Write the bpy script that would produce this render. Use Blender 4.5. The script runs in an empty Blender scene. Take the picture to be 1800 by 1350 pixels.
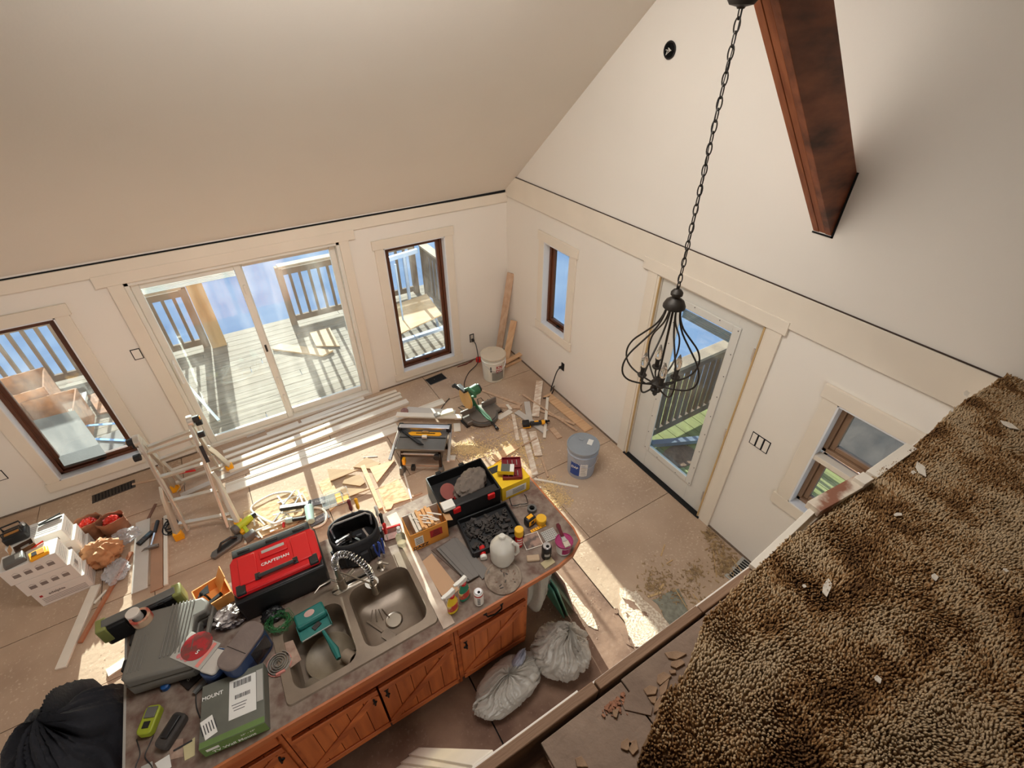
import bpy, math, random
from mathutils import Vector, Matrix, noise
R = math.radians
random.seed(7)
scene = bpy.context.scene
col = scene.collection

# ---------------------------------------------------------------- camera
FPX = 849.6
CAM = Vector((-3.01844, -4.98830, 3.73970))
RX = Vector((0.84970766, -0.52725313, -0.00101547))
RY = Vector((-0.31755499, -0.51022413, -0.79926852))
RZ = Vector((0.42089871, 0.67946705, -0.60097321))
cd = bpy.data.cameras.new('camera'); cam = bpy.data.objects.new('camera', cd); col.objects.link(cam)
cd.sensor_width = 36; cd.lens = 36 * FPX / 1800; cd.clip_start = .02; cd.clip_end = 500
m = Matrix((RX, -RY, -RZ)).transposed().to_4x4(); m.translation = CAM
cam.matrix_world = m
scene.camera = cam

# ---------------------------------------------------------------- world, sun, lights, exposure
vs = scene.view_settings
vs.view_transform = 'Standard'; vs.look = 'None'; vs.gamma = 1; vs.exposure = 0.26; vs.use_curve_mapping = False
w = bpy.data.worlds.new('world'); scene.world = w; w.use_nodes = True
nt = w.node_tree; nt.nodes.clear()
sky = nt.nodes.new('ShaderNodeTexSky'); sky.sky_type = 'NISHITA'; sky.sun_disc = False
sky.sun_elevation = R(15); sky.sun_rotation = R(0); sky.air_density = 1.0; sky.dust_density = 1.5
bg = nt.nodes.new('ShaderNodeBackground'); bg.inputs[1].default_value = 0.3
wo = nt.nodes.new('ShaderNodeOutputWorld')
nt.links.new(sky.outputs[0], bg.inputs[0]); nt.links.new(bg.outputs[0], wo.inputs[0])

def light(kind, name, loc, direction, energy, color, size=1, size_y=None, angle=None):
    l = bpy.data.lights.new(name, kind); o = bpy.data.objects.new(name, l); col.objects.link(o)
    o.location = loc; o.rotation_euler = Vector(direction).to_track_quat('-Z', 'Y').to_euler()
    l.energy = energy; l.color = color
    if kind == 'AREA':
        l.size = size
        if size_y: l.shape = 'RECTANGLE'; l.size_y = size_y
    if angle: l.angle = angle
    return o
light('SUN', 'sun', (0, 6, 4), (-.05, -1, -.268), 20, (1.0, .90, .74), angle=R(.55))
light('AREA', 'overhead_fill', (-2.3, -2.9, 4.35), (.15, .2, -1), 82, (1.0, .98, .95), 1.8, 1.4)  # added overhead lamp to brighten floor and walls, no fixture modelled
light('AREA', 'left_fill', (-7.2, -2.6, 1.3), (1, 0, -.15), 13, (1.0, .97, .93), 2.6, 1.4)  # unseen fill lamp, the left wall has no window
light('AREA', 'under_loft_fill', (-3.9, -8.3, 1.35), (.14, 1, .14), 56, (1.0, .97, .93), 4.2, 1.3)  # added area lamp below the loft, lifts the lower walls and ceiling

# ---------------------------------------------------------------- pixel rays to points in the room
def ray(u, v):
    return RX * ((u - 900) / FPX) + RY * ((v - 675) / FPX) + RZ
def pz(u, v, z=0.0):
    r = ray(u, v); return CAM + r * ((z - CAM.z) / r.z)
def px_(u, v, x=0.0):
    r = ray(u, v); return CAM + r * ((x - CAM.x) / r.x)
def py_(u, v, y=0.0):
    r = ray(u, v); return CAM + r * ((y - CAM.y) / r.y)
def yaw(u1, v1, u2, v2, z=0):
    d = pz(u2, v2, z) - pz(u1, v1, z); return math.atan2(d.y, d.x)

# ---------------------------------------------------------------- materials
def lin(c):
    return tuple(((x / 255) / 12.92 if x <= 10 else (((x / 255) + .055) / 1.055) ** 2.4) for x in c) + (1,)
_m = {}
def mat(name, c=(200, 200, 200), rough=.6, metal=0, var=.12, scale=6, bump=.1, bscale=60, stretch=(1, 1, 1),
        c2=None, trans=0, alpha=1, spec=.5, coat=0, detail=6, mid=.5, width=.25, world=False):
    if name in _m: return _m[name]
    M = bpy.data.materials.new(name); M.use_nodes = True; n = M.node_tree; b = n.nodes['Principled BSDF']
    L = n.links.new
    tc = n.nodes.new('ShaderNodeTexCoord'); mp = n.nodes.new('ShaderNodeMapping'); mp.inputs['Scale'].default_value = stretch
    if world:
        ge = n.nodes.new('ShaderNodeNewGeometry'); L(ge.outputs['Position'], mp.inputs[0])
    else: L(tc.outputs['Object'], mp.inputs[0])
    nz = n.nodes.new('ShaderNodeTexNoise'); nz.inputs['Scale'].default_value = scale; nz.inputs['Detail'].default_value = detail
    L(mp.outputs[0], nz.inputs[0])
    cr = n.nodes.new('ShaderNodeValToRGB'); L(nz.outputs[0], cr.inputs[0])
    a = lin(c)
    if c2: lo, hi = lin(c2), a
    else: lo = tuple(x * (1 - var) for x in a[:3]) + (1,); hi = tuple(min(1, x * (1 + var)) for x in a[:3]) + (1,)
    cr.color_ramp.elements[0].position = max(0, mid - width); cr.color_ramp.elements[0].color = lo
    cr.color_ramp.elements[1].position = min(1, mid + width); cr.color_ramp.elements[1].color = hi
    L(cr.outputs[0], b.inputs['Base Color'])
    b.inputs['Roughness'].default_value = rough; b.inputs['Metallic'].default_value = metal
    b.inputs['Specular IOR Level'].default_value = spec
    b.inputs['Coat Weight'].default_value = coat
    if trans: b.inputs['Transmission Weight'].default_value = trans
    if alpha < 1: b.inputs['Alpha'].default_value = alpha
    if bump:
        n2 = n.nodes.new('ShaderNodeTexNoise'); n2.inputs['Scale'].default_value = bscale; n2.inputs['Detail'].default_value = 4
        L(mp.outputs[0], n2.inputs[0])
        bp = n.nodes.new('ShaderNodeBump'); bp.inputs['Strength'].default_value = bump; bp.inputs['Distance'].default_value = .01
        L(n2.outputs[0], bp.inputs['Height']); L(bp.outputs[0], b.inputs['Normal'])
    _m[name] = M
    return M
def speckle(M, c, scale=90, thr=.66, amt=.8):
    n = M.node_tree; b = n.nodes['Principled BSDF']; L = n.links.new; src = b.inputs['Base Color'].links[0].from_socket
    ge = n.nodes.new('ShaderNodeNewGeometry'); nz = n.nodes.new('ShaderNodeTexNoise'); nz.inputs['Scale'].default_value = scale; nz.inputs['Detail'].default_value = 3
    nb = n.nodes.new('ShaderNodeTexNoise'); nb.inputs['Scale'].default_value = 2.3; nb.inputs['Detail'].default_value = 5
    L(ge.outputs['Position'], nz.inputs[0]); L(ge.outputs['Position'], nb.inputs[0])
    ad = n.nodes.new('ShaderNodeMath'); ad.operation = 'MULTIPLY_ADD'; ad.inputs[1].default_value = .35; L(nb.outputs[0], ad.inputs[0]); L(nz.outputs[0], ad.inputs[2])
    cr = n.nodes.new('ShaderNodeValToRGB'); cr.color_ramp.elements[0].position = thr + .12; cr.color_ramp.elements[0].color = (0, 0, 0, 1)
    cr.color_ramp.elements[1].position = thr + .2; cr.color_ramp.elements[1].color = (amt, amt, amt, 1); L(ad.outputs[0], cr.inputs[0])
    mx = n.nodes.new('ShaderNodeMix'); mx.data_type = 'RGBA'; L(cr.outputs[0], mx.inputs[0]); L(src, mx.inputs[6]); mx.inputs[7].default_value = lin(c); L(mx.outputs[2], b.inputs['Base Color'])
def glassmat(name, tint=(235, 245, 250), dirt=.12, ds=5, refl=.12):
    """window glass: mostly see-through, a little mirror and a film of dust"""
    if name in _m: return _m[name]
    M = bpy.data.materials.new(name); M.use_nodes = True; n = M.node_tree; n.nodes.clear(); L = n.links.new
    o = n.nodes.new('ShaderNodeOutputMaterial'); tr = n.nodes.new('ShaderNodeBsdfTransparent'); tr.inputs[0].default_value = lin(tint)
    gl = n.nodes.new('ShaderNodeBsdfGlossy'); gl.inputs['Roughness'].default_value = .03
    df = n.nodes.new('ShaderNodeBsdfDiffuse'); df.inputs[0].default_value = lin((240, 240, 235))
    tl = n.nodes.new('ShaderNodeBsdfTranslucent'); tl.inputs[0].default_value = lin((240, 240, 235))
    ad = n.nodes.new('ShaderNodeMixShader'); ad.inputs[0].default_value = .5; L(df.outputs[0], ad.inputs[1]); L(tl.outputs[0], ad.inputs[2])
    m1 = n.nodes.new('ShaderNodeMixShader'); fr = n.nodes.new('ShaderNodeLayerWeight'); pw = n.nodes.new('ShaderNodeMath'); pw.operation = 'POWER'; pw.inputs[1].default_value = 4
    mu = n.nodes.new('ShaderNodeMath'); mu.operation = 'MULTIPLY_ADD'; mu.inputs[1].default_value = .6; mu.inputs[2].default_value = .04
    L(fr.outputs['Facing'], pw.inputs[0]); L(pw.outputs[0], mu.inputs[0]); L(mu.outputs[0], m1.inputs[0]); L(tr.outputs[0], m1.inputs[1]); L(gl.outputs[0], m1.inputs[2])
    tc = n.nodes.new('ShaderNodeTexCoord'); nz = n.nodes.new('ShaderNodeTexNoise'); nz.inputs['Scale'].default_value = ds; nz.inputs['Detail'].default_value = 8
    mp = n.nodes.new('ShaderNodeMapping'); mp.inputs['Scale'].default_value = (1.6, 1, .45); L(tc.outputs['Object'], mp.inputs[0]); L(mp.outputs[0], nz.inputs[0])
    cr = n.nodes.new('ShaderNodeValToRGB'); L(nz.outputs[0], cr.inputs[0])
    cr.color_ramp.elements[0].position = .45; cr.color_ramp.elements[0].color = (dirt*.12, dirt*.12, dirt*.12, 1)
    cr.color_ramp.elements[1].position = .85; cr.color_ramp.elements[1].color = (dirt, dirt, dirt, 1)
    m2 = n.nodes.new('ShaderNodeMixShader'); L(cr.outputs[0], m2.inputs[0]); L(m1.outputs[0], m2.inputs[1]); L(ad.outputs[0], m2.inputs[2])
    L(m2.outputs[0], o.inputs[0]); _m[name] = M
    return M

# ---------------------------------------------------------------- mesh builder
class G:
    def __init__(s): s.v = []; s.f = []; s.mi = []
    def _add(s, vs, fs, mi=0, M=None):
        o = len(s.v)
        s.v += [tuple(M @ Vector(p)) if M else tuple(p) for p in vs]
        s.f += [tuple(i + o for i in f) for f in fs]; s.mi += [mi] * len(fs); return s
    def box(s, c, d, rz=0, M=None, mi=0, taper=1.0):
        x, y, z = d[0] / 2, d[1] / 2, d[2] / 2; t = taper
        vs = [(-x, -y, -z), (x, -y, -z), (x, y, -z), (-x, y, -z), (-x * t, -y * t, z), (x * t, -y * t, z), (x * t, y * t, z), (-x * t, y * t, z)]
        fs = [(0, 3, 2, 1), (4, 5, 6, 7), (0, 1, 5, 4), (1, 2, 6, 5), (2, 3, 7, 6), (3, 0, 4, 7)]
        T = Matrix.Translation(c) @ (M if M else Matrix.Rotation(rz, 4, 'Z'))
        return s._add(vs, fs, mi, T)
    def b2(s, a, b, mi=0):
        return s.box(((a[0] + b[0]) / 2, (a[1] + b[1]) / 2, (a[2] + b[2]) / 2), (abs(b[0] - a[0]), abs(b[1] - a[1]), abs(b[2] - a[2])), mi=mi)
    def bar(s, p, q, w=.03, h=.03, mi=0, up=(0, 0, 1), ext=0):
        p = Vector(p); q = Vector(q); d = (q - p); L = d.length; d.normalize(); u = Vector(up)
        if abs(d.dot(u)) > .98: u = Vector((0, 1, 0))
        sd = d.cross(u).normalized(); u = sd.cross(d)
        T = Matrix((d, sd, u)).transposed().to_4x4(); T.translation = (p + q) / 2
        s.box((0, 0, 0), (1, 1, 1)) if 0 else None
        x, y, z = L / 2 + ext, w / 2, h / 2
        vs = [(-x, -y, -z), (x, -y, -z), (x, y, -z), (-x, y, -z), (-x, -y, z), (x, -y, z), (x, y, z), (-x, y, z)]
        fs = [(0, 3, 2, 1), (4, 5, 6, 7), (0, 1, 5, 4), (1, 2, 6, 5), (2, 3, 7, 6), (3, 0, 4, 7)]
        return s._add(vs, fs, mi, T)
    def tube(s, pts, r=.01, n=8, mi=0, closed=False, caps=True):
        pts = [Vector(p) for p in pts]; N = len(pts); vs = []; prev = None
        rr = r if isinstance(r, (list, tuple)) else [r] * N
        for i, p in enumerate(pts):
            if closed: t = pts[(i + 1) % N] - pts[i - 1]
            else: t = pts[min(i + 1, N - 1)] - pts[max(i - 1, 0)]
            if t.length < 1e-9: t = Vector((0, 0, 1))
            t.normalize()
            if prev is None:
                a = Vector((0, 0, 1)) if abs(t.z) < .9 else Vector((1, 0, 0)); prev = t.cross(a).normalized()
            e = (prev - t * prev.dot(t))
            if e.length < 1e-6: e = t.orthogonal()
            e.normalize(); prev = e; f = t.cross(e)
            for k in range(n):
                a = 2 * math.pi * k / n; vs.append(p + (e * math.cos(a) + f * math.sin(a)) * rr[i])
        fs = []
        for i in range(N if closed else N - 1):
            j = (i + 1) % N
            for k in range(n):
                l = (k + 1) % n; fs.append((i * n + k, i * n + l, j * n + l, j * n + k))
        if caps and not closed:
            fs.append(tuple(range(n))[::-1]); fs.append(tuple((N - 1) * n + k for k in range(n)))
        return s._add(vs, fs, mi)
    def cyl(s, p, q, r, r2=None, n=20, mi=0):
        return s.tube([p, q], [r, r if r2 is None else r2], n, mi)
    def lathe(s, prof, c=(0, 0, 0), n=28, mi=0, M=None, sx=1, sy=1):
        vs = []; fs = []
        for r, z in prof:
            for k in range(n):
                a = 2 * math.pi * k / n; vs.append((math.cos(a) * r * sx, math.sin(a) * r * sy, z))
        for i in range(len(prof) - 1):
            for k in range(n):
                l = (k + 1) % n; fs.append((i * n + k, i * n + l, (i + 1) * n + l, (i + 1) * n + k))
        if prof[0][0] > 1e-4: fs.append(tuple(range(n))[::-1])
        if prof[-1][0] > 1e-4: fs.append(tuple((len(prof) - 1) * n + k for k in range(n)))
        T = Matrix.Translation(c) @ (M if M else Matrix.Identity(4))
        return s._add(vs, fs, mi, T)
    def prism(s, poly, z0, z1, mi=0, M=None, z1s=None):
        n = len(poly); ar = sum(poly[i][0] * poly[(i + 1) % n][1] - poly[(i + 1) % n][0] * poly[i][1] for i in range(n))
        if ar < 0: poly = poly[::-1]
        vs = [(p[0], p[1], z0) for p in poly] + [(p[0], p[1], z1) for p in poly]
        fs = [tuple(range(n))[::-1], tuple(range(n, 2 * n))] + [(i, (i + 1) % n, n + (i + 1) % n, n + i) for i in range(n)]
        return s._add(vs, fs, mi, M)
    def grid(s, fn, nu, nv, mi=0, closeu=False):
        vs = [fn(i / (nu - (0 if closeu else 1)), j / (nv - 1)) for j in range(nv) for i in range(nu)]; fs = []
        for j in range(nv - 1):
            for i in range(nu if closeu else nu - 1):
                k = (i + 1) % nu; fs.append((j * nu + i, j * nu + k, (j + 1) * nu + k, (j + 1) * nu + i))
        return s._add(vs, fs, mi)
    def blob(s, c, rad, nu=40, nv=24, amp=.1, f=3, seed=0, flat=0.25, ridge=True, mi=0, rz=0, pinch=None):
        """crumpled, closed, lying lump (bag, cloth)"""
        c = Vector(c); sd = Vector((seed * 3.1, seed * 1.7, seed * 5.3))
        def fn(a, b):
            th = 2 * math.pi * a; ph = math.pi * (b - .5)
            d = Vector((math.cos(ph) * math.cos(th), math.cos(ph) * math.sin(th), math.sin(ph)))
            q = d * f + sd
            k = noise.fractal(q, .9, 2.1, 5)
            if ridge: k = (1 - abs(noise.noise(q * 1.3)) * 2.2) * .6 + (1 - abs(noise.noise(q * 3.1)) * 2.0) * .28 + k * .3 - .5
            e = 1 + amp * k
            p = Vector((d.x * rad[0] * e, d.y * rad[1] * e, d.z * rad[2] * e))
            if p.z < -rad[2] * (1 - flat): p.z = -rad[2] * (1 - flat) + (p.z + rad[2] * (1 - flat)) * .05
            if pinch: p = pinch(p)
            return Matrix.Rotation(rz, 3, 'Z') @ p + c
        return s.grid(fn, nu, nv, mi, True)
    def drape(s, rad, nth=6.0, amp=.12, seed=0, nu=150, nv=90, flat=.3, top=.0, vert=1.2, fine=.03, knot=None):
        """soft bag or garment: folds run from the top down and die out toward the base"""
        sd = Vector((seed * 2.7, seed * 4.1, seed * 1.3))
        def fn(a, b):
            th = 2 * math.pi * a; ph = math.pi * (b - .5); c_, s_ = math.cos(th), math.sin(th)
            d = Vector((math.cos(ph) * c_, math.cos(ph) * s_, math.sin(ph)))
            tw = th + .9 * b + .5 * noise.noise(d * 1.5 + sd)
            q = Vector((math.cos(tw) * nth * .45, math.sin(tw) * nth * .45, b * vert)) + sd
            r1 = 1 - abs(noise.noise(q)) * 3.0; r2 = 1 - abs(noise.noise(q * 2.3 + sd)) * 3.0
            k = (r1 * .6 + r2 * .4 - .3) * amp * (.35 + .65 * b)
            k += fine * (1 - abs(noise.noise(d * 7 + sd)) * 3) + .10 * noise.noise(d * 1.6 + sd)
            e = 1 + k
            p = Vector((d.x * rad[0] * e, d.y * rad[1] * e, d.z * rad[2] * e))
            if top and d.z > .3: u = (d.z - .3) / .7; sc = 1 - top * u; p.x *= sc; p.y *= sc; p.z += rad[2] * .5 * top * u * u
            if p.z < -rad[2] * (1 - flat): p.z = -rad[2] * (1 - flat) + (p.z + rad[2] * (1 - flat)) * .05
            return p
        return s.grid(fn, nu, nv, 0, True)
    def done(s, name, mats, parent=None, smooth=35, bevel=0, bseg=2, sub=0, loc=None):
        me = bpy.data.meshes.new(name); me.from_pydata([tuple(v) for v in s.v], [], s.f)
        if not isinstance(mats, (list, tuple)): mats = [mats]
        for M in mats: me.materials.append(M)
        me.polygons.foreach_set('material_index', s.mi)
        if smooth:
            me.polygons.foreach_set('use_smooth', [True] * len(me.polygons)); me.set_sharp_from_angle(angle=R(smooth))
        me.update()
        o = bpy.data.objects.new(name, me); col.objects.link(o)
        if parent: o.parent = parent
        if loc: o.location = loc
        if bevel:
            b = o.modifiers.new('bevel', 'BEVEL'); b.width = bevel; b.segments = bseg; b.limit_method = 'ANGLE'; b.angle_limit = R(50)
        if sub:
            b = o.modifiers.new('sub', 'SUBSURF'); b.levels = sub; b.render_levels = sub
        return o

def tag(o, label=None, cat=None, group=None, kind=None):
    if label: o['label'] = label
    if cat: o['category'] = cat
    if group: o['group'] = group
    if kind: o['kind'] = kind
    return o
def thing(name, label, cat, loc=(0, 0, 0), rz=0, group=None, kind=None, rot=None):
    o = bpy.data.objects.new(name, None); col.objects.link(o); o.location = loc
    o.rotation_euler = rot if rot else (0, 0, rz); o.empty_display_size = .05
    return tag(o, label, cat, group, kind)
def st(o): o['kind'] = 'structure'; return o
def copytree(r, loc=None, rz=None, label=None):
    c = r.copy(); col.objects.link(c)
    if loc is not None: c.location = loc
    if rz is not None: c.rotation_euler = (0, 0, rz)
    if label: c['label'] = label
    for ch in list(r.children):
        d = ch.copy(); col.objects.link(d); d.parent = c
        for g in ch.children:
            e = g.copy(); col.objects.link(e); e.parent = d
    return c
def text(s, size, M, material, parent, name='lettering', bold=False, ext=.0006):
    cu = bpy.data.curves.new(name, 'FONT'); cu.body = s; cu.size = size; cu.align_x = 'CENTER'; cu.align_y = 'CENTER'; cu.extrude = ext
    cu.resolution_u = 2
    if bold: cu.offset = size * .018
    t = bpy.data.objects.new(name, cu); col.objects.link(t)
    me = bpy.data.meshes.new_from_object(t); bpy.data.objects.remove(t)
    me.transform(M); me.materials.clear(); me.materials.append(material); me.name = name
    for p in me.polygons: p.material_index = 0
    o = bpy.data.objects.new(name, me); col.objects.link(o); o.parent = parent
    return o
def TR(x, y, z, rx=0, ry=0, rz=0):
    return Matrix.Translation((x, y, z)) @ Matrix.Rotation(rz, 4, 'Z') @ Matrix.Rotation(ry, 4, 'Y') @ Matrix.Rotation(rx, 4, 'X')

# palette
WALL = mat('wall_paint', (231, 223, 211), .75, var=.025, scale=1.2, bump=.06, bscale=45, world=True)
TRIM = mat('primed_trim', (228, 216, 198), .55, var=.04, scale=3, bump=.03)
WHITE = mat('white_plastic', (228, 224, 214), .45, var=.03, bump=0)
VINYL = mat('vinyl_white', (225, 220, 208), .4, var=.04, bump=0)
DOORP = mat('door_paint', (212, 208, 198), .5, var=.02, bump=.02)
BLACK = mat('black_plastic', (24, 23, 24), .45, var=.2, bump=.05)
BLACKM = mat('black_metal', (30, 28, 28), .4, metal=.6, var=.1, bump=.05)
DARK = mat('dark_void', (12, 10, 9), .9, var=.1, bump=0)
STEEL = mat('aluminium', (205, 205, 208), .3, metal=.95, var=.06, bump=.02)
CHROME = mat('brushed_steel', (180, 172, 160), .28, metal=1, var=.05, bump=.02)
BROWNW = mat('brown_window_wood', (105, 58, 30), .45, c2=(70, 36, 20), scale=4, stretch=(1, 1, .15), bump=.05)
SUBF = mat('subfloor', (200, 174, 148), .85, c2=(160, 133, 110), scale=1.3, detail=10, bump=.25, bscale=25, world=True, width=.22)
SUBF2 = mat('subfloor_grain', (198, 170, 144), .85, c2=(166, 138, 114), scale=2.0, stretch=(.7, 3, 1), detail=8, bump=.2, bscale=25, world=True, width=.2)
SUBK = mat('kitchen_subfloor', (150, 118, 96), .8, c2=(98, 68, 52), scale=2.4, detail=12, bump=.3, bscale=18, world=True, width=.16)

speckle(SUBF, (222, 200, 174), 45, .66, .4); speckle(SUBF2, (222, 200, 174), 45, .66, .4); speckle(SUBK, (150, 122, 104), 45, .66, .4)
# ================================================================= ROOM SHELL
XL, YB = -7.4, -8.6
SL = .85; Z0 = 2.176; YR = -4.25; ZR = Z0 + SL * 4.25
def wall(name, u0, u1, z0, z1, holes, thick, world, topfn=None):
    us = sorted({u0, u1} | {h[0] for h in holes} | {h[1] for h in holes}); zs = sorted({z0, z1} | {h[2] for h in holes} | {h[3] for h in holes})
    g = G()
    for i in range(len(us) - 1):
        for j in range(len(zs) - 1):
            cu, cz = (us[i] + us[i + 1]) / 2, (zs[j] + zs[j + 1]) / 2
            if any(h[0] < cu < h[1] and h[2] < cz < h[3] for h in holes): continue
            g.b2(world(us[i], 0, zs[j]), world(us[i + 1], thick, zs[j + 1]))
    return g
WA = lambda u, d, z: (u, d, z)
WB = lambda u, d, z: (d, -u, z)
HA = [(-5.05, -4.375, .21, 1.785), (-3.835, -1.995, -.14, 1.955), (-1.555, -.835, .165, 1.79)]
HB = [(.81, 1.275, .81, 1.815), (2.455, 3.455, -.14, 2.06), (4.067, 5.1, .86, 1.79)]
g = wall('wall_back', XL, .14, -.14, Z0 + .1, HA, .14, WA); st(g.done('wall_back', WALL, smooth=0))
g = wall('wall_right', 0, 8.6, -.14, 2.3, HB, .14, WB)
g.prism([(0, 2.3), (4.25, 2.3), (8.6, 2.3), (8.6, 2.31), (4.25, ZR + .1), (0, 2.31)], 0, .14, M=Matrix(((0, 0, 1, 0), (-1, 0, 0, 0), (0, 1, 0, 0), (0, 0, 0, 1))))
st(g.done('wall_right', WALL, smooth=0))
g = G().b2((XL - .14, YB, -.14), (XL, .14, ZR + .1))
st(g.done('wall_left', WALL, smooth=0))
st(G().b2((XL, YB - .14, -.14), (.14, YB, ZR)).done('wall_front', WALL, smooth=0))
g = G()
g._add([(XL, 0, Z0), (.0, 0, Z0), (.0, YR, ZR), (XL, YR, ZR), (XL, 0, Z0 + .12), (.0, 0, Z0 + .12), (.0, YR, ZR + .12), (XL, YR, ZR + .12)],
       [(0, 1, 2, 3), (7, 6, 5, 4), (0, 4, 5, 1), (1, 5, 6, 2), (2, 6, 7, 3), (3, 7, 4, 0)])
g._add([(XL, YR, ZR), (0, YR, ZR), (0, YB, 2.4), (XL, YB, 2.4), (XL, YR, ZR + .12), (0, YR, ZR + .12), (0, YB, 2.52), (XL, YB, 2.52)],
       [(0, 1, 2, 3), (7, 6, 5, 4), (0, 4, 5, 1), (1, 5, 6, 2), (2, 6, 7, 3), (3, 7, 4, 0)])
st(g.done('ceiling', WALL, smooth=0))
# dark gap strip above frieze boards
# floor: base with plywood sheets laid on it
fl = st(G().b2((XL, YB, -.14), (0, 0, -.02)).done('floor', DARK, smooth=0))
ply = None
xs = [XL, -6.72, -5.30, -4.10, -2.66, -1.32, -.0]
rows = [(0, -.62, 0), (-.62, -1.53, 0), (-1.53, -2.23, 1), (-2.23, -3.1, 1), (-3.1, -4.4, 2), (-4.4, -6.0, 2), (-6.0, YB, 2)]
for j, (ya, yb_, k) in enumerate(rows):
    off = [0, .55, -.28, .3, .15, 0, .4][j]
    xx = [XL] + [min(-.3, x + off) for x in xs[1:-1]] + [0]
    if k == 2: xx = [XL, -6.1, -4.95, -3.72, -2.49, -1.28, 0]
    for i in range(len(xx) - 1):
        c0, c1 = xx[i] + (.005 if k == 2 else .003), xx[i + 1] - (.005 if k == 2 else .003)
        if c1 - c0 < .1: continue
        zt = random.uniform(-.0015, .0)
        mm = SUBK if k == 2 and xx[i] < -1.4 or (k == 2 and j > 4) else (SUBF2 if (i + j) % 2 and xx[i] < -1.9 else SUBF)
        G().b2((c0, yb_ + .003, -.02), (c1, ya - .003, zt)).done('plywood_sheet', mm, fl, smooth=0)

# friezes, black gap
FZ = G().b2((XL, -.02, 2.045), (-.002, -.001, 2.15)); st(FZ.done('trim_1', TRIM, bevel=.002))
g = G().prism([(.0, 2.115), (5.6, 2.115), (5.6, 2.35), (.205, 2.35), (.0, 2.178)], -.02, -.001, M=Matrix(((0, 0, 1, 0), (-1, 0, 0, 0), (0, 1, 0, 0), (0, 0, 0, 1))))
st(g.done('trim_2', TRIM, bevel=.002))
g = G().prism([(XL, 2.150), (-.02, 2.150), (-.02, 2.176), (-1.2, 2.166), (XL, 2.157)], 0, .006, M=Matrix(((1, 0, 0, 0), (0, 0, -1, 0), (0, 1, 0, 0), (0, 0, 0, 1)))); st(g.done('trim_3', DARK, smooth=0))
g = G().b2((-.012, -.2, 2.3505), (-.001, -5.2, 2.3555)); st(g.done('trim_4', mat('crack_brown', (62, 46, 36), .9), smooth=0))

GLASS = glassmat('window_glass', dirt=.05)
GLASSD = glassmat('dusty_glass', dirt=.08, ds=3.5)
def window(name, lx0, lx1, z0, z1, worldrot, label, hinge='R', bars=None, glass=GLASS, BROWNW=BROWNW):
    """casement in local space: x along wall, y outward"""
    t = thing(name, None, None, (0, 0, 0), worldrot, kind='structure')
    C = .098
    g = G().b2((lx0 - C - .02, -.024, z1), (lx1 + C + .02, -.001, z1 + .10)); g.done('head_casing', TRIM, t, bevel=.002)
    for a, b in ((lx0 - C, lx0), (lx1, lx1 + C)):
        G().b2((a, -.019, z0), (b, -.001, z1)).done('side_casing', TRIM, t, bevel=.002)
    G().b2((lx0 - C - .02, -.022, z0 - .10), (lx1 + C + .02, -.001, z0)).done('bottom_casing', TRIM, t, bevel=.002)
    J = mat('jamb_white', (226, 226, 226), .5, var=.03, bump=.02)
    for a, b in (((lx0, -.02, z0), (lx0 + .012, .06, z1)), ((lx1 - .012, -.02, z0), (lx1, .06, z1)), ((lx0, -.02, z0), (lx1, .06, z0 + .012)), ((lx0, -.02, z1 - .012), (lx1, .06, z1))):
        G().b2(a, b).done('jamb_board', J, t)
    levels = [(z0, z1)] if not bars else bars
    for a, b in levels:
        x0, x1, zz0, zz1 = lx0 + .012, lx1 - .012, a + .012, b - .012
        g = G()
        for p, q in (((x0, .055, zz0), (x0 + .028, .14, zz1)), ((x1 - .028, .055, zz0), (x1, .14, zz1)), ((x0, .055, zz0), (x1, .14, zz0 + .028)), ((x0, .055, zz1 - .028), (x1, .14, zz1))): g.b2(p, q)
        fr = g.done('window_frame', BROWNW, t, bevel=.003)
        g = G(); x0 += .03; x1 -= .03; zz0 += .03; zz1 -= .03; w_ = .035
        for p, q in (((x0, .075, zz0), (x0 + w_, .115, zz1)), ((x1 - w_, .075, zz0), (x1, .115, zz1)), ((x0 + w_, .075, zz0), (x1 - w_, .115, zz0 + w_)), ((x0 + w_, .075, zz1 - w_), (x1 - w_, .115, zz1))): g.b2(p, q)
        g.done('sash', BROWNW, t, bevel=.004)
        G().b2((x0 + w_, .093, zz0 + w_), (x1 - w_, .097, zz1 - w_)).done('pane', glass, t, smooth=0)
        g = G(); cx = (x0 + x1) / 2
        g.cyl((cx, .07, zz0 - .005), (cx, .045, zz0 + .0), .012).bar((cx, .05, zz0), (cx + .055, .045, zz0 + .01), .012, .008).b2((cx - .03, .055, zz0 - .02), (cx + .03, .08, zz0))
        g.done('crank', BLACKM, t, bevel=.002)
    if bars and len(bars) > 1:
        G().b2((lx0, -.015, bars[0][1]), (lx1, .05, bars[1][0])).done('middle_rail', TRIM, t, bevel=.002)
    return t
window('window_1', *HA[0], 0, '', glass=GLASSD)
window('window_2', *HA[2], 0, '')
wr = R(-90)
window('window_3', *HB[0], wr, '')
window('window_4', *HB[2], wr, '', bars=[(.86, 1.32), (1.36, 1.79)], BROWNW=mat('lit_window_wood', (158, 126, 98), .5, c2=(120, 88, 64), scale=4, stretch=(1, 1, .15), bump=.05))  # same brown frame wood, its colour lightened to look lit

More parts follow.
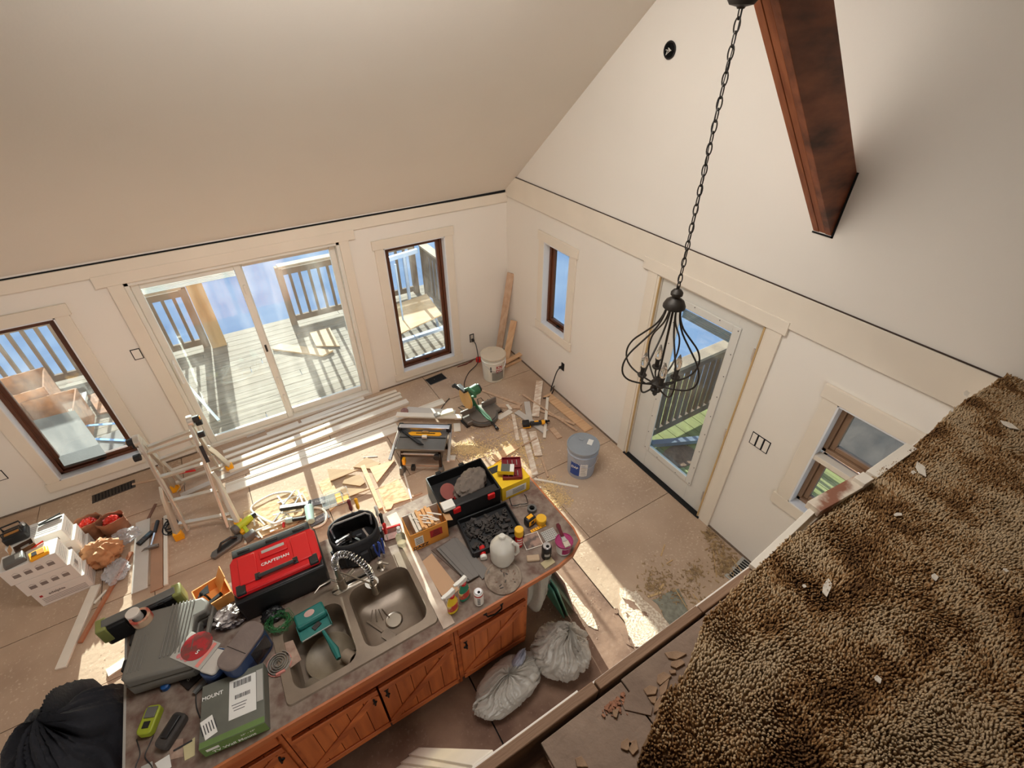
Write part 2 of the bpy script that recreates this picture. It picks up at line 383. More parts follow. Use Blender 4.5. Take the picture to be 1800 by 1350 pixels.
# sliding patio door
t = thing('door_1', None, None, kind='structure')
G().b2((-4.02, -.026, 1.955), (-1.83, -.001, 2.055)).done('head_casing', TRIM, t, bevel=.002)
for a, b in ((-3.945, -3.835), (-1.995, -1.90)):
    G().b2((a, -.02, 0), (b, -.001, 1.955)).done('side_casing', TRIM, t, bevel=.002)
g = G()
for p, q in (((-3.835, -.01, 0), (-3.80, .13, 1.955)), ((-2.03, -.01, 0), (-1.995, .13, 1.955)), ((-3.835, -.01, 1.92), (-1.995, .13, 1.955)), ((-3.835, -.015, -.02), (-1.995, .14, .035))): g.b2(p, q)
g.done('door_frame', VINYL, t, bevel=.004)
def slider(nm, x0, x1, y0, y1, gl):
    s = .062; g = G()
    for p, q in (((x0, y0, .035), (x0 + s, y1, 1.92)), ((x1 - s, y0, .035), (x1, y1, 1.92)), ((x0 + s, y0, .035), (x1 - s, y1, .035 + .075)), ((x0 + s, y0, 1.92 - .055), (x1 - s, y1, 1.92))): g.b2(p, q)
    o = g.done('sliding_panel', VINYL, t, bevel=.006)
    ym = (y0 + y1) / 2
    G().b2((x0 + s, ym - .002, .11), (x1 - s, ym + .002, 1.865)).done('pane', gl, o, smooth=0)
    return o
pl = slider('l', -3.80, -2.925, .02, .06, GLASS)
pr = slider('r', -2.975, -2.03, .07, .11, GLASSD)
g = G().tube([(-3.765, .018, 1.12), (-3.765, -.03, 1.11), (-3.765, -.045, 1.03), (-3.765, -.045, .95), (-3.765, -.03, .88), (-3.765, .018, .87)], .011, 8)
g.done('door_handle', WHITE, pl)
G().b2((-2.965, .01, .95), (-2.945, .021, 1.03)).done('latch', BLACK, pl)
g = G()
for z in (.28, .52, 1.62): g.b2((-2.962, .0, z), (-2.94, .021, z + .09))
g.done('latch_guard', VINYL, pl, bevel=.003)
# venetian valance seen at top of both panes
V2 = mat('white_blind', (235, 235, 232), .4, var=.02, bump=0)
g = G()
for k in range(5): g.box((-3.38, .075, 1.855 - k * .014), (.78, .02, .004), M=Matrix.Rotation(R(20), 4, 'X'))
g.done('raised_blind', V2, t)

# entry door (right wall): local x = distance from corner
t = thing('door_2', None, None, rz=wr, kind='structure')
G().b2((2.27, -.026, 2.06), (3.60, -.001, 2.16)).done('head_casing', TRIM, t, bevel=.002)
for a, b in ((2.335, 2.44), (3.47, 3.575)):
    G().b2((a, -.02, 0), (b, -.001, 2.06)).done('side_casing', TRIM, t, bevel=.002)
TAN = mat('weatherstrip_tan', (190, 158, 108), .7, var=.1)
g = G().b2((2.44, -.012, 0), (2.472, .12, 2.075)).b2((3.442, -.012, 0), (3.47, .12, 2.075)).b2((2.44, -.012, 2.045), (3.47, .12, 2.075))
g.done('door_jamb', TRIM, t, bevel=.002)
g = G().b2((2.464, -.016, .012), (2.474, .0, 2.045)).b2((3.440, -.018, .012), (3.453, .0, 2.05)); g.done('weatherstrip', TAN, t)
G().b2((2.44, -.03, -.01), (3.47, .14, .012)).done('threshold', DARK, t, bevel=.003)
g = G(); x0, x1, z0, z1 = 2.478, 3.434, .014, 2.043; a0, a1, c0, c1 = 2.70, 3.24, .28, 1.91
for p, q in (((x0, .02, z0), (a0, .062, z1)), ((a1, .02, z0), (x1, .062, z1)), ((a0, .02, z0), (a1, .062, c0)), ((a0, .02, c1), (a1, .062, z1))): g.b2(p, q)
sl = g.done('door_slab', DOORP, t, bevel=.002)
g = G(); b0, b1, d0, d1 = 2.665, 3.275, .245, 1.945
for p, q in (((b0, .006, d0), (a0 + .03, .02, d1)), ((a1 - .03, .006, d0), (b1, .02, d1)), ((a0 + .03, .006, d0), (a1 - .03, .02, c0 + .03)), ((a0 + .03, .006, c1 - .03), (a1 - .03, .02, d1))): g.b2(p, q)
g.done('glass_frame', DOORP, sl, bevel=.005)
g = G()
for k in range(9):
    z = .27 + k * .206
    for x in (2.682, 3.258): g.cyl((x, .007, z), (x, .003, z), .005, n=8)
for x in (2.85, 3.09):
    for z in (.262, 1.928): g.cyl((x, .007, z), (x, .003, z), .005, n=8)
g.done('frame_screws', mat('screw_grey', (110, 105, 100), .5), sl)
G().b2((a0, .04, c0), (a1, .044, c1)).done('pane', GLASS, sl, smooth=0)
for z in (.25, 1.02, 1.8):
    g = G().cyl((3.437, .0, z - .05), (3.437, .0, z + .05), .008, n=10).b2((3.41, .012, z - .048), (3.437, .021, z + .048)); g.done('hinge', STEEL, t)
g = G()
for k in range(5): g.box((2.97, .05, 1.84 - k * .016), (.5, .018, .003), M=Matrix.Rotation(R(15), 4, 'X'))
g.done('raised_blind', mat('grey_blind', (150, 145, 135), .5, var=.05), sl)

# recessed dark crack along floor / wall joints
st(G().b2((XL, -.014, .001), (-3.95, 0, .010)).b2((-1.9, -.014, .001), (0, 0, .010)).done('baseboard_back', mat('drywall_edge', (110, 92, 76), .9, var=.3, scale=30), smooth=0))
st(G().b2((-.014, -2.33, .001), (0, 0, .012)).b2((-.014, -5.2, .001), (0, -3.58, .012)).done('baseboard_right', _m['drywall_edge'], smooth=0))

# electric cut-outs
def plate(name, label, wall_, a0, a1, z0, z1, gangs, filled=True):
    rz = 0 if wall_ == 'A' else wr
    t = thing(name, label, 'switch' if 'switch' in name else 'outlet', (0, 0, 0), rz)
    g = G(); g.b2((a0, -.003, z0), (a1, -.0012, z1)); g.done('cut_edge', DARK, t)
    n = gangs; w_ = (a1 - a0) / n
    for k in range(n):
        G().b2((a0 + k * w_ + .007, -.005, z0 + .008), (a0 + (k + 1) * w_ - .007, -.002, z1 - .008)).done('blank_cover', WALL, t)
    return t
def placed(t, wx, wz, wall_):
    return t
plate('switch_box', 'single blank switch cut-out in back wall between left window and patio door', 'A', -4.03, -3.955, 1.232, 1.342, 1)
plate('outlet_box', 'blank outlet cut-out low on back wall left of the leftmost window', 'A', -5.42, -5.34, .40, .51, 1)
plate('switch_box', 'triple switch cut-out beside hinge side of white entry door', 'B', 3.63, 3.785, 1.105, 1.222, 3)
t = thing('outlet_box', 'open outlet box with black plug on back wall beside the corner bucket', 'outlet', (0, 0, 0))
G().b2((-.592, -.004, .288), (-.528, -.001, .41)).done('cut_edge', DARK, t)
G().b2((-.58, -.008, .30), (-.54, -.003, .398)).done('receptacle', mat('recept', (190, 180, 165), .5), t)
G().box((-.56, -.03, .33), (.03, .045, .028)).done('plug', BLACK, t, bevel=.004)
t = thing('outlet_box', 'open outlet box with black plug on right wall under the small window', 'outlet', (0, 0, 0), wr)
G().b2((1.245, -.004, .375), (1.30, -.001, .48)).done('cut_edge', DARK, t)
G().box((1.272, -.03, .43), (.028, .05, .026)).done('plug', BLACK, t, bevel=.004)
# ceiling-high round electrical box in the gable wall
p = px_(1178, 88, 0)
t = thing('wall_light_box', 'round open electrical box high on the gable wall left of the chain', 'electrical box', p)
g = G().lathe([(.052, 0), (.055, -.006), (.046, -.008), (.044, -.002), (.040, 0)], M=TR(0, 0, 0, ry=R(90)), n=20); g.done('rim', BLACK, t)
G().lathe([(.042, -.004), (.0, -.004)], M=TR(0, 0, 0, ry=R(90)), n=20).done('cavity', DARK, t)
for k in range(4):
    a = k * 1.3; G().tube([(-.004, 0, 0), (-.018, .012 * math.cos(a), .012 * math.sin(a)), (-.03, .02 * math.cos(a + 1), .02 * math.sin(a + .5) - .008), (-.018, .03 * math.cos(a + 1), .0)], .0025, 6).done('wire', [mat('wire_white', (225, 220, 210), .5)], t)

# ----------------------------------------------------------------- beam
BW = mat('beam_wood', (150, 82, 48), .55, c2=(92, 46, 28), scale=2.0, stretch=(1, 6, 1), detail=8, bump=.12, bscale=20, width=.2)
BW2 = mat('beam_edge', (178, 106, 66), .55, c2=(140, 76, 44), scale=5, stretch=(1, 6, 1), bump=.08, width=.2)
def beam_wood(name, c, c2, ax):
    M = mat(name, c, .5, c2=c2, scale=2.6, stretch=(1, 5, 3.4), detail=9, bump=.15, bscale=14, width=.17)
    return M
BMW = beam_wood('beam_side', (168, 98, 64), (72, 38, 26), 0)
xc, zc = -2.3, 2.742 + 2.3
d = Vector((-1, 0, 1)).normalized(); nrm = Vector((1, 0, 1)).normalized()
t = thing('timber_beam', 'red-brown three-ply sloping timber beam entering the gable wall', 'beam', (0, -3.57, 2.742))
Ln = 3.45; H = .245
for k, yy in enumerate((.037, 0, -.037)):
    # ply cut flush in the wall plane
    T = TR(0, yy, 0)
    h = H * math.sqrt(2)
    L = 2.45
    prof = [(0.02, -.02), (0.02, h - .02), (-L, h + L), (-L, L)]
    off = .003 if k == 1 else 0
    o = G().prism([(a, b + (off if i in (0, 3) else 0)) for i, (a, b) in enumerate(prof)], -.0178, .0178, M=Matrix(((1, 0, 0, 0), (0, 0, -1, yy), (0, 1, 0, 0), (0, 0, 0, 1))))
    o.done('beam_ply', BMW if k == 2 else BW2, t, bevel=.002)
for side in range(1):
    g = G(); h = H * math.sqrt(2)
    g.b2((-.003, -.068, -.012), (-.001, -.056, h)).b2((-.003, -.068, -.012), (-.001, .058, -.002)); g.done('cut_gap', DARK, t)

# ----------------------------------------------------------------- loft
LZ = 2.36; LY = -4.64
LM = mat('loft_board', (122, 104, 88), .9, c2=(92, 76, 64), scale=5, bump=.3, bscale=40)
RIM = mat('rim_wood', (150, 118, 92), .8, c2=(110, 82, 62), scale=6, stretch=(.3, 3, 3), bump=.2)
RIMT = mat('rim_dust', (162, 138, 110), .9, c2=(118, 94, 74), scale=14, bump=.3)
lf = st(G().b2((XL, YB, 2.08), (-2.74, -4.86, 2.30)).b2((-2.74, YB, 2.08), (0, -4.74, 2.33)).done('loft_floor', DARK, smooth=0))
G().b2((-2.16, LY - .024, 2.1), (0, LY, LZ - .005)).done('rim_board', RIM, lf, bevel=.003)
G().b2((-2.55, LY - .024, 2.1), (-2.164, LY + .002, LZ - .0)).done('rim_board', RIM, lf, bevel=.003)
G().b2((XL, LY - .024, 2.1), (-2.556, LY + .003, LZ + .003)).done('rim_board', RIM, lf, bevel=.003)
g = G()
g.b2((-2.6, LY, 2.06), (0, LY + .006, LZ - .016)).b2((XL, LY, 2.06), (-2.6, LY + .009, LZ - .006)); g.done('drywall_face', WALL, lf, bevel=.001)
G().b2((XL, -4.86, 2.10), (-2.70, -4.80, 2.28)).done('joist', RIM, lf)
G().b2((-3.2, -4.73, 2.22), (-2.74, -4.69, 2.30)).done('blocking', RIM, lf)
# cement boards of the loft edge
CB = mat('cement_board', (150, 128, 110), .95, c2=(116, 96, 82), scale=7, detail=10, bump=.35, bscale=50, world=True)
edge = []
random.seed(3)
for x0, x1, y0 in ((-2.745, -2.49, -4.676), (-2.486, -2.16, -4.672), (-2.156, 0, -4.668)):
    g = G().b2((x0, -5.3, LZ - .022), (x1, y0, LZ - .006)); g.done('cement_board', CB, lf, bevel=.002)
# ================================================================= OUTSIDE
ICE = mat('lake_ice', (128, 146, 170), .95, c2=(96, 118, 150), spec=0, scale=.6, detail=10, bump=.1, bscale=4, world=True)
tag(G().b2((-60, -40, -3.6), (60, 80, -3.4)).done('frozen_lake', ICE, smooth=0), None, None, kind='structure')
DK = mat('deck_wood', (140, 128, 112), .85, c2=(100, 88, 74), scale=3, stretch=(.6, 9, 1), detail=9, bump=.3, bscale=25, world=True)
DKG = mat('deck_wood_green', (138, 142, 84), .85, c2=(104, 104, 60), scale=3, stretch=(9, .6, 1), detail=9, bump=.3, bscale=25, world=True)
RAILW = mat('rail_wood', (120, 98, 80), .9, c2=(78, 62, 52), scale=6, stretch=(1, 1, .2), bump=.2)
RAILT = mat('rail_top_wood', (170, 150, 128), .85, c2=(120, 102, 86), scale=5, bump=.2)
OSB = mat('osb', (218, 188, 146), .85, c2=(176, 142, 102), scale=16, detail=3, bump=.25, bscale=40, stretch=(1, 2.2, 1), width=.12)
PLYW = mat('plywood_sheet', (180, 150, 112), .8, c2=(156, 124, 88), scale=3, stretch=(1, 5, 1), bump=.08)
dk = tag(thing('deck', None, None), None, None, kind='structure')
random.seed(11)
y = .16
while y < 2.62:
    brk = random.uniform(-4.6, -1.6)
    for a, b in ((-6.6, brk - .003), (brk + .003, -.1)):
        G().b2((a, y, -.12 + random.uniform(-.002, .002)), (b, y + .136, -.085)).done('deck_plank', DK, dk, smooth=0)
    y += .143
G().b2((-6.6, 2.55, -.36), (-.1, 2.6, -.125)).done('rim_joist', RAILW, dk)
x = .16
while x < 1.7:
    G().b2((x, -4.2, -.12), (x + .136, .1, -.085)).done('deck_plank', DKG, dk, smooth=0); x += .143
G().b2((.16, .1, -.1), (-.1, .5, -.085)).done('deck_plank', DK, dk)

def railing(label, p, q, hgt=.95, step=.135, base=-.085, z1=0, z2=0, group=None):
    t = thing('deck_railing', label, 'railing', (0, 0, 0), kind=None, group=group)
    p = Vector((p[0], p[1], base)); q = Vector((q[0], q[1], base)); L = (q - p).length; n = max(2, int(L / step))
    a, b = p + Vector((0, 0, z1)), q + Vector((0, 0, z2))
    G().bar(a + Vector((0, 0, hgt)), b + Vector((0, 0, hgt)), .14, .036).done('top_rail', RAILT, t, bevel=.003)
    G().bar(a + Vector((0, 0, hgt - .09)), b + Vector((0, 0, hgt - .09)), .04, .09).done('upper_rail', RAILW, t)
    G().bar(a + Vector((0, 0, .09)), b + Vector((0, 0, .09)), .04, .09).done('lower_rail', RAILW, t)
    proto = None
    for i in range(n + 1):
        c = a.lerp(b, i / n)
        if i in (0, n):
            G().box((c.x, c.y, c.z + hgt / 2), (.09, .09, hgt)).done('post', RAILW, t, bevel=.003)
        elif proto is None:
            proto = G().box((0, 0, hgt / 2), (.038, .038, hgt - .1)).done('baluster', RAILW, t); proto.location = c
        else:
            o = proto.copy(); col.objects.link(o); o.parent = t; o.location = c
    return t
railing('weathered deck railing beyond the left window and left half of the patio door', (-6.5, 2.5), (-3.66, 2.5))
railing('weathered deck railing seen through the right half of the patio door and second window', (-2.42, 2.5), (-.35, 2.5))
railing('sloping stair railing running down outside the window next to the corner', (-.22, 2.3), (-.22, .5), z1=-.05, z2=.0)
railing('wooden railing with close balusters outside the white entry door', (.32, -2.38), (1.66, -2.38), step=.1)

# tall plywood offcut strapped to the rail post and long pipe, left pane
t = thing('timber_post', 'tall broad timber post at the deck opening behind the patio door', 'post', (-3.50, 2.42, -.085))
G().box((0, 0, .62), (.19, .10, 1.24)).done('post_board', mat('post_wood', (178, 146, 104), .85, c2=(120, 92, 64), scale=5, stretch=(1, 1, .2), bump=.2), t, bevel=.004)
G().box((0, 0, 1.26), (.24, .14, .04)).done('post_cap', RAILT, t, bevel=.004)
g = G().tube([(-4.02, 1.7, .75), (-3.98, 1.2, .42), (-3.70, .55, -.07)], .016, 8)
tag(g.done('plastic_pipe', mat('clear_pipe', (215, 225, 232), .3, var=.05)), 'pale plastic pipe leaning on the deck outside the left sliding pane', 'pipe')
def sheet(name, label, cat, pts, z0, z1, M, group=None):
    g = G().prism([(p.x, p.y) for p in pts], z0, z1); return tag(g.done(name, M, smooth=0), label, cat, group)
def zz(pts, ox, oy, s, z): return [pz(ox + a / s, oy + b / s, z) for a, b in pts]
sheet('plywood_offcut', 'long pale plywood offcut lying on the deck outside the right sliding pane', 'offcut', zz([(940, 720), (985, 688), (1300, 728), (1240, 760)], 200, 400, 3.376, -.06), -.082, -.058, PLYW)
sheet('plywood_offcut', 'wide plywood piece behind the long offcut on the deck', 'offcut', zz([(1160, 620), (1280, 590), (1340, 700), (1200, 700)], 200, 400, 3.376, -.06), -.08, -.066, PLYW)
# sawhorse and sheet outside window 2
t = thing('work_platform', 'metal sawhorse platform outside the window next to the corner', 'sawhorse', (0, 0, 0))
AL = mat('painted_tube', (150, 168, 200), .4, metal=.4)
g = G()
def wl(a, b, z=None, y=None, x=None): return None
top = .42
c0 = pz(640 + 245 / 3.97, 380 + 890 / 3.97, .02)
for (xa, ya), (xb, yb) in (((-1.42, .30), (-.62, .34)), ((-1.45, 1.15), (-.6, 1.2))):
    g.bar((xa, ya, top), (xb, yb, top), .05, .04)
    g.bar((xa, ya, top), (xa - .06, ya, -.08), .03, .03); g.bar((xb, yb, top), (xb + .06, yb, -.08), .03, .03); g.bar((xa - .03, ya, .1), (xb + .03, yb, .1), .03, .03)
g.done('trestle', AL, t)
g = G().bar((-1.22, .75, .44), (-1.2, .78, 1.25), .02, .02).bar((-1.5, 1.5, 1.0), (-.6, 1.55, 1.05), .05, .06).bar((-.8, 1.6, -.08), (-.8, 1.6, 1.02), .04, .04).bar((-1.45, 1.5, -.08), (-1.45, 1.5, 1.0), .04, .04)
g.done('brace', AL, t)
sheet('plywood_board', 'pale plywood board on the metal sawhorse outside the window next to the corner', 'board', [Vector((-1.42, .42, 0)), Vector((-.70, .62, 0)), Vector((-.62, 1.32, 0)), Vector((-1.36, 1.2, 0))], .442, .46, PLYW)
g = G().lathe([(.06, 0), (.065, .02), (.06, .03), (.045, .03), (.045, .004), (0, .004)], n=20)
tag(g.done('tape_roll', BLACK, loc=(-.98, .33, -.083)), 'black roll of tape on the deck outside the window next to the corner', 'tape')
# clutter outside window 1
def crate(label, x, y, w_, d_, h, rz, M, z=-.083, name='storage_box', cat='box'):
    t = thing(name, label, cat, (x, y, z), rz)
    th = .015
    G().box((0, 0, th / 2), (w_, d_, th)).done('base', M, t)
    for a, b, c_, e in ((0, -d_ / 2, w_, th), (0, d_ / 2, w_, th), (-w_ / 2, 0, th, d_), (w_ / 2, 0, th, d_)):
        G().box((a, b, h / 2), (c_, e, h)).done('side_board', M, t)
    return t
OSBR = mat('osb_red', (165, 112, 72), .85, c2=(112, 70, 44), scale=14, bump=.2)
sheet('wall_panel', 'large grey panel lying over the boxes outside the leftmost window', 'panel', zz([(175, 870), (395, 815), (560, 1045), (340, 1110)], 0, 450, 3, .40), .38, .405, mat('grey_panel', (58, 56, 54), .7, var=.1))
crate('open wooden crate under the grey panel outside the leftmost window', -5.22, 1.15, .50, .62, .42, .02, OSBR)
crate('second wooden crate near the railing outside the leftmost window', -5.62, 1.75, .7, .5, .5, .1, OSBR)
sheet('osb_board', 'orange-brown board on the deck at the right edge of the leftmost window', 'board', zz([(460, 735), (540, 710), (620, 810), (520, 830)], 0, 450, 3, -.06), -.083, -.06, OSBR)
g = G().box((-4.62, .52, .0), (.5, .5, .16), rz=.2).box((-4.72, .2, -.02), (.3, .25, .12), rz=-.2)
tag(g.done('covered_bundle', mat('grey_tarp', (95, 90, 88), .8, var=.3, scale=12), bevel=.02), 'dark bundle under the straps outside the leftmost window', 'bundle')
t = thing('tarp_strap', 'blue straps stretched over the bundle outside the leftmost window', 'strap')
BLU = mat('blue_strap', (90, 150, 215), .5)
for a, b in (((455, 895), (640, 880)), ((500, 965), (700, 975))):
    p, q = pz(a[0] / 3, 450 + a[1] / 3, .087), pz(b[0] / 3, 450 + b[1] / 3, .087); G().bar(p, q, .03, .006).done('strap', BLU, t)
sheet('grey_panel_offcut', 'pale torn panel scrap on the deck outside the leftmost window', 'panel', zz([(340, 745), (455, 715), (440, 810), (360, 815)], 0, 450, 3, .1), .08, .1, mat('foam', (215, 213, 208), .8))

# pipe and mat at the entry door, thing on deck
a, b = pz(1040 + 270 / 2.595, 420 + 935 / 2.595, -.03), pz(1040 + 490 / 2.595, 420 + 915 / 2.595, -.03)
tag(G().bar(a, b, .07, .05).done('metal_channel', mat('galv', (150, 160, 175), .4, metal=.6)), 'grey metal channel lying across the green planks outside the entry door', 'channel')
p = pz(1040 + 400 / 2.595, 420 + 990 / 2.595, -.08)
tag(G().lathe([(.0, 0), (.22, 0), (.21, .012), (0, .014)], n=20, sx=1, sy=.7).done('door_mat', mat('mat_brown', (110, 84, 66), .95, var=.4, scale=30, bump=.4), loc=(p.x, p.y, -.084)), 'rough brown mat on the deck just outside the entry door', 'mat')
# snow bank and branches below window 4
GR = mat('frozen_ground', (92, 80, 72), .95, c2=(48, 42, 40), scale=2, detail=12, bump=.5, bscale=6, world=True)
g = G().b2((.5, -14, -2.2), (14, -2.6, -2.0)); tag(g.done('ground_bank', GR, smooth=0), None, None, kind='structure')
random.seed(5)
SNW = mat('snow', (150, 165, 195), .8, var=.05)
g = G(); gs = G()
for k in range(170):
    x, y = random.uniform(.9, 4.4), random.uniform(-7.0, -2.9); a = random.uniform(0, 3.14); L = random.uniform(.25, .9)
    d = Vector((math.cos(a), math.sin(a), random.uniform(-.15, .25))) * L / 2; c = Vector((x, y, -1.95 + random.uniform(0, .14)))
    if k % 5 == 0: gs.blob(c - Vector((0, 0, .03)), (L * .4, L * .2, .05), 14, 8, .3, 2, k)
    elif k % 5 == 1: g.box(c, (L * .6, L * .22, .02), M=Matrix.Rotation(a, 4, 'Z') @ Matrix.Rotation(random.uniform(-.4, .4), 4, 'X'))
    else: g.tube([c - d, c - d * .3 + Vector((0, .04, .03)), c + d * .3, c + d], [.02, .016, .012, .006], 5)
tag(g.done('brush_pile', mat('brush', (150, 132, 118), .9, c2=(88, 74, 66), scale=6)), 'tangle of bare branches and scrap wood below the lower-right window', 'brush', kind='stuff')
gs.done('snow_patches', SNW, bpy.data.objects['brush_pile'])['kind'] = 'stuff'
# ================================================================= THINGS ON THE FLOOR
PRIM = mat('primed_board', (226, 216, 200), .6, var=.05, scale=4, stretch=(1, 3, 1), bump=.04)
GREYB = mat('dusty_board', (196, 188, 178), .7, var=.08, scale=5, bump=.08)
PINE = mat('raw_pine', (220, 182, 142), .75, c2=(192, 148, 108), scale=4, stretch=(.8, 8, 2), bump=.08)
RAWB = mat('raw_back_board', (206, 176, 148), .8, c2=(178, 142, 112), scale=5, stretch=(.8, 6, 2), bump=.1)
MOT = mat('mottled_board', (238, 228, 212), .75, c2=(204, 176, 150), scale=9, stretch=(1, 3, 1), bump=.1, width=.14)
YEL = mat('yellow_plastic', (245, 172, 20), .45, var=.06, bump=.02)
LIME = mat('lime_plastic', (188, 200, 40), .45, var=.06, bump=.02)
GREYP = mat('grey_plastic', (96, 94, 90), .5, var=.1, bump=.05)
GREYL = mat('light_grey', (172, 168, 160), .5, var=.06, bump=.03)
RED = mat('red_plastic', (196, 22, 22), .4, var=.08, bump=.03)
CARD = mat('cardboard', (196, 150, 104), .85, var=.06, bump=.08)
KRAFT = mat('kraft_paper', (190, 138, 96), .8, var=.12, scale=12, bump=.2)
INK = mat('ink', (42, 40, 42), .7, bump=0)
WOODS = dict(p=PRIM, g=GREYB, n=PINE, r=RAWB, m=MOT)

def zoomp(ox, oy, s): return lambda a, b: (ox + a / s, oy + b / s)
def plank(label, a, b, w_, th, M, za=0.0, zb=None, cat='board', name='trim_board', group=None, prof=False):
    zb = za if zb is None else zb
    P, Q = pz(*a, za), pz(*b, zb); P.z += th / 2; Q.z += th / 2
    c = (P + Q) / 2; g = G()
    g.bar(P - c, Q - c, w_, th)
    if prof:
        d = (Q - P).normalized(); sd = Vector((-d.y, d.x, 0))
        for k in (.22, .34): 
            o = sd * (w_ * k)
            g.bar(P - c + o, Q - c + o, w_ * .06, th + .008)
    return tag(g.done(name, M, bevel=.0015, bseg=1, loc=c), label, cat, group)
zA = zoomp(200, 700, 4.5)
# long boards beside the patio door
GA = 'long white trim boards lying in front of the patio door'
plank('long white trim board nearest the patio door sill, foremost of its bundle row', (393, 796), (697, 688), .045, .018, PRIM, .0, group=GA)
plank('long white trim board, second out from the patio door sill', (396, 806), (704, 692), .045, .018, PRIM, .0, group=GA)
plank('long white trim board, third out from the patio door sill', (400, 815), (706, 698), .05, .018, PRIM, .0, group=GA)
plank('wide white board at the outer edge of the bundle by the patio door', (404, 829), (717, 707), .085, .03, PRIM, .0, group=GA)
plank('wide long white baseboard with moulded edge running to the table saw', (398, 861), (700, 752), .15, .018, PRIM, 0, prof=True, group=GA)
plank('long white baseboard with moulded edge lying beside the widest one', (440, 832), (780, 706), .1, .018, PRIM, 0, prof=True, group=GA)
plank('short grey board between ladder and long baseboards', (318, 872), (468, 806), .062, .012, GREYB, 0)
plank('short white shim on the floor under the patio door sill', (434, 769), (466, 757), .03, .012, GREYB, 0, name='shim', cat='shim')
plank('small white sill piece under the left sliding pane', (470, 765), (525, 744), .07, .012, PRIM, 0, name='sill_piece')
plank('long white sill piece under the right sliding pane', (530, 742), (640, 700), .06, .012, PRIM, 0, name='sill_piece')
# bottom left floor boards
zB = zoomp(0, 850, 2.7)
plank('white board lying on the floor between the cartons and the black jacket', (108, 1176), (170, 1030), .07, .018, PRIM, 0)
plank('thin reddish cedar stick on the floor beside the grey case', (142, 1131), (232, 972), .028, .022, mat('cedar', (188, 128, 92), .8, c2=(150, 92, 64), scale=8, bump=.1), 0, name='cedar_stick', cat='stick')
plank('short thin white stick beside the cedar stick', (166, 1062), (188, 1038), .02, .012, PRIM, 0, name='wood_stick', cat='stick')
plank('wide grey plank pointing at the camera under the phone', (246, 1040), (252, 916), .115, .012, GREYB, 0)
plank('brown plank beside the wide grey plank', (276, 1038), (277, 918), .09, .012, mat('brown_board', (168, 128, 100), .7, var=.08), 0)
plank('narrow white board right of the brown plank', (293, 1030), (292, 908), .03, .02, PRIM, 0)
plank('small brown stick near the foot of the ladder', (261, 912), (274, 886), .025, .008, mat('dark_slat', (120, 84, 66), .8), 0, name='wood_stick', cat='stick')
plank('white board end under the grey case at the counter end', (190, 1185), (228, 1160), .07, .018, PRIM, 0)
# thin flat floor transition pieces along left wall
plank('thin reddish strip on the floor by the left window', (232, 852), (296, 838), .03, .006, RAWB, 0, name='floor_strip', cat='strip')
zC = zoomp(660, 640, 4.09)
scr = [
 ((1180, 125), (1150, 380), .062, 'm', 'upright-looking mottled white scrap nearest the bucket cord end'),
 ((1088, 275), (1112, 430), .05, 'g', 'grey-white scrap left of the mottled scrap'),
 ((1237, 245), (1214, 532), .028, 'p', 'narrow white scrap crossing beside the yellow cutting tool'),
 ((1232, 225), (1535, 478), .085, 'n', 'long raw pine board with round knots along the right wall'),
 ((880, 395), (975, 340), .05, 'p', 'short white scrap nearest the miter saw'),
 ((1015, 345), (1225, 490), .055, 'g', 'grey scrap passing under the yellow cutting tool'),
 ((990, 365), (1022, 550), .035, 'm', 'narrow dark-edged scrap left of the yellow cutting tool'),
 ((1060, 470), (1148, 800), .045, 'm', 'long mottled scrap reaching down to the sawdust pile'),
 ((1128, 490), (1172, 662), .06, 'm', 'mottled scrap with a brown wavy stain'),
 ((760, 190), (1050, 298), .03, 'r', 'long thin raw strip running from the miter saw to the scrap pile'),
 ((1058, 222), (1448, 482), .02, 'r', 'longest thin stick crossing the scrap pile'),
 ((1180, 335), (1432, 436), .03, 'r', 'thin raw stick lying toward the entry door'),
 ((1195, 680), (1240, 815), .018, 'r', 'small raw stick below the scrap pile'),
 ((1142, 830), (1458, 888), .02, 'p', 'thin stick lying in the sun beside the grey bucket'),
 ((1265, 465), (1325, 535), .045, 'r', 'short raw block nearest the grey bucket'),
 ((870, 302), (1040, 312), .05, 'r', 'flat raw scrap behind the short white scrap'),
 ((518, 677), (575, 680), .05, 'p', 'small white scrap by the right foot of the table saw'),
 ((585, 430), (590, 488), .055, 'p', 'small white block right of the table saw'),
 ((570, 398), (678, 388), .022, 'p', 'thin white strip poking out between the two saws'),
 ((850, 690), (1015, 590), .07, 'n', 'raw pine board leaning into the shavings behind the open toolbox'),
 ((1050, 590), (1160, 535), .012, 'r', 'thin dark twig across the mottled scraps'),
 ((1140, 900), (1190, 890), .02, 'p', 'tiny white strip in the shavings beside the counter'),
 ((945, 295), (975, 330), .03, 'p', 'tiny white chip touching the short white scrap'),
]
lv = [0.012, 0, .013, 0, 0, .006, 0, 0, .013, 0, .013, .007, 0, 0, 0, 0, 0, 0, 0, 0, .026, 0, .01]
for (a, b, w_, k, lab), z in zip(scr, lv):
    plank(lab, zC(*a), zC(*b), w_ * (1.4 if w_ > .035 else 1.2), .014, WOODS[k], z, name='wood_scrap', cat='scrap', group='wood scraps between the saws and the entry door')
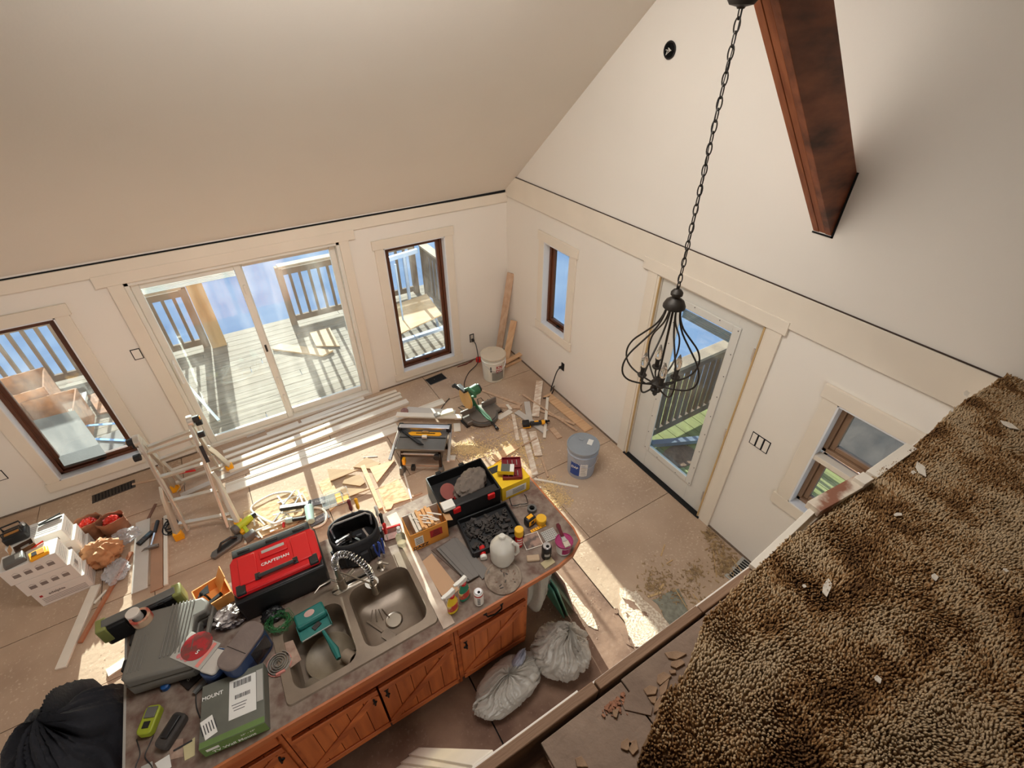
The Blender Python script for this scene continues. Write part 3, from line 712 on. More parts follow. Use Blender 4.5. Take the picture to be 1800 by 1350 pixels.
# plywood offcuts pile
zD = zoomp(380, 780, 4.5)
def flat(label, pts, z, th, M, name='plywood_offcut', cat='offcut', zf=zD, group='flat offcuts on the floor behind the counter'):
    P = [pz(*zf(*p), z) for p in pts]; c = sum(P, Vector()) / len(P)
    g = G().prism([(p.x - c.x, p.y - c.y) for p in P], 0, th)
    return tag(g.done(name, M, bevel=.001, bseg=1, loc=(c.x, c.y, z)), label, cat, group)
flat('large osb sheet under the hose and nail gun', [(215, 545), (705, 345), (745, 450), (640, 640), (300, 760), (240, 700)], .001, .011, OSB, 'osb_offcut')
flat('osb offcut under the clear organizer case', [(808, 312), (900, 272), (1000, 455), (900, 540), (860, 440)], .001, .011, OSB, 'osb_offcut')
flat('square osb offcut with shavings near the open toolbox', [(1285, 360), (1440, 285), (1535, 440), (1330, 505)], .001, .011, OSB, 'osb_offcut')
flat('pale pointed triangle offcut farthest left in the pile', [(880, 203), (1125, 212), (905, 300)], .016, .012, PLYW)
flat('five-sided pale plywood offcut in the pile', [(1030, 253), (1140, 253), (1182, 312), (1140, 340), (1000, 320)], .002, .013, PLYW)
flat('long pale triangle offcut under the five-sided one', [(965, 355), (1215, 362), (1030, 432)], .014, .012, PLYW)
flat('brown triangle offcut pointing at the table saw', [(1215, 195), (1415, 133), (1272, 315)], .002, .014, PINE)
flat('dark-edged trapezoid offcut behind the brown triangle', [(1085, 190), (1190, 112), (1300, 160), (1235, 205)], .002, .012, PLYW)
flat('small brown triangle at the near end of the pine stick', [(1330, 458), (1405, 480), (1385, 520), (1340, 530)], .014, .012, PINE)
plank('straight pine stick lying across the offcut pile', zD(1160, 180), zD(1305, 520), .042, .02, PINE, .028, name='wood_stick', cat='stick', group='flat offcuts on the floor behind the counter')
plank('narrow white stick right of the square osb offcut', zD(1478, 205), zD(1545, 440), .018, .012, PRIM, .013, name='wood_stick', cat='stick')
plank('short raw stick beside the open toolbox', zD(1545, 422), zD(1628, 388), .024, .012, RAWB, 0, name='wood_stick', cat='stick')
plank('thin grey sliver on the floor in front of the table saw', zD(1165, 108), zD(1275, 100), .012, .004, GREYB, 0, name='wood_stick', cat='stick')
# flooring samples
SAM = mat('grey_sample', (112, 108, 110), .6, var=.06)
WTXT = mat('white_ink', (228, 226, 220), .6, bump=0)
for (a, b, s_, lab) in (((730, 478), (860, 445), 'LL TILES', 'grey sample strip with white lettering, farther of the two behind the bag'), ((740, 640), (890, 560), 'THERMO', 'grey sample strip with white lettering, nearer of the two behind the bag')):
    P, Q = pz(*zD(*a), .012), pz(*zD(*b), .012); t = thing('sample_strip', lab, 'sample', (P + Q) / 2, math.atan2(Q.y - P.y, Q.x - P.x), group='flooring sample strips')
    L = (Q - P).length; G().box((0, 0, .004), (L, .085, .008)).done('strip', SAM, t, bevel=.001)
    text(s_, .032, TR(.0, 0, .0085), WTXT, t)
# clear organizer with yellow bins
P = pz(*zD(945, 440), .012); t = thing('organizer_case', 'clear flat organizer case with yellow bins lying on osb', 'organizer', P, yaw(*zD(860, 440), *zD(1000, 390)))
CLR = mat('clear_plastic', (225, 230, 228), .2, alpha=.28, var=.02, bump=0)
G().box((0, 0, .0), (.26, .17, .006)).done('base', mat('org_base', (150, 160, 160), .5, alpha=.6), t)
g = G()
for k in range(5): g.box((-.125 + k * .0625, 0, .02), (.004, .17, .04))
g.box((0, -.085, .02), (.26, .004, .04)).box((0, .085, .02), (.26, .004, .04)).box((0, 0, .02), (.26, .003, .038))
g.done('divider', CLR, t)
for x, y in ((.03, -.045), (.092, -.045), (.03, .02)): G().box((x, y, .012), (.052, .06, .02)).done('bin', YEL, t, bevel=.002)


# ---------------- ladder
t = thing('folding_ladder', 'aluminium folding ladder with yellow feet standing below the left window', 'ladder', (0, 0, 0))
ALU = mat('ladder_alu', (214, 208, 196), .38, metal=.75, var=.05, bump=.02)
top = {-1: Vector((-4.135, -.80, .90)), 1: Vector((-3.735, -.80, .93))}
ft = {(-1, 'f'): pz(317, 946, 0), (1, 'f'): pz(423, 926, 0), (-1, 'r'): pz(311, 862, 0), (1, 'r'): pz(406, 826, 0)}
def railpt(sd, fr, s): return top[sd].lerp(ft[(sd, fr)], s)
for fr in 'fr':
    for sd in (-1, 1):
        a, b = top[sd], ft[(sd, fr)]
        inx = Vector((-.022 * sd, 0, 0))
        yo = Vector((0, -.025 if fr == 'f' else .025, 0))
        bm = a.lerp(b, .46) + Vector((-.03 * sd, 0, 0))
        G().bar(a + yo + inx * .4, bm + inx * .2, .062, .026, up=(1, 0, 0)).done('upper_rail', ALU, t, bevel=.004)
        inner_end = Vector((b.x - .085 * sd, b.y * 1.0, .06))
        G().bar(a.lerp(b, .3) + inx * 1.4 + yo * .3, inner_end, .055, .024, up=(1, 0, 0)).done('inner_rail', ALU, t, bevel=.004)
        g = G().tube([bm, a.lerp(b, .56) + Vector((-.012 * sd, 0, 0)), b + Vector((0, 0, .07))], .03, 4); g.done('outer_rail', ALU, t, bevel=.003)
        G().box(b + Vector((0, 0, .042)), (.075, .055, .085), rz=.0, taper=.9).done('foot', YEL, t, bevel=.006)
    y_ = -1 if fr == 'f' else 1
    for s_ in (.12, .37, .62, .86):
        a, b = railpt(-1, fr, s_), railpt(1, fr, s_)
        a = a + Vector((.03, 0, 0)); b = b - Vector((.03, 0, 0))
        G().bar(a, b, .038, .026).done('rung', ALU, t, bevel=.004)
    a, b = railpt(-1, fr, .86), railpt(1, fr, .86)
    for sd, p in ((-1, a), (1, b)):
        G().bar(p + Vector((0, 0, -.11)), p + Vector((-.12 * sd, 0, .0)), .02, .006).done('brace', ALU, t)
G().bar(railpt(-1, 'f', .385) + Vector((.18, -.02, .005)), railpt(1, 'f', .385) + Vector((-.12, -.02, .005)), .003, .02).done('warning_label', RED, t)
for sd in (-1, 1):
    c = top[sd]
    G().cyl(c + Vector((-.02 * sd, 0, .01)), c + Vector((.025 * sd, 0, .01)), .055, n=20).done('hinge', ALU, t, bevel=.004)
    for dx, dy, dz in ((.05, .0, .02), (.045, -.09, -.09), (.045, .07, -.07)):
        g = G().cyl(c + Vector((sd * .02, dy, dz)), c + Vector((sd * (dx + .025), dy, dz)), .032, n=10); g.done('lock_knob', BLACK, t, bevel=.005)
    G().cyl(c + Vector((sd * .07, 0, .02)), c + Vector((sd * .08, 0, .02)), .018, n=12).done('lock_button', YEL, t)
T = Matrix.Translation(railpt(1, 'f', .27) + Vector((0, -.045, .03)))
d = (ft[(1, 'f')] - top[1]).normalized(); sd_ = Vector((1, 0, 0)); nn = d.cross(sd_).normalized(); nn = nn if nn.y < 0 else -nn
def frame(xax, yax, org):
    x = xax.normalized(); z = x.cross(yax).normalized(); y = z.cross(x)
    M_ = Matrix((x, y, z)).transposed().to_4x4(); M_.translation = org; return M_
F = frame(d, nn.cross(d), railpt(1, 'f', .27) + nn * .045 + Vector((0, -.02, .0)))
g = G(); g.box((0, 0, 0), (.16, .03, .002), M=None); o = G(); o._add(g.v, g.f, 0, F); o.done('name_plate', INK, t)

# ---------------- white bucket in the corner
def bucket(label, loc, r, h, M, lidM, ML, rz=0, words=None):
    t = thing('plastic_bucket', label, 'bucket', loc, rz)
    G().lathe([(0, 0), (r * .88, 0), (r * .9, .01), (r, h * .78), (r * 1.05, h * .79), (r * 1.05, h * .81), (r * 1.0, h * .82), (r * 1.0, h * .86), (r * 1.04, h * .87), (r * 1.04, h * .89), (r * .99, h * .9), (r * 1.01, h * .97), (0, h * .97)], n=40).done('body', M, t)
    G().lathe([(r * 1.06, h * .93), (r * 1.09, h * .93), (r * 1.09, h * .99), (r * 1.03, h * 1.0), (r * 1.0, h * .985), (r * .95, h * .985), (0, h * .985)], n=40).done('lid', lidM, t)
    G().lathe([(.028, h * .99), (.028, h * .995), (.02, h * 1.0), (0, h * 1.0)], c=(.03, r * .45, 0), n=16).done('spout_cap', lidM, t)
    hp = [(r * 1.05 * math.cos(a), r * 1.05 * math.sin(a), h * .80 - .10 * math.sin((a + 2.4) / 2.6 * math.pi) if 0 else h * .8 - .12 * math.sin((a - 3.3) / 2.6 * math.pi)) for a in [3.3 + 2.6 * k / 14 for k in range(15)]]
    G().tube(hp, .003, 6).done('handle', STEEL, t)
    return t
p = pz(868, 662, 0)
BW_ = mat('bucket_white', (224, 218, 204), .45, var=.05, scale=4, bump=.03)
t = bucket('white plastic bucket with dusty lid standing in the room corner', (p.x, p.y, 0), .15, .37, BW_, mat('bucket_lid', (205, 190, 168), .6, var=.08, scale=5, bump=.05), None, 0)
def curved(parent, name, r, z0, z1, a0, a1, M, n=10):
    g = G()
    g.grid(lambda u, v: Vector((r * math.cos(a0 + (a1 - a0) * u), r * math.sin(a0 + (a1 - a0) * u), z0 + (z1 - z0) * v)), n, 2)
    return g.done(name, M, parent)
aC = math.atan2(CAM.y - p.y, CAM.x - p.x)
curved(t, 'label', .1485, .04, .16, aC - .15, aC + .95, mat('bucket_label', (128, 122, 112), .7, var=.15, scale=15))
def ctext(s_, size, r, ang, z, M, parent):
    return text(s_, size, Matrix.Translation((r * math.cos(ang), r * math.sin(ang), z)) @ Matrix.Rotation(ang + math.pi / 2, 4, 'Z') @ Matrix.Rotation(math.pi / 2, 4, 'X'), M, parent, bold=True)
RINK = mat('red_ink', (170, 30, 36), .7, bump=0)
for k, (ch1, ch2) in enumerate((('K', 'D'), ('N', 'U'))):
    ctext(ch1, .06, .1505, aC + .35 + k * .3, .235, RINK, t); ctext(ch2, .06, .1505, aC + .35 + k * .3, .18, RINK, t)
curved(t, 'barcode', .149, .17, .25, aC - .28, aC - .18, INK)
p = pz(1020, 826, 0)
t = bucket('grey plastic bucket with blue label standing near the entry door', (p.x, p.y, 0), .15, .38, mat('bucket_grey', (158, 166, 178), .45, var=.05, bump=.03), mat('bucket_grey_lid', (140, 146, 152), .5, var=.08, scale=6), None, 0)
aC = math.atan2(CAM.y - p.y, CAM.x - p.x)
BLUL = mat('blue_label', (40, 70, 140), .5, var=.15, scale=10)
curved(t, 'label', .146, .06, .25, aC - .75, aC - .05, BLUL); WL = mat('white_label', (225, 222, 215), .6, var=.03, bump=0)
curved(t, 'label', .146, .06, .24, aC - .04, aC + .5, WL)
ctext('DAP', .04, .149, aC - .4, .17, WL, t)
for k in range(6): curved(t, 'label_text', .1475, .08 + k * .024, .088 + k * .024, aC + .03, aC + .42 - .05 * (k % 3), GREYL)
G().box((.07, -.02, .378), (.08, .05, .002), rz=.6).done('sticker', WL, t)

# ---------------- boards leaning in the corner
def lean(label, a, b, za, zb, w_, th, M, up=(0, 1, 0), name='leaning_board'):
    P, Q = a, b; c = (P + Q) / 2; return tag(G().bar(P - c, Q - c, w_, th, up=up).done(name, M, bevel=.001, loc=c), label, 'board')
lean('tall raw board leaning upright in the room corner', Vector((-.20, -.075, .01)), px_(898, 480, -.02) + Vector((0, 0, 0)), 0, 0, .09, .016, RAWB, up=(1, .9, 0))
P = pz(884, 605, 0); Q = py_(908, 543, -.1)
lean('shorter double board leaning at a slant in the room corner', Vector((-.22, -.30, .012)), Vector((-.035, -.22, .56)), 0, 0, .085, .022, PINE, up=(-1, -1, 0))
P = pz(888, 640, .02); Q = pz(926, 617, .10)
lean('pine offcut propped behind the white corner bucket, upper one', Vector((P.x, P.y, .05)), Vector((Q.x, Q.y, .11)), 0, 0, .07, .016, PINE, up=(0, 0, 1))
P = pz(888, 646, .0); Q = pz(926, 628, .0)
lean('pine offcut lying under the propped one behind the corner bucket', Vector((P.x, P.y, .012)), Vector((Q.x - .02, Q.y, .012)), 0, 0, .05, .016, PINE, up=(0, 0, 1))
tag(G().lathe([(0, 0), (.035, 0), (.035, .05), (.028, .06), (0, .06)], n=16).done('red_cap', RED, loc=pz(841, 635, 0)), 'small red cap on the floor left of the corner bucket', 'jar')  # loose red cap
def cord(label, pts, r=.005, M=None, name='power_cord', cat='cord', smooth_n=6):
    P = [Vector(p) for p in pts]; out = []
    for i in range(len(P) - 1):
        p0, p1, p2, p3 = P[max(i - 1, 0)], P[i], P[i + 1], P[min(i + 2, len(P) - 1)]
        for k in range(smooth_n):
            u = k / smooth_n
            out.append(.5 * ((2 * p1) + (p2 - p0) * u + (2 * p0 - 5 * p1 + 4 * p2 - p3) * u * u + (3 * p1 - p0 - 3 * p2 + p3) * u ** 3))
    out.append(P[-1]); c = out[0].copy()
    return tag(G().tube([p - c for p in out], r, 8).done(name, M or BLACK, loc=c), label, cat)
fl_ = lambda u, v, z=.006: pz(u, v, z)
cord('black cord running from the back wall outlet down to the miter saw', [(-.56, -.05, .33), (-.56, -.12, .28), (-.60, -.22, .10), fl_(824, 655), fl_(816, 675), fl_(822, 688), fl_(838, 690)], .006)
cord('black cord hanging from the right wall outlet over the scraps', [(-.05, -1.272, .43), (-.10, -1.275, .36), (-.16, -1.27, .12), fl_(978, 672), fl_(968, 695), fl_(955, 700, .03)], .007)
cord('thin black cord curving from the miter saw to the scraps', [fl_(857, 702, .02), fl_(868, 715), fl_(880, 722), fl_(886, 726)], .005)
cord('thin black cord looping between the table saw and the miter saw', [fl_(790, 700), fl_(780, 712), fl_(772, 725), fl_(770, 733)], .005)
# red/brown rough hole edge by back wall
g = G()
t = tag(G().tube([fl_(804, 645), fl_(815, 641), fl_(828, 636), fl_(833, 631), fl_(820, 640), fl_(806, 644)], .006, 6).done('wire_scrap', mat('rusty', (110, 50, 40), .8)), 'twisted rusty wire on the floor at the foot of the back wall', 'wire')

# ---------------- floor registers
def quadthing(name, label, cat, pts, z, th, M):
    P = [pz(*p, z) for p in pts]; c = sum(P, Vector()) / 4
    return P, c
P, c = quadthing('', '', '', [(170, 868), (228, 846), (231, 860), (172, 882)], 0, 0, None)
t = thing('floor_register', 'dark metal floor register under the left window', 'vent', (c.x, c.y, 0), math.atan2((P[1] - P[0]).y, (P[1] - P[0]).x))
G().box((0, 0, .002), (.36, .12, .004)).done('flange', mat('bronze_metal', (70, 62, 56), .5, metal=.4), t, bevel=.001)
g = G()
for k in range(12): G().box((-.15 + k * .027, 0, .006), (.008, .09, .006)).done('slat', BLACKM, t)
P = [pz(*p, .0) for p in [(747, 668), (776, 656), (786, 665), (757, 677)]]
c = sum(P, Vector()) / 4
t = thing('duct_opening', 'open black duct hole in the floor beside the window and miter saw', 'vent', (0, 0, 0))
G().prism([(p.x, p.y) for p in P], .0005, .0012).done('opening', DARK, t, smooth=0)
g = G()
for k in range(4): g.bar(P[k] + Vector((0, 0, .002)), P[(k + 1) % 4] + Vector((0, 0, .002)), .006, .003)
g.done('rim', mat('galv2', (120, 112, 100), .5, metal=.5), t)
P = [pz(*p, .0) for p in [(1283, 1008), (1305, 985), (1325, 1000), (1300, 1025)]]; c = sum(P, Vector()) / 4
t = thing('floor_register', 'slotted floor register under the loft edge beside the right wall', 'vent', (c.x, c.y, 0), math.atan2((P[1] - P[0]).y, (P[1] - P[0]).x))
G().box((0, 0, .003), (.30, .14, .006)).done('flange', GREYL, t, bevel=.001)
for k in range(9): G().box((-.11 + k * .0275, 0, .0065), (.016, .09, .003)).done('slot', DARK, t)

# ---------------- table saw
a, b, c_, d_ = pz(704.6, 749.4, .30), pz(789.7, 751.5, .30), pz(781, 792, .30), pz(698, 784.7, .30)
c = (a + b + c_ + d_) / 4; rz = math.atan2((b - a).y, (b - a).x)
t = thing('table_saw', 'small grey jobsite table saw with yellow insert standing on the floor', 'table saw', (c.x, c.y, 0), rz)
W_, D_ = .50, .36
SAWT = mat('saw_table', (112, 110, 106), .35, metal=.6, var=.12, scale=8, bump=.03)
G().box((0, .0, .29), (W_, D_, .028)).done('table_top', SAWT, t, bevel=.004)
G().box((0, -.01, .295), (W_ - .02, .006, .03)).done('mitre_slot', DARK, t)
G().box((.0, .02, .20), (W_ - .08, D_ - .08, .15), taper=1.05).done('motor_housing', GREYP, t, bevel=.01)
g = G().prism([(-.17, -.025), (.15, -.025), (.17, 0), (.15, .03), (-.15, .03), (-.18, .015)], 0, .004); o = g.done('throat_insert', YEL, t, loc=(.02, .045, .3045)); 
G().prism([(-.10, -.004), (.1, -.004), (.1, .006), (-.1, .006)], 0, .002).done('blade_slot', DARK, o, loc=(.0, .008, .0045))
G().prism([(-.055, 0), (.055, 0), (.03, .03), (0, .042), (-.03, .03)], -.001, .001, M=TR(.02, .055, .305, rx=R(90))).done('blade', STEEL, t)
G().box((0, .12, .325), (W_ + .03, .055, .045)).done('rip_fence', STEEL, t, bevel=.004)
G().box((0, .17, .318), (W_ + .02, .02, .02)).done('rear_rail', BLACKM, t, bevel=.003)
for s in (-1, 1):
    G().bar((s * (W_ / 2 + .015), .17, .30), (s * (W_ / 2 + .045), -.26, .22), .03, .03).done('side_rail', STEEL, t, bevel=.006)
    G().box((s * (W_ / 2 + .005), .13, .31), (.05, .09, .07)).done('fence_clamp', BLACK, t, bevel=.008)
for s in (-1, 1):
    G().bar((s * .19, -.13, .27), (s * .20, -.20, .09), .04, .03, up=(1, 0, 0)).done('leg', BLACKM, t, bevel=.004)
    G().box((s * .20, -.21, .045), (.05, .10, .09), taper=.8).done('foot', GREYP, t, bevel=.006)
    G().bar((s * .19, .14, .27), (s * .2, .16, .0), .04, .03, up=(1, 0, 0)).done('leg', BLACKM, t, bevel=.004)
G().cyl((-.2, -.20, .10), (.2, -.20, .10), .012, n=10).done('stand_tube', RAILT, t)
G().cyl((-.2, -.16, .22), (.2, -.16, .22), .012, n=10).done('stand_tube', GREYL, t)
G().box((-.08, -.225, .09), (.04, .05, .05)).done('stand_foot', BLACK, t, bevel=.004)
G().box((-.17, -.205, .16), (.03, .05, .07)).done('tilt_handle', YEL, t, bevel=.005)
G().cyl((.17, -.18, .22), (.17, -.215, .22), .035, n=12).done('height_wheel', BLACK, t, bevel=.004)
cs = math.cos(rz); sn = math.sin(rz)
def loc_(x, y, z): return (c.x + x * cs - y * sn, c.y + x * sn + y * cs, z)
g = G().bar((-.23, .08, .0), (-.08, -.05, .0), .022, .014).tube([(-.28, .11, .0), (-.25, .13, .0), (-.22, .10, 0), (-.24, .075, 0), (-.28, .11, 0)], .007, 6).prism([(-.10, -.045), (-.075, -.03), (-.01, -.075), (.035, -.125), (-.03, -.11)], -.006, .006)
tag(g.done('push_stick', BLACK, bevel=.002, loc=(c.x, c.y, .318)), 'long black push stick lying across the table saw', 'push stick').rotation_euler = (0, 0, rz)
o = tag(G().box((0, 0, 0), (.05, .035, .022), rz=-.6).done('wood_block', PRIM, bevel=.002, loc=loc_(.02, -.008, .319)), 'small white block on the table saw beside its yellow insert', 'block')
# boards behind saw
plank('white board end lying just behind the table saw fence', (697, 730), (812, 734), .07, .02, PRIM, .12, name='rail_board', cat='board')
plank('grey plank under the white board behind the table saw', (715, 722), (800, 728), .11, .02, GREYB, .05, name='rail_board', cat='board')
tag(G().lathe([(0, 0), (.04, 0), (.045, .03), (.03, .05), (0, .05)], n=12).done('pink_rag', mat('dusty_pink', (150, 110, 104), .9, var=.3, scale=30), loc=pz(711, 722, .10)), 'crumpled dusty pink rag behind the left end of the table saw', 'rag')
o = bpy.data.objects['pink_rag']; o.location.z = .072
p = pz(769, 731, .14); o = tag(G().box((0, 0, 0), (.07, .055, .03)).done('switch_cover', GREYL, bevel=.006, loc=(p.x, p.y, .156)), 'grey square plate lying on the boards behind the table saw', 'plate')
p = pz(786, 727, .14); tag(G().prism([(-.09, -.02), (.07, -.035), (.08, .02), (.03, .045), (-.04, .04)], 0, .03).done('foam_piece', mat('cream_foam', (245, 238, 210), .8), bevel=.004, loc=(p.x, p.y, .141)), 'cream coloured foam piece on the boards left of the miter saw', 'foam')

# ---------------- miter saw
c = pz(846, 724, .08); c.z = 0; t = thing('miter_saw', 'green and grey miter saw with tilted head standing on the floor', 'miter saw', c, R(4))
CAST = mat('cast_metal', (128, 120, 112), .45, metal=.5, var=.1, bump=.1)
GRN = mat('tool_green', (44, 96, 62), .45, var=.08, bump=.03)
G().box((0, .03, .045), (.46, .20, .06)).done('base', CAST, t, bevel=.012)
G().lathe([(0, .06), (.155, .06), (.16, .07), (.16, .085), (.15, .09), (0, .09)], c=(0, -.03, 0), n=36).done('turntable', CAST, t)
G().lathe([(.162, .03), (.178, .03), (.178, .07), (.162, .07)], c=(0, -.03, 0), n=36).done('mitre_scale', GREYP, t)
G().prism([(-.022, .12), (.022, .12), (.026, -.16), (.0, -.235), (-.026, -.16)], .088, .1).done('kerf_plate', GRN, t, bevel=.003)
G().box((0, -.06, .101), (.006, .26, .003)).done('kerf_slot', DARK, t)
G().bar((0, -.22, .075), (0, -.31, .06), .022, .022).cyl((0, -.31, .06), (0, -.34, .05), .02, n=10).done('mitre_lock', BLACK, t, bevel=.003)
for s in (-1, 1):
    G().box((s * .145, .055, .12), (.20, .022, .075)).done('fence', CAST, t, bevel=.006)
    G().box((s * .22, -.0, .02), (.05, .14, .04)).done('foot', BLACK, t, bevel=.005)
G().bar((0, .12, .06), (-.09, .13, .32), .07, .05, up=(1, 0, 0)).done('pivot_arm', GRN, t, bevel=.01)
hub = Vector((-.14, .07, .36)); 
G().cyl(hub + Vector((.03, 0, 0)), hub + Vector((.16, 0, .02)), .062, n=24).done('motor', GRN, t, bevel=.012)
G().cyl(hub + Vector((.16, 0, .02)), hub + Vector((.178, 0, .023)), .05, n=24).done('motor_cap', BLACK, t, bevel=.004)
G().lathe([(0, -.012), (.125, -.012), (.13, -.008), (.13, .008), (.125, .012), (0, .012)], n=32, M=TR(hub.x - .02, hub.y - .01, hub.z - .04, ry=R(90))).done('blade_guard', mat('guard_amber', (214, 168, 96), .3, alpha=.85, bump=0), t)
G().lathe([(0, -.0015), (.115, -.0015), (.115, .0015), (0, .0015)], n=40, M=TR(hub.x - .005, hub.y - .02, hub.z - .06, ry=R(90))).done('blade', STEEL, t)
G().tube([hub + Vector((-.03, -.03, .10)), hub + Vector((-.02, -.09, .15)), hub + Vector((0, -.17, .14)), hub + Vector((.0, -.19, .09)), hub + Vector((0, -.13, .05))], .017, 8).done('handle', GRN, t)
G().box(hub + Vector((-.04, .02, .09)), (.055, .16, .03)).done('upper_guard', BLACK, t, bevel=.008)
G().tube([hub + Vector((-.02, .12, .02)), hub + Vector((-.04, .19, .03)), hub + Vector((-.04, .22, .0))], .024, 10).done('dust_port', BLACK, t)
g = G(); 
for s in (-1, 1): g.tube([(s * .05, .13, .06), (s * .11, .26, .05), (s * .16, .26, .05), (s * .14, .13, .06)], .005, 6)
g.done('support_wire', BLACKM, t)

# yellow cutting tool on the scraps
a, b = pz(912, 748, .05), pz(970, 741, .05); c = (a + b) / 2
t = thing('cordless_tool', 'yellow and black cordless cutting tool lying on the wood scraps', 'power tool', (c.x, c.y, .028), math.atan2((b - a).y, (b - a).x))
G().cyl((-.06, 0, .03), (.07, 0, .03), .028, r2=.024, n=14).done('body', BLACK, t, bevel=.004)
G().cyl((.07, 0, .03), (.11, 0, .03), .026, n=14).done('nose', YEL, t, bevel=.004)
G().box((-.11, 0, .035), (.08, .075, .06)).done('battery', BLACK, t, bevel=.006)
G().box((-.105, 0, .008), (.09, .078, .016)).done('battery_base', YEL, t, bevel=.004)
G().bar((.11, 0, .03), (.17, .01, .03), .022, .012).bar((.13, .03, .03), (.13, -.03, .03), .012, .012).done('blade', BLACKM, t)
G().box((.01, 0, .055), (.05, .02, .01)).done('switch', YEL, t, bevel=.003)

# ---------------- cartons
def carton(label, c, w_, d_, h, rz=0, M=None, top='plain', name='flooring_carton', z=0, group=None):
    t = thing(name, label, 'box', (c[0], c[1], z), rz, group)
    G().box((0, 0, h / 2), (w_, d_, h)).done('body', M, t, bevel=.003)
    return t
CW = mat('carton_white', (222, 216, 208), .75, var=.03, bump=.03)
BRN = mat('print_grey', (128, 118, 112), .8, bump=0)
GC = 'white flooring cartons stacked by the left wall'
fx, fy = -4.99, -1.215
stack = []
for k in range(3):
    lab = ['bottom white carton of the front stack, printed with a plank range', 'middle white carton of the front stack with window icons', 'top white carton of the front stack under the yellow battery'][k]
    t = carton(lab, (fx + .0 + [.02, .0, -.02][k], fy + [0, 0, 0][k]), .34, .165, .163, 0, CW, z=.165 * k, group=GC)
    stack.append(t)
    if k == 0:
        text('adelphia', .032, TR(-.03, -.0835, .115, rx=R(90)), BRN, t, bold=True)
        for q in range(4): G().box((.0, -.0832, .03 + q * .016), (.28, .001, .004)).done('print_line', BRN, t)
        G().box((-.13, -.0832, .115), (.018, .001, .022)).done('logo_mark', RINK, t)
    else:
        for q in range(4):
            G().box((-.10 + q * .068, -.0832, .075), (.042, .001, .034)).done('print_icon', BRN, t)
            G().tube([(-.12 + q * .068, -.0832, .10), (-.10 + q * .068, -.0832, .112), (-.08 + q * .068, -.0832, .10)], .0012, 4).done('print_line', BRN, t)
    for q in range(5): G().box((.1708, 0, .03 + q * .022), (.001, .11, .003)).done('print_line', BRN, t)
    if k == 1: G().box((.171, 0, .09), (.001, .03, .05)).done('print_mark', BRN, t)
fx2, fy2 = -5.03, -.90
for k in range(3):
    lab = ['bottom white carton of the rear stack against the back wall', 'middle white carton of the rear stack against the back wall', 'top white carton of the rear stack holding the radio'][k]
    t = carton(lab, (fx2 + [.04, .02, 0][k], fy2 + [0, 0, 0][k]), .36, .19, .145, 0, CW, z=.147 * k, group=GC)
    for q in range(4): G().box((-.10 + q * .07, -.0957, .07), (.042, .001, .03)).done('print_icon', BRN, t)
    for q in range(4): G().box((.1808, 0, .03 + q * .022), (.001, .12, .003)).done('print_line', BRN, t)
    if k == 2:
        for q in range(6): G().box((.02, -.06 + q * .022, .1455), (.26, .002, .001)).done('print_line', BRN, t)
# radio
p = pz(33, 935, .49); t = thing('jobsite_radio', 'black radio with orange dial standing on the rear carton stack', 'radio', (p.x - .02, fy2 - .01, .441), R(8))
G().box((0, 0, .04), (.15, .13, .075)).done('body', BLACK, t, bevel=.014)
g = G().tube([(-.06, -.04, .07), (-.06, -.04, .12), (.05, -.04, .12), (.05, -.04, .07)], .007, 6); g.done('carry_handle', BLACK, t)
g = G().tube([(-.06, .045, .07), (-.06, .045, .12), (.05, .045, .12), (.05, .045, .07)], .007, 6); g.done('carry_handle', BLACK, t)
G().box((-.01, 0, .079), (.09, .05, .004)).done('dial_panel', mat('dial_orange', (190, 130, 60), .5), t)
G().cyl((.06, .03, .075), (.06, .03, .10), .016, n=12).done('knob', STEEL, t)
# tongs
a = pz(67, 923, .45); b = pz(106, 902, .45); b2_ = pz(109, 907, .45)
g = G().tube([a, b], .006, 6).tube([a + Vector((.005, -.008, 0)), b2_ + Vector((0, 0, 0))], .006, 6)
tag(g.done('tongs', BLACK), 'long black tongs lying on the rear carton stack', 'tongs')
for v in bpy.data.objects['tongs'].data.vertices: v.co.z = v.co.z - .0
# items on front stack top z=.495
zt = .4935
p = pz(68, 973, .51); t = thing('battery_charger', 'yellow battery charger lying on the front carton stack', 'charger', (p.x, p.y, zt), R(14))
G().box((0, 0, .014), (.115, .085, .028)).done('body', YEL, t, bevel=.008)
G().prism([(-.04, -.025), (.035, -.03), (.04, .025), (-.035, .02)], .028, .034).done('battery_slot', mat('yel_dark', (200, 130, 20), .5), t, bevel=.002)
G().box((-.02, .0, .036), (.03, .04, .004)).done('contact', BLACK, t)
p = pz(26, 985, .51); t = thing('battery_pack', 'flat grey battery pack at the left end of the front carton stack', 'battery', (p.x, p.y - .0, zt), R(12))
G().box((0, 0, .022), (.13, .10, .044), taper=.9).done('body', GREYP, t, bevel=.008)
G().box((.03, .0, .045), (.035, .05, .002)).done('sticker', GREYL, t)
p = pz(44, 963, .51); t = thing('open_case', 'small open brown cardboard case on the front carton stack', 'case', (p.x, p.y + .01, zt), R(20))
g = G(); 
for a_ in ((-.055, 0, .004, .07), (.055, 0, .004, .07), (0, -.035, .11, .004), (0, .035, .11, .004)): g.box((a_[0], a_[1], .02), (a_[2], a_[3], .04))
g.box((0, 0, .003), (.11, .07, .005)); g.done('tray', mat('dark_card', (92, 68, 52), .85), t)
G().box((-.075, .01, .05), (.045, .07, .004), M=Matrix.Rotation(R(-50), 4, 'Y')).done('lid_flap', CARD, t)
G().box((0, 0, .012), (.05, .04, .01)).done('insert', GREYL, t)
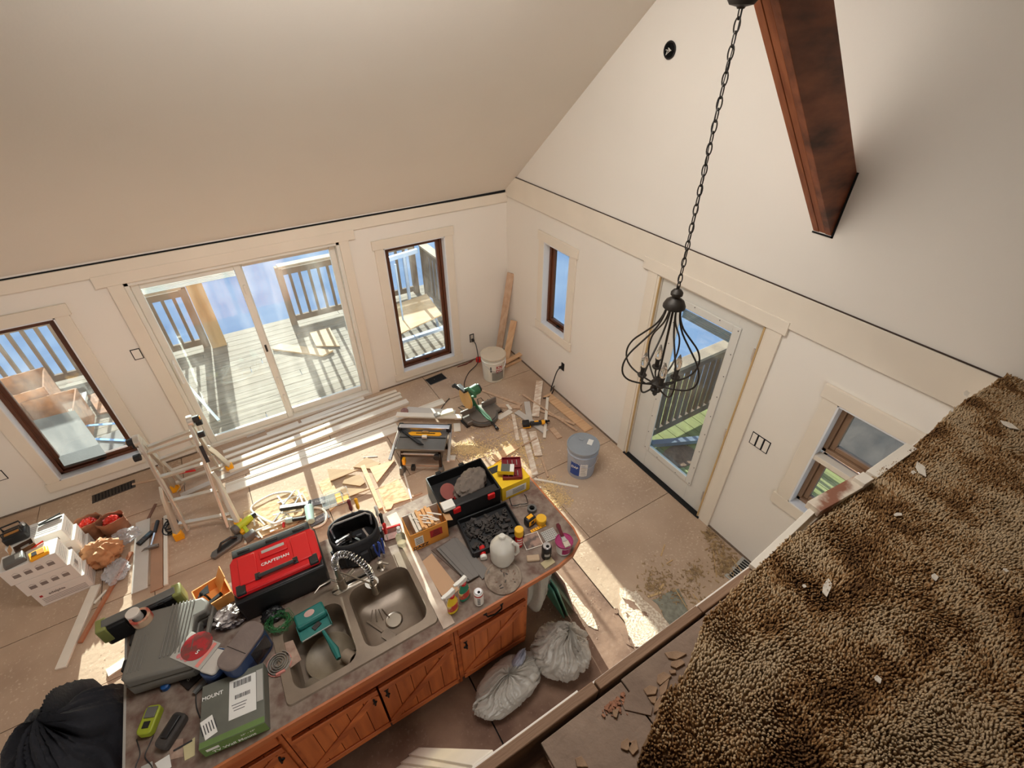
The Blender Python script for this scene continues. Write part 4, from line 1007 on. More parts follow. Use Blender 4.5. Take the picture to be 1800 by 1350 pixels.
p = pz(68, 958, .5); g = G().cyl((-.03, 0, 0), (.03, .0, 0), .007, n=8).cyl((-.05, 0, 0), (-.03, 0, 0), .003, n=6)
o = tag(g.done('red_marker', RED, loc=(p.x, p.y + .01, zt + .008)), 'small red marker on the front carton stack', 'marker'); o.rotation_euler = (0, 0, R(30))

# ---------------- paper bags, clear bag, phone, hammer
KD = mat('kraft_dark', (150, 100, 72), .85, var=.2, scale=12, bump=.25)
def bag(name, label, cat, u, v, rad, M, seed, amp=.25, zc=None, rz=0, f=1.6, nu=56, nv=34, flat=.25, pinch=None, z0=0):
    zc = rad[2] * (1 - flat) if zc is None else zc
    p = pz(u, v, z0 + rad[2] * .4)
    return tag(G().blob((0, 0, 0), rad, nu, nv, amp, f, seed, flat, rz=rz, pinch=pinch).done(name, M, smooth=60, loc=(p.x, p.y, z0 + zc)), label, cat)
t = thing('paper_bag', 'open brown paper bag with red wrapping beside the rear cartons', 'bag', (0, 0, 0))
def openbag(label, u, v, r, h, seed, red=True, tilt=0):
    p = pz(u, v, h * .4); t = thing('paper_bag', label, 'bag', (p.x, p.y, 0), 0)
    sd = Vector((seed, seed * 2, 0))
    def f(a, b):
        th = 2 * math.pi * a; zz = h * b
        e = 1 + .16 * noise.noise(Vector((math.cos(th) * 1.5, math.sin(th) * 1.5, b * 3)) + sd) + .07 * noise.noise(Vector((math.cos(th) * 5, math.sin(th) * 5, b * 8)) + sd)
        rr = r * e * (1.0 + .12 * b)
        return Vector((rr * math.cos(th) * 1.1 + tilt * b, rr * math.sin(th) * .8, zz + (.02 * noise.noise(Vector((th * 2, 0, seed))) if b > .9 else 0)))
    g = G().grid(f, 40, 14, closeu=True); o = g.done('paper', KD, t, smooth=50)
    s = o.modifiers.new('t', 'SOLIDIFY'); s.thickness = .002
    G().lathe([(0, .01), (r * .8, .01), (0, .02)], n=16).done('bottom', KD, t)
    if red: G().blob((tilt * .8, 0, h * .78), (r * .75, r * .6, h * .28), 30, 18, .4, 2.4, seed + 3, 0).done('wrapping', mat('red_film', (205, 48, 34), .3, var=.25, scale=14), t)
    return t
bpy.data.objects.remove(t)
openbag('open brown paper bag with red wrapping, nearer the rear cartons', 163, 930, .085, .20, 4)
openbag('second brown paper bag with red netting inside, nearer the ladder', 203, 925, .085, .19, 9)
bag('crumpled_paper', 'large crumpled sheet of brown paper in front of the two paper bags', 'paper', 182, 978, (.15, .12, .12), KRAFT, 12, amp=.42, f=1.5, nu=70, nv=40)
CF = mat('clear_film', (226, 226, 228), .15, alpha=.35, var=.1, scale=10, bump=.3)
bag('clear_plastic_bag', 'crumpled clear plastic bag beside the phone', 'bag', 222, 945, (.11, .07, .06), CF, 22, amp=.5, f=2)
bag('clear_plastic_film', 'crumpled clear film under the cedar stick', 'film', 205, 1005, (.09, .12, .04), CF, 31, amp=.5, f=2)
P = pz(256, 946, .02); t = thing('cordless_phone', 'black cordless phone lying on the wide grey plank', 'phone', (P.x, P.y, .012), yaw(245, 958, 268, 937))
G().box((0, 0, .012), (.15, .05, .024)).done('body', BLACK, t, bevel=.008)
for i in range(3):
    for j in range(3): G().box((-.05 + i * .014, -.014 + j * .014, .025), (.009, .009, .003)).done('button', GREYP, t)
G().box((.03, 0, .0245), (.04, .034, .002)).done('screen', mat('screen_dark', (40, 56, 52), .2), t)
A_, B_ = pz(266, 963, .02), pz(278, 917, .02); c = (A_ + B_) / 2
t = thing('hammer', 'claw hammer with dark handle lying beside the phone', 'hammer', (c.x, c.y, .014), math.atan2((B_ - A_).y, (B_ - A_).x))
L = (B_ - A_).length
G().bar((-L / 2, 0, .014), (L * .1, 0, .014), .016, .016).done('shaft', STEEL, t, bevel=.003)
G().tube([(L * .05, 0, .016), (L * .3, 0, .016), (L / 2, 0, .016)], [.014, .017, .016], 10).done('grip', BLACK, t)
G().bar((-L / 2, -.04, .016), (-L / 2, .02, .016), .028, .026).cyl((-L / 2, -.06, .016), (-L / 2, -.038, .016), .016, n=12).tube([(-L / 2, .02, .016), (-L / 2 - .004, .045, .018), (-L / 2 - .02, .07, .012)], [.013, .009, .004], 6).done('head', CAST, t, bevel=.002)
# coil of black cord by ladder foot
p = pz(300, 928, .01)
pts = []
for k in range(60):
    a = k * .42; r = .05 + .02 * math.sin(k * .31); pts.append((r * math.cos(a), r * math.sin(a) * 1.3, .006 + k * .0006))
pts += [(-.02, .11, .02), (-.06, .16, .008)]
tag(G().tube(pts, .006, 6).done('extension_cord', BLACK, loc=(p.x, p.y, 0)), 'coiled black cord at the yellow foot of the ladder', 'cord')

# ---------------- drill, chainsaw-like scrap, hose, nail gun, wire rack
p = pz(430, 925, .06); t = thing('cordless_drill', 'lime and grey cordless drill lying beside the ladder foot', 'drill', (p.x + .02, p.y + .05, 0), R(20))
G().cyl((-.09, 0, .05), (.06, .02, .05), .036, r2=.032, n=14).done('body', LIME, t, bevel=.006)
G().cyl((.06, .02, .05), (.10, .027, .05), .03, r2=.02, n=14).done('chuck', BLACK, t, bevel=.004)
G().cyl((-.13, -.005, .05), (-.08, 0, .05), .045, n=14).done('motor_cap', GREYP, t, bevel=.008)
G().bar((-.04, -.02, .04), (-.05, -.13, .03), .035, .035).done('grip', LIME, t, bevel=.01)
G().box((-.055, -.16, .04), (.10, .06, .075)).done('battery', GREYP, t, bevel=.01)
p = pz(400, 958, .03); t = thing('hand_saw_tool', 'black oscillating saw lying in front of the lime drill', 'saw', (p.x, p.y, 0), R(22))
G().prism([(-.14, -.035), (.10, -.045), (.14, 0), (.10, .045), (-.12, .04), (-.15, .01)], .0, .035).done('body', GREYP, t, bevel=.008)
G().prism([(-.10, -.02), (.08, -.025), (.09, .02), (-.08, .02)], .035, .042).done('guard', BLACK, t, bevel=.003)
G().tube([(-.08, .0, .04), (-.03, .02, .075), (.05, .01, .075), (.09, 0, .04)], .011, 8).done('handle', BLACK, t)
G().box((.16, .03, .025), (.05, .06, .045)).done('battery', YEL, t, bevel=.006)
HOSE = mat('white_hose', (232, 226, 208), .4, var=.03, bump=0)
zE = zoomp(360, 860, 7.5)
H = lambda a, b, z=.02: pz(*zE(a, b), z)
cord('white air hose looping over the osb behind the red toolbox', [H(1180, 60, .03), H(1100, 40), H(900, 70), H(700, 170), H(615, 250), H(640, 310), H(750, 380), H(850, 430, .04), H(940, 450, .06), H(1100, 380, .06)], .011, HOSE, 'air_hose', 'hose')
cord('white air hose curling beside the tool bag', [H(1440, 240, .05), H(1530, 255), H(1600, 320), H(1590, 420), H(1520, 480), H(1430, 510)], .011, HOSE, 'air_hose', 'hose')
cord('white air hose curling behind the rear rim of the red toolbox', [H(535, 720), H(560, 610), H(650, 560), H(760, 520), H(900, 460, .03), H(1000, 430, .04)], .011, HOSE, 'air_hose', 'hose')
t = thing('nail_gun', 'pale green pneumatic nail gun with black magazine behind the tool bag', 'nail gun', (0, 0, 0))
a, b = H(1000, 255, .06), H(1370, 200, .06); G().bar(a, b, .05, .03).done('magazine', BLACK, t, bevel=.004)
G().bar(a + Vector((.0, .0, .02)), b + Vector((0, 0, .02)), .035, .012).done('magazine_cover', STEEL, t)
PG = mat('pale_green', (172, 200, 190), .4, var=.1)
G().cyl(H(1370, 230, .07), H(1400, 430, .07), .042, r2=.034, n=18).done('cylinder_body', PG, t, bevel=.008)
G().cyl(H(1330, 375, .06), H(1090, 415, .05), .018, n=10).done('grip', BLACK, t, bevel=.004)
G().cyl(H(1160, 400, .05), H(1070, 420, .05), .026, n=12).done('air_plug', PG, t, bevel=.004)
G().cyl(H(1385, 150, .07), H(1380, 225, .07), .014, n=8).done('nose', BLACK, t)
G().bar(H(1040, 440, .03), H(1040, 500, .02), .02, .02).done('trigger', RED, t)
t = thing('wire_stand', 'tangled white folding wire stand behind the red toolbox', 'stand', (0, 0, 0))
for a, b in (((960, 90), (1080, 250)), ((1190, 10), (1010, 230)), ((1230, 20), (1300, 200)), ((1240, 100), (1160, 240)), ((1280, 40), (1350, 170)), ((1000, 300), (880, 460)), ((1020, 300), (1150, 380)), ((900, 340), (1280, 280)), ((700, 370), (790, 470)), ((640, 340), (660, 480)), ((760, 540), (1060, 430)), ((640, 590), (720, 640)), ((700, 560), (760, 640)), ((860, 560), (960, 520)), ((1080, 330), (900, 470)), ((960, 180), (1300, 60))):
    G().bar(H(*a, .03 + .03 * ((a[0] * 7) % 3) / 3), H(*b, .03), .014, .01).done('strut', HOSE if (a[0] + b[0]) % 40 else STEEL, t)
# ================================================================= PENINSULA CABINETS, WORKTOP, SINK
CAB = mat('cabinet_wood', (204, 112, 58), .42, c2=(150, 72, 34), scale=3, stretch=(.5, 3, 6), detail=8, bump=.06, width=.22)
CABV = mat('cabinet_wood_vertical', (206, 114, 58), .42, c2=(154, 76, 36), scale=3, stretch=(6, 3, .5), detail=8, bump=.06, width=.22)
CABD = mat('cabinet_gap', (60, 26, 14), .7, bump=0)
BANDING = mat('edge_banding', (196, 116, 66), .5, c2=(160, 86, 46), scale=6, bump=.05)
LAM = mat('worktop_laminate', (120, 92, 80), .5, c2=(74, 44, 38), scale=9, detail=12, bump=.06, width=.12)
DUST = mat('dusty_laminate', (142, 126, 112), .8, c2=(104, 78, 66), scale=16, detail=12, bump=.15, width=.16)
ZT = .91
F_ = -3.57; CB_ = -3.02
def cabinet(label, x0, x1, zdraw, doors, false_front=True, handle=False, pulls=()):
    """x0<x1, front toward -y"""
    t = thing('base_cabinet', label, 'cabinet', ((x0 + x1) / 2, (F_ + CB_) / 2, 0), group='base cabinets under the worktop')
    w_ = x1 - x0; hx = w_ / 2; fy = F_ - (F_ + CB_) / 2; by = -fy
    g = G(); g.b2((-hx, by - .02, .0), (hx, by, .87)).b2((-hx, fy + .02, 0), (-hx + .02, by - .02, .87)).b2((hx - .02, fy + .02, 0), (hx, by - .02, .87)).b2((-hx + .02, fy + .02, .1), (hx - .02, by - .02, .12))
    g.done('carcass', CABV, t)
    g = G(); g.b2((-hx, fy + .002, .10), (-hx + .032, fy + .022, .87)).b2((hx - .032, fy + .002, .10), (hx, fy + .022, .87)).b2((-hx + .032, fy + .002, .84), (hx - .032, fy + .022, .87)).b2((-hx + .032, fy + .002, .675), (hx - .032, fy + .022, .70)).b2((-hx + .032, fy + .002, .10), (hx - .032, fy + .022, .13))
    g.done('face_frame', CAB, t, bevel=.001)
    G().b2((-hx, fy + .07, 0), (hx, fy + .085, .1)).done('toe_kick', CABD, t)
    # drawer front
    g = G().b2((-hx + .02, fy - .018, .705), (hx - .02, fy + .001, .845)); d = g.done('drawer_front', CAB, t, bevel=.006)
    if handle:
        G().tube([(-.06, fy - .018, .79), (-.05, fy - .035, .775), (0, fy - .04, .765), (.05, fy - .035, .775), (.06, fy - .018, .79)], .0055, 6).done('handle', BLACKM, d)
        for s in (-1, 1): G().lathe([(0, 0), (.014, 0), (.008, .005), (0, .006)], n=10, M=TR(s * .06, fy - .018, .79, rx=R(90))).done('handle_plate', BLACKM, d)
    n = len(doors)
    for (a, b, diag, pull) in doors:
        z0, z1 = .125, .67; yb = fy - .002
        o = thing('door', None, None, (a, yb, 0)); o.parent = t
        ww = b - a; st_ = .05
        nb = max(3, round((ww - 0) / .095)); bw = ww / nb
        for k in range(nb):
            G().b2((k * bw + .0015, -.012, z0 + .002), ((k + 1) * bw - .0015, .0, z1 - .002)).done('door_plank', CABV, o, bevel=.002)
        g = G().b2((0, -.022, z1 - .055), (ww, -.012, z1)); g.done('top_rail', CAB, o, bevel=.003)
        g = G().b2((0, -.022, z0), (ww, -.012, z0 + .055)); g.done('bottom_rail', CAB, o, bevel=.003)
        p, q = ((.02, -.017, z0 + .06), (ww - .02, -.017, z1 - .06))
        if diag < 0: p, q = (ww - .02, -.017, z0 + .06), (.02, -.017, z1 - .06)
        G().bar(p, q, .01, .055, up=(0, 0, 1)).done('diagonal_brace', CAB, o, bevel=.003)
        px0 = .035 if pull < 0 else ww - .035
        g = G().tube([(px0, -.014, .60), (px0, -.035, .585), (px0, -.035, .545), (px0, -.014, .53)], .006, 6).lathe([(0, 0), (.016, 0), (.01, .006), (0, .008)], n=10, M=TR(px0, -.014, .60, rx=R(90))).lathe([(0, 0), (.016, 0), (.01, .006), (0, .008)], n=10, M=TR(px0, -.014, .53, rx=R(90)))
        g.done('pull', BLACKM, o)
    return t
cabinet('reddish wood base cabinet with drawer and curved handle at the right end', -2.56, -2.02, .7, [(-.245, .245, 1, -1)], handle=True)
cabinet('wide reddish wood sink base cabinet with a false drawer front and two doors', -3.56, -2.565, .7, [(-.475, -.005, 1, 1), (.005, .475, 1, -1)])
cabinet('reddish wood base cabinet at the left end under the packaging box', -4.15, -3.565, .7, [(-.27, .27, 1, 1)], handle=False)
st_ = None
# worktop with sink opening
cx0, cx1, cy0, cy1 = -4.19, -1.56, -3.61, -2.62
sx0, sx1, sy0, sy1 = -3.45, -2.66, -3.51, -3.00
t = thing('worktop', 'dusty brown laminate worktop with wooden edge and clipped corner', 'worktop', (0, 0, 0))
g = G()
P_ = [(cx0, cy0), (-1.80, cy0), (-1.63, -3.57), (cx1, -3.44), (cx1, -2.62), (cx0, -2.62)]
# frame pieces around the opening
g.prism([(cx0, cy0), (sx0, cy0), (sx0, cy1), (cx0, cy1)], .87, ZT).prism([(sx0, cy0), (sx1, cy0), (sx1, sy0), (sx0, sy0)], .87, ZT).prism([(sx0, sy1), (sx1, sy1), (sx1, cy1), (sx0, cy1)], .87, ZT)
g.prism([(sx1, cy0), (-1.82, cy0), (-1.68, -3.585), (-1.585, -3.53), (cx1, -3.43), (cx1, cy1), (sx1, cy1)], .87, ZT)
g.done('laminate_top', DUST, t, smooth=0)
ed = [(cx0, cy0 - .006), (-1.82, cy0 - .006), (-1.68, -3.592), (-1.58, -3.537), (cx1 + .006, -3.43), (cx1 + .006, cy1)]
g = G()
for a, b in zip(ed[:-1], ed[1:]): g.bar((a[0], a[1], .889), (b[0], b[1], .891), .014, .038, ext=.003)
g.done('edge_strip', BANDING, t)
g = G().b2((cx0 - .012, cy0, .871), (cx0, cy1, ZT)); g.done('end_strip', GREYL, t)
# sink
SS = mat('sink_composite', (146, 130, 112), .38, metal=.35, c2=(112, 96, 82), scale=5, bump=.05)
t = thing('double_sink', 'dusty grey double bowl sink set into the worktop', 'sink', (-3.055, -3.26, ZT))
rx, ry = .425, .28
def rrect(cx, cy, hx, hy, r, n=5):
    pts = []
    for qx, qy, a0 in ((1, 1, 0), (-1, 1, 90), (-1, -1, 180), (1, -1, 270)):
        for k in range(n + 1):
            a = R(a0 + 90 * k / n); pts.append((cx + qx * (hx - r) + r * math.cos(a), cy + qy * (hy - r) + r * math.sin(a)))
    return pts
def sinktop():
    # deck built with bmesh: outer outline minus two bowls, then bowls
    import bmesh
    bm = bmesh.new()
    def loop(pts, z): 
        v = [bm.verts.new((x, y, z)) for x, y in pts]; e = [bm.edges.new((v[i], v[(i + 1) % len(v)])) for i in range(len(v))]; return v, e
    b1 = rrect(-.215, -.005 - .02, .178, .215, .07); b2 = rrect(.215 - .0, -.005 - .02, .185, .215, .07); b1 = rrect(-.205, -.04, .17, .20, .07)
    b2 = rrect(.205, -.025, .19, .205, .07)
    vo, eo = loop(rrect(0, 0, rx, ry, .03), .012); v1, e1 = loop(b1, .012); v2, e2 = loop(b2, .012)
    bmesh.ops.triangle_fill(bm, edges=eo + e1 + e2, use_beauty=True)
    vb, _ = loop(rrect(0, 0, rx + .004, ry + .004, .03), 0)
    for i in range(len(vo)): bm.faces.new((vo[i], vo[(i + 1) % len(vo)], vb[(i + 1) % len(vo)], vb[i]))
    for vtop, (cx, cy, hx, hy) in ((v1, (-.205, -.04, .17, .20)), (v2, (.205, -.025, .19, .205))):
        prev = vtop; n = len(vtop)
        for dz, k in ((-.006, .985), (-.02, .97), (-.14, .93), (-.165, .90), (-.178, .83), (-.182, .4), (-.184, .09)):
            cur = [bm.verts.new((cx + (v.co.x - cx) * k, cy + (v.co.y - cy) * k, dz)) for v in vtop]
            for i in range(n): bm.faces.new((prev[i], prev[(i + 1) % n], cur[(i + 1) % n], cur[i]))
            prev = cur
        bm.faces.new(prev)
    bmesh.ops.recalc_face_normals(bm, faces=bm.faces)
    me = bpy.data.meshes.new('bowls'); bm.to_mesh(me); bm.free(); me.materials.append(SS)
    me.polygons.foreach_set('use_smooth', [True] * len(me.polygons)); me.set_sharp_from_angle(angle=R(40))
    o = bpy.data.objects.new('bowls', me); col.objects.link(o); o.parent = t; return o
sinktop()
DRK = mat('sink_dirt', (92, 74, 60), .8, var=.2, scale=20)
for cx, cy in ((.215, -.03), (-.205, -.04)):
    g = G().lathe([(.055, .003), (.052, .006), (.042, .002), (.036, -.012), (.012, -.014), (.012, -.008), (0, -.008)], c=(cx, cy, -.183), n=28); g.done('drain', CHROME, t)
    G().lathe([(.03, -.006), (.0, -.006)], c=(cx, cy, -.183), n=20).done('strainer', DARK, t)
# silhouettes of dust-covered cutlery in right bowl
c = pz(655, 1090, .735)
t2 = thing('dusty_spatula', 'dust covered spatula lying in the right sink bowl', 'spatula', (-2.94, -3.30, .733), R(-62))
G().bar((-.10, 0, .004), (.03, 0, .004), .016, .008).done('handle', SS, t2, bevel=.002)
G().prism([(.03, -.012), (.045, -.03), (.11, -.03), (.115, .03), (.045, .03), (.03, .012)], 0, .005).done('blade', SS, t2, bevel=.001)
for k in range(4):
    g = G().tube([(0, 0, .004), (.03, .004 * (k - 1.5), .006), (.08, .012 * (k - 1.5), .004)], .003, 5); o = g.done('dusty_fork', SS, loc=(-2.935 + .018 * k, -3.16 - .008 * k, .733)); o.rotation_euler = (0, 0, R(-105 + 6 * k))
    tag(o, ['leftmost dust covered fork in the right sink bowl', 'second dust covered fork in the right sink bowl', 'third dust covered fork in the right sink bowl', 'rightmost dust covered fork in the right sink bowl'][k], 'fork')
# faucet
t = thing('spring_faucet', 'brushed steel faucet with spring neck behind the sink', 'faucet', (-3.045, -3.04, ZT + .012), 0)
G().prism(rrect(.06, .0, .13, .03, .03), 0, .006).done('deck_plate', CHROME, t, bevel=.002)
G().lathe([(0, 0), (.028, 0), (.028, .005), (.024, .01), (.024, .10), (.018, .105), (.018, .17), (.015, .18), (.015, .21)], n=24).done('body', CHROME, t)
G().tube([(.02, .0, .07), (.06, .02, .08), (.09, .03, .082)], .012, 10).done('valve', CHROME, t)
G().tube([(-.02, -.0, .08), (-.05, .03, .09), (-.12, .035, .075), (-.16, .02, .055)], [.006, .007, .006, .003], 8).done('lever', CHROME, t)
arc = [Vector((0, 0, .20))]
ex, ey = .16, -.165
for k in range(25):
    a = math.pi * k / 24; u = (1 - math.cos(a)) / 2
    arc.append(Vector((ex * u, ey * u, .22 + .17 * math.sin(a))))
arc.append(Vector((ex, ey, .17)))
G().tube(arc, .0085, 10).done('hose', mat('dark_hose', (60, 56, 52), .5), t)
def along(pts, s):
    L = [0]
    for i in range(1, len(pts)): L.append(L[-1] + (pts[i] - pts[i - 1]).length)
    d = s * L[-1]
    for i in range(1, len(pts)):
        if L[i] >= d - 1e-9: k = (d - L[i - 1]) / max(1e-9, L[i] - L[i - 1]); return pts[i - 1].lerp(pts[i], k), (pts[i] - pts[i - 1]).normalized()
    return pts[-1], (pts[-1] - pts[-2]).normalized()
coil = []; turns = 25; N_ = turns * 12; sdv = Vector((ex, ey, 0)).normalized(); sv = Vector((-sdv.y, sdv.x, 0))
for i in range(N_ + 1):
    p, d = along(arc, .03 + .9 * i / N_); nn = sv.cross(d).normalized(); a = 2 * math.pi * i / 12
    coil.append(p + (sv * math.cos(a) + nn * math.sin(a)) * .019)
G().tube(coil, .0028, 5).done('spring', STEEL, t)
G().tube([(.004, 0, .17), (.07, -.07, .155), (ex - .01, ey + .01, .13)], .0055, 8).done('support_arm', CHROME, t)
g = G().lathe([(.012, .18), (.017, .17), (.017, .10), (.022, .09), (.024, .05), (.02, .045), (0, .045)], c=(ex, ey, 0), n=20); g.done('spray_head', CHROME, t)
G().lathe([(.02, .125), (.024, .125), (.024, .145), (.02, .145)], c=(ex, ey, 0), n=20).done('docking_ring', CHROME, t)
t = thing('soap_pump', 'short steel soap pump on the sink deck right of the faucet', 'soap pump', (-2.80, -3.035, ZT + .012))
G().lathe([(0, 0), (.026, 0), (.026, .004), (.014, .01), (.014, .05), (.017, .055), (.017, .075), (0, .078)], n=20).done('collar', CHROME, t)
G().bar((0, 0, .068), (.045, -.04, .065), .012, .01).done('nozzle', CHROME, t, bevel=.002)
t = thing('plug_disc', 'round white disc lying at the rim of the right sink bowl', 'plug', (0, 0, 0))
bpy.data.objects.remove(t)
tag(G().lathe([(.016, 0), (.04, 0), (.042, .004), (.016, .005)], n=24).done('rim_gasket', WHITE, loc=(-2.885, -3.10, ZT + .0125)), 'white round gasket under the faucet spout', 'gasket')
t = thing('clear_bottle', 'small clear pump bottle behind the right end of the sink', 'bottle', (-2.62, -2.935, ZT))
CLB = mat('clear_bottle', (225, 226, 205), .12, trans=.85, var=.03, bump=0)
G().lathe([(0, 0), (.03, 0), (.032, .01), (.032, .10), (.02, .125), (.012, .13), (.012, .145), (0, .145)], n=20).done('body', CLB, t)
G().lathe([(.014, .145), (.016, .145), (.016, .16), (.006, .165), (.006, .18), (.012, .182), (.012, .192), (0, .193)], n=14).done('pump', mat('clear_pump', (225, 225, 218), .3), t)
# streak of sunlight on the worktop beside the sink, painted as a pale strip
tag(G().b2((-2.628, -3.60, ZT + .0005), (-2.555, -2.66, ZT + .010)).done('worktop_sun_strip', mat('sun_strip', (206, 190, 172), .7, c2=(176, 150, 132), scale=14, bump=.1), bevel=.002), 'pale strip of painted sunlight along the worktop right of the sink', 'strip')

# ================================================================= CHANDELIER
BRZ = mat('dark_bronze', (52, 46, 40), .5, metal=.5, var=.15, scale=20, bump=.1)
CX, CY = -1.18, -3.568
t = thing('chandelier', 'dark metal cage chandelier with four candle bulbs hanging on a chain', 'chandelier', (CX, CY, 0))
zt_, zb_ = 2.66, 2.04
# canopy on the beam underside
u = 2.742 - CX
M_ = TR(0, 0, u, ry=R(225))
G().lathe([(0, 3.772), (.012, 3.772), (.016, 3.778), (.042, 3.784), (.054, 3.80), (.056, 3.82), (.056, 3.835), (.0, 3.835)], n=32).done('canopy', BRZ, t)
G().box((0, 0, 3.88), (.07, .07, .10)).done('mounting_block', BRZ, t, bevel=.003)
topc = Vector((0, 0, 3.79)); 
link = None; z = 2.70; k = 0
ln = []
while z < topc.z - .01:
    ln.append(z); z += .041
def oval(n=14, a=.0105, b=.025):
    return [(a * math.cos(2 * math.pi * i / n), 0, b * math.sin(2 * math.pi * i / n)) for i in range(n)]
LK = G().tube(oval(), .0028, 6, closed=True).done('chain_link', BRZ, t); LK.location = (0, 0, ln[0])
for k, z in enumerate(ln[1:], 1):
    o = LK.copy(); col.objects.link(o); o.parent = t; o.location = (0, 0, z); o.rotation_euler = (0, 0, R(90 * (k % 2) + 12))
wire = [(.006 * math.sin(z * 9), .006 * math.cos(z * 9), z) for z in [2.66 + i * (topc.z - 2.66) / 60 for i in range(61)]]
G().tube(wire, .0022, 5).done('cord', BLACK, t)
G().lathe([(.0, 2.70), (.006, 2.70), (.008, 2.688), (.02, 2.682), (.03, 2.668), (.03, 2.655), (.02, 2.648), (.022, 2.64), (.045, 2.622), (.056, 2.598), (.056, 2.588), (.05, 2.583), (0, 2.58)], n=32).done('top_hub', BRZ, t)
for k in range(8):
    a = 2 * math.pi * k / 8 + .3
    prof = [(.035, 2.59), (.045, 2.53), (.075, 2.46), (.13, 2.39), (.185, 2.32), (.212, 2.25), (.205, 2.185), (.165, 2.14), (.10, 2.115), (.05, 2.105), (.02, 2.10)]
    # smooth
    pts = []
    for i in range(len(prof) - 1):
        for q in range(3):
            s = q / 3; p0 = prof[max(0, i - 1)]; p1 = prof[i]; p2 = prof[i + 1]; p3 = prof[min(len(prof) - 1, i + 2)]
            f = lambda j: .5 * (2 * p1[j] + (p2[j] - p0[j]) * s + (2 * p0[j] - 5 * p1[j] + 4 * p2[j] - p3[j]) * s * s + (3 * p1[j] - p0[j] - 3 * p2[j] + p3[j]) * s ** 3)
            pts.append((f(0) * math.cos(a), f(0) * math.sin(a), f(1)))
    pts.append((prof[-1][0] * math.cos(a), prof[-1][0] * math.sin(a), prof[-1][1]))
    G().tube(pts, .005, 7).done('cage_rib', BRZ, t)
G().tube([(0, 0, 2.58), (0, 0, 2.10)], .006, 8).done('stem', BRZ, t)
G().lathe([(0, 2.15), (.012, 2.15), (.02, 2.13), (.034, 2.115), (.034, 2.10), (.018, 2.088), (.03, 2.075), (.03, 2.06), (.012, 2.045), (.014, 2.035), (.006, 2.022), (0, 2.02)], n=24).done('lower_hub', BRZ, t)
BULB = mat('bulb_glass', (250, 240, 225), .05, trans=.9, var=.01, bump=0)
for k in range(4):
    a = 2 * math.pi * k / 4 + .9; c_, s_ = math.cos(a), math.sin(a)
    o = G().tube([(.02 * c_, .02 * s_, 2.115), (.06 * c_, .06 * s_, 2.10), (.09 * c_, .09 * s_, 2.12), (.09 * c_, .09 * s_, 2.155)], .005, 7).done('arm', BRZ, t)
    G().lathe([(0, 0), (.02, 0), (.026, .008), (.026, .012), (.013, .014), (.013, .055), (.016, .056), (.016, .062), (0, .062)], c=(.09 * c_, .09 * s_, 2.15), n=18).done('candle_socket', BRZ, t)
    G().lathe([(.010, 0), (.017, .012), (.021, .03), (.017, .056), (.009, .078), (.003, .094), (0, .097)], c=(.09 * c_, .09 * s_, 2.212), n=18).done('candle_bulb', BULB, t)

# ================================================================= LOFT EDGE: carpet, boards, trim
random.seed(21)
import numpy as np
rng = np.random.default_rng(4)
CARP = bpy.data.materials.new('carpet_pile'); CARP.use_nodes = True
n_ = CARP.node_tree; b_ = n_.nodes['Principled BSDF']; b_.inputs['Roughness'].default_value = .95; b_.inputs['Specular IOR Level'].default_value = .1
ge = n_.nodes.new('ShaderNodeNewGeometry'); nz = n_.nodes.new('ShaderNodeTexNoise'); nz.inputs['Scale'].default_value = 5.5; nz.inputs['Detail'].default_value = 3; n_.links.new(ge.outputs['Position'], nz.inputs[0])
nz2 = n_.nodes.new('ShaderNodeTexNoise'); nz2.inputs['Scale'].default_value = 95; nz2.inputs['Detail'].default_value = 1; n_.links.new(ge.outputs['Position'], nz2.inputs[0])
mx = n_.nodes.new('ShaderNodeMath'); mx.operation = 'MULTIPLY_ADD'; mx.inputs[1].default_value = .5; n_.links.new(nz2.outputs[0], mx.inputs[0])
m3 = n_.nodes.new('ShaderNodeMath'); m3.operation = 'MULTIPLY'; m3.inputs[1].default_value = .95; n_.links.new(nz.outputs[0], m3.inputs[0]); n_.links.new(m3.outputs[0], mx.inputs[2])
cr = n_.nodes.new('ShaderNodeValToRGB'); n_.links.new(mx.outputs[0], cr.inputs[0]); n_.links.new(cr.outputs[0], b_.inputs['Base Color'])
cr.color_ramp.elements[0].position = .56; cr.color_ramp.elements[0].color = lin((98, 70, 46)); cr.color_ramp.elements[1].position = .86; cr.color_ramp.elements[1].color = lin((184, 160, 128))
e = cr.color_ramp.elements.new(.67); e.color = lin((146, 108, 68)); e = cr.color_ramp.elements.new(.76); e.color = lin((184, 156, 120))
# carpet outline: frayed edge running from the wall along the loft edge then cutting back
edge_px = [(1800, 664), (1762, 664), (1700, 700), (1660, 735), (1600, 790), (1530, 835), (1460, 900), (1380, 950), (1320, 1003), (1285, 1040), (1240, 1085), (1222, 1140), (1200, 1190), (1165, 1225), (1150, 1270), (1130, 1310), (1118, 1360), (1112, 1400)]
EP = [pz(u, v, LZ + .02) for u, v in edge_px]; EP = [Vector((min(p.x, -.003), p.y, 0)) for p in EP]
poly = [(p.x, p.y) for p in EP] + [(EP[-1].x - .15, -5.5), (EP[-1].x - .15, -6.6), (-.003, -6.6)]
poly[0] = (-.003, EP[1].y)
carpet = tag(G().prism(poly, LZ - .006, LZ + .006).done('carpet_backing', mat('carpet_base', (120, 92, 64), .95), smooth=0), None, None)
ct = thing('carpet', 'brown speckled shag carpet covering the loft floor beside the camera', 'carpet', (0, 0, 0)); carpet.parent = ct; carpet.name = 'backing'
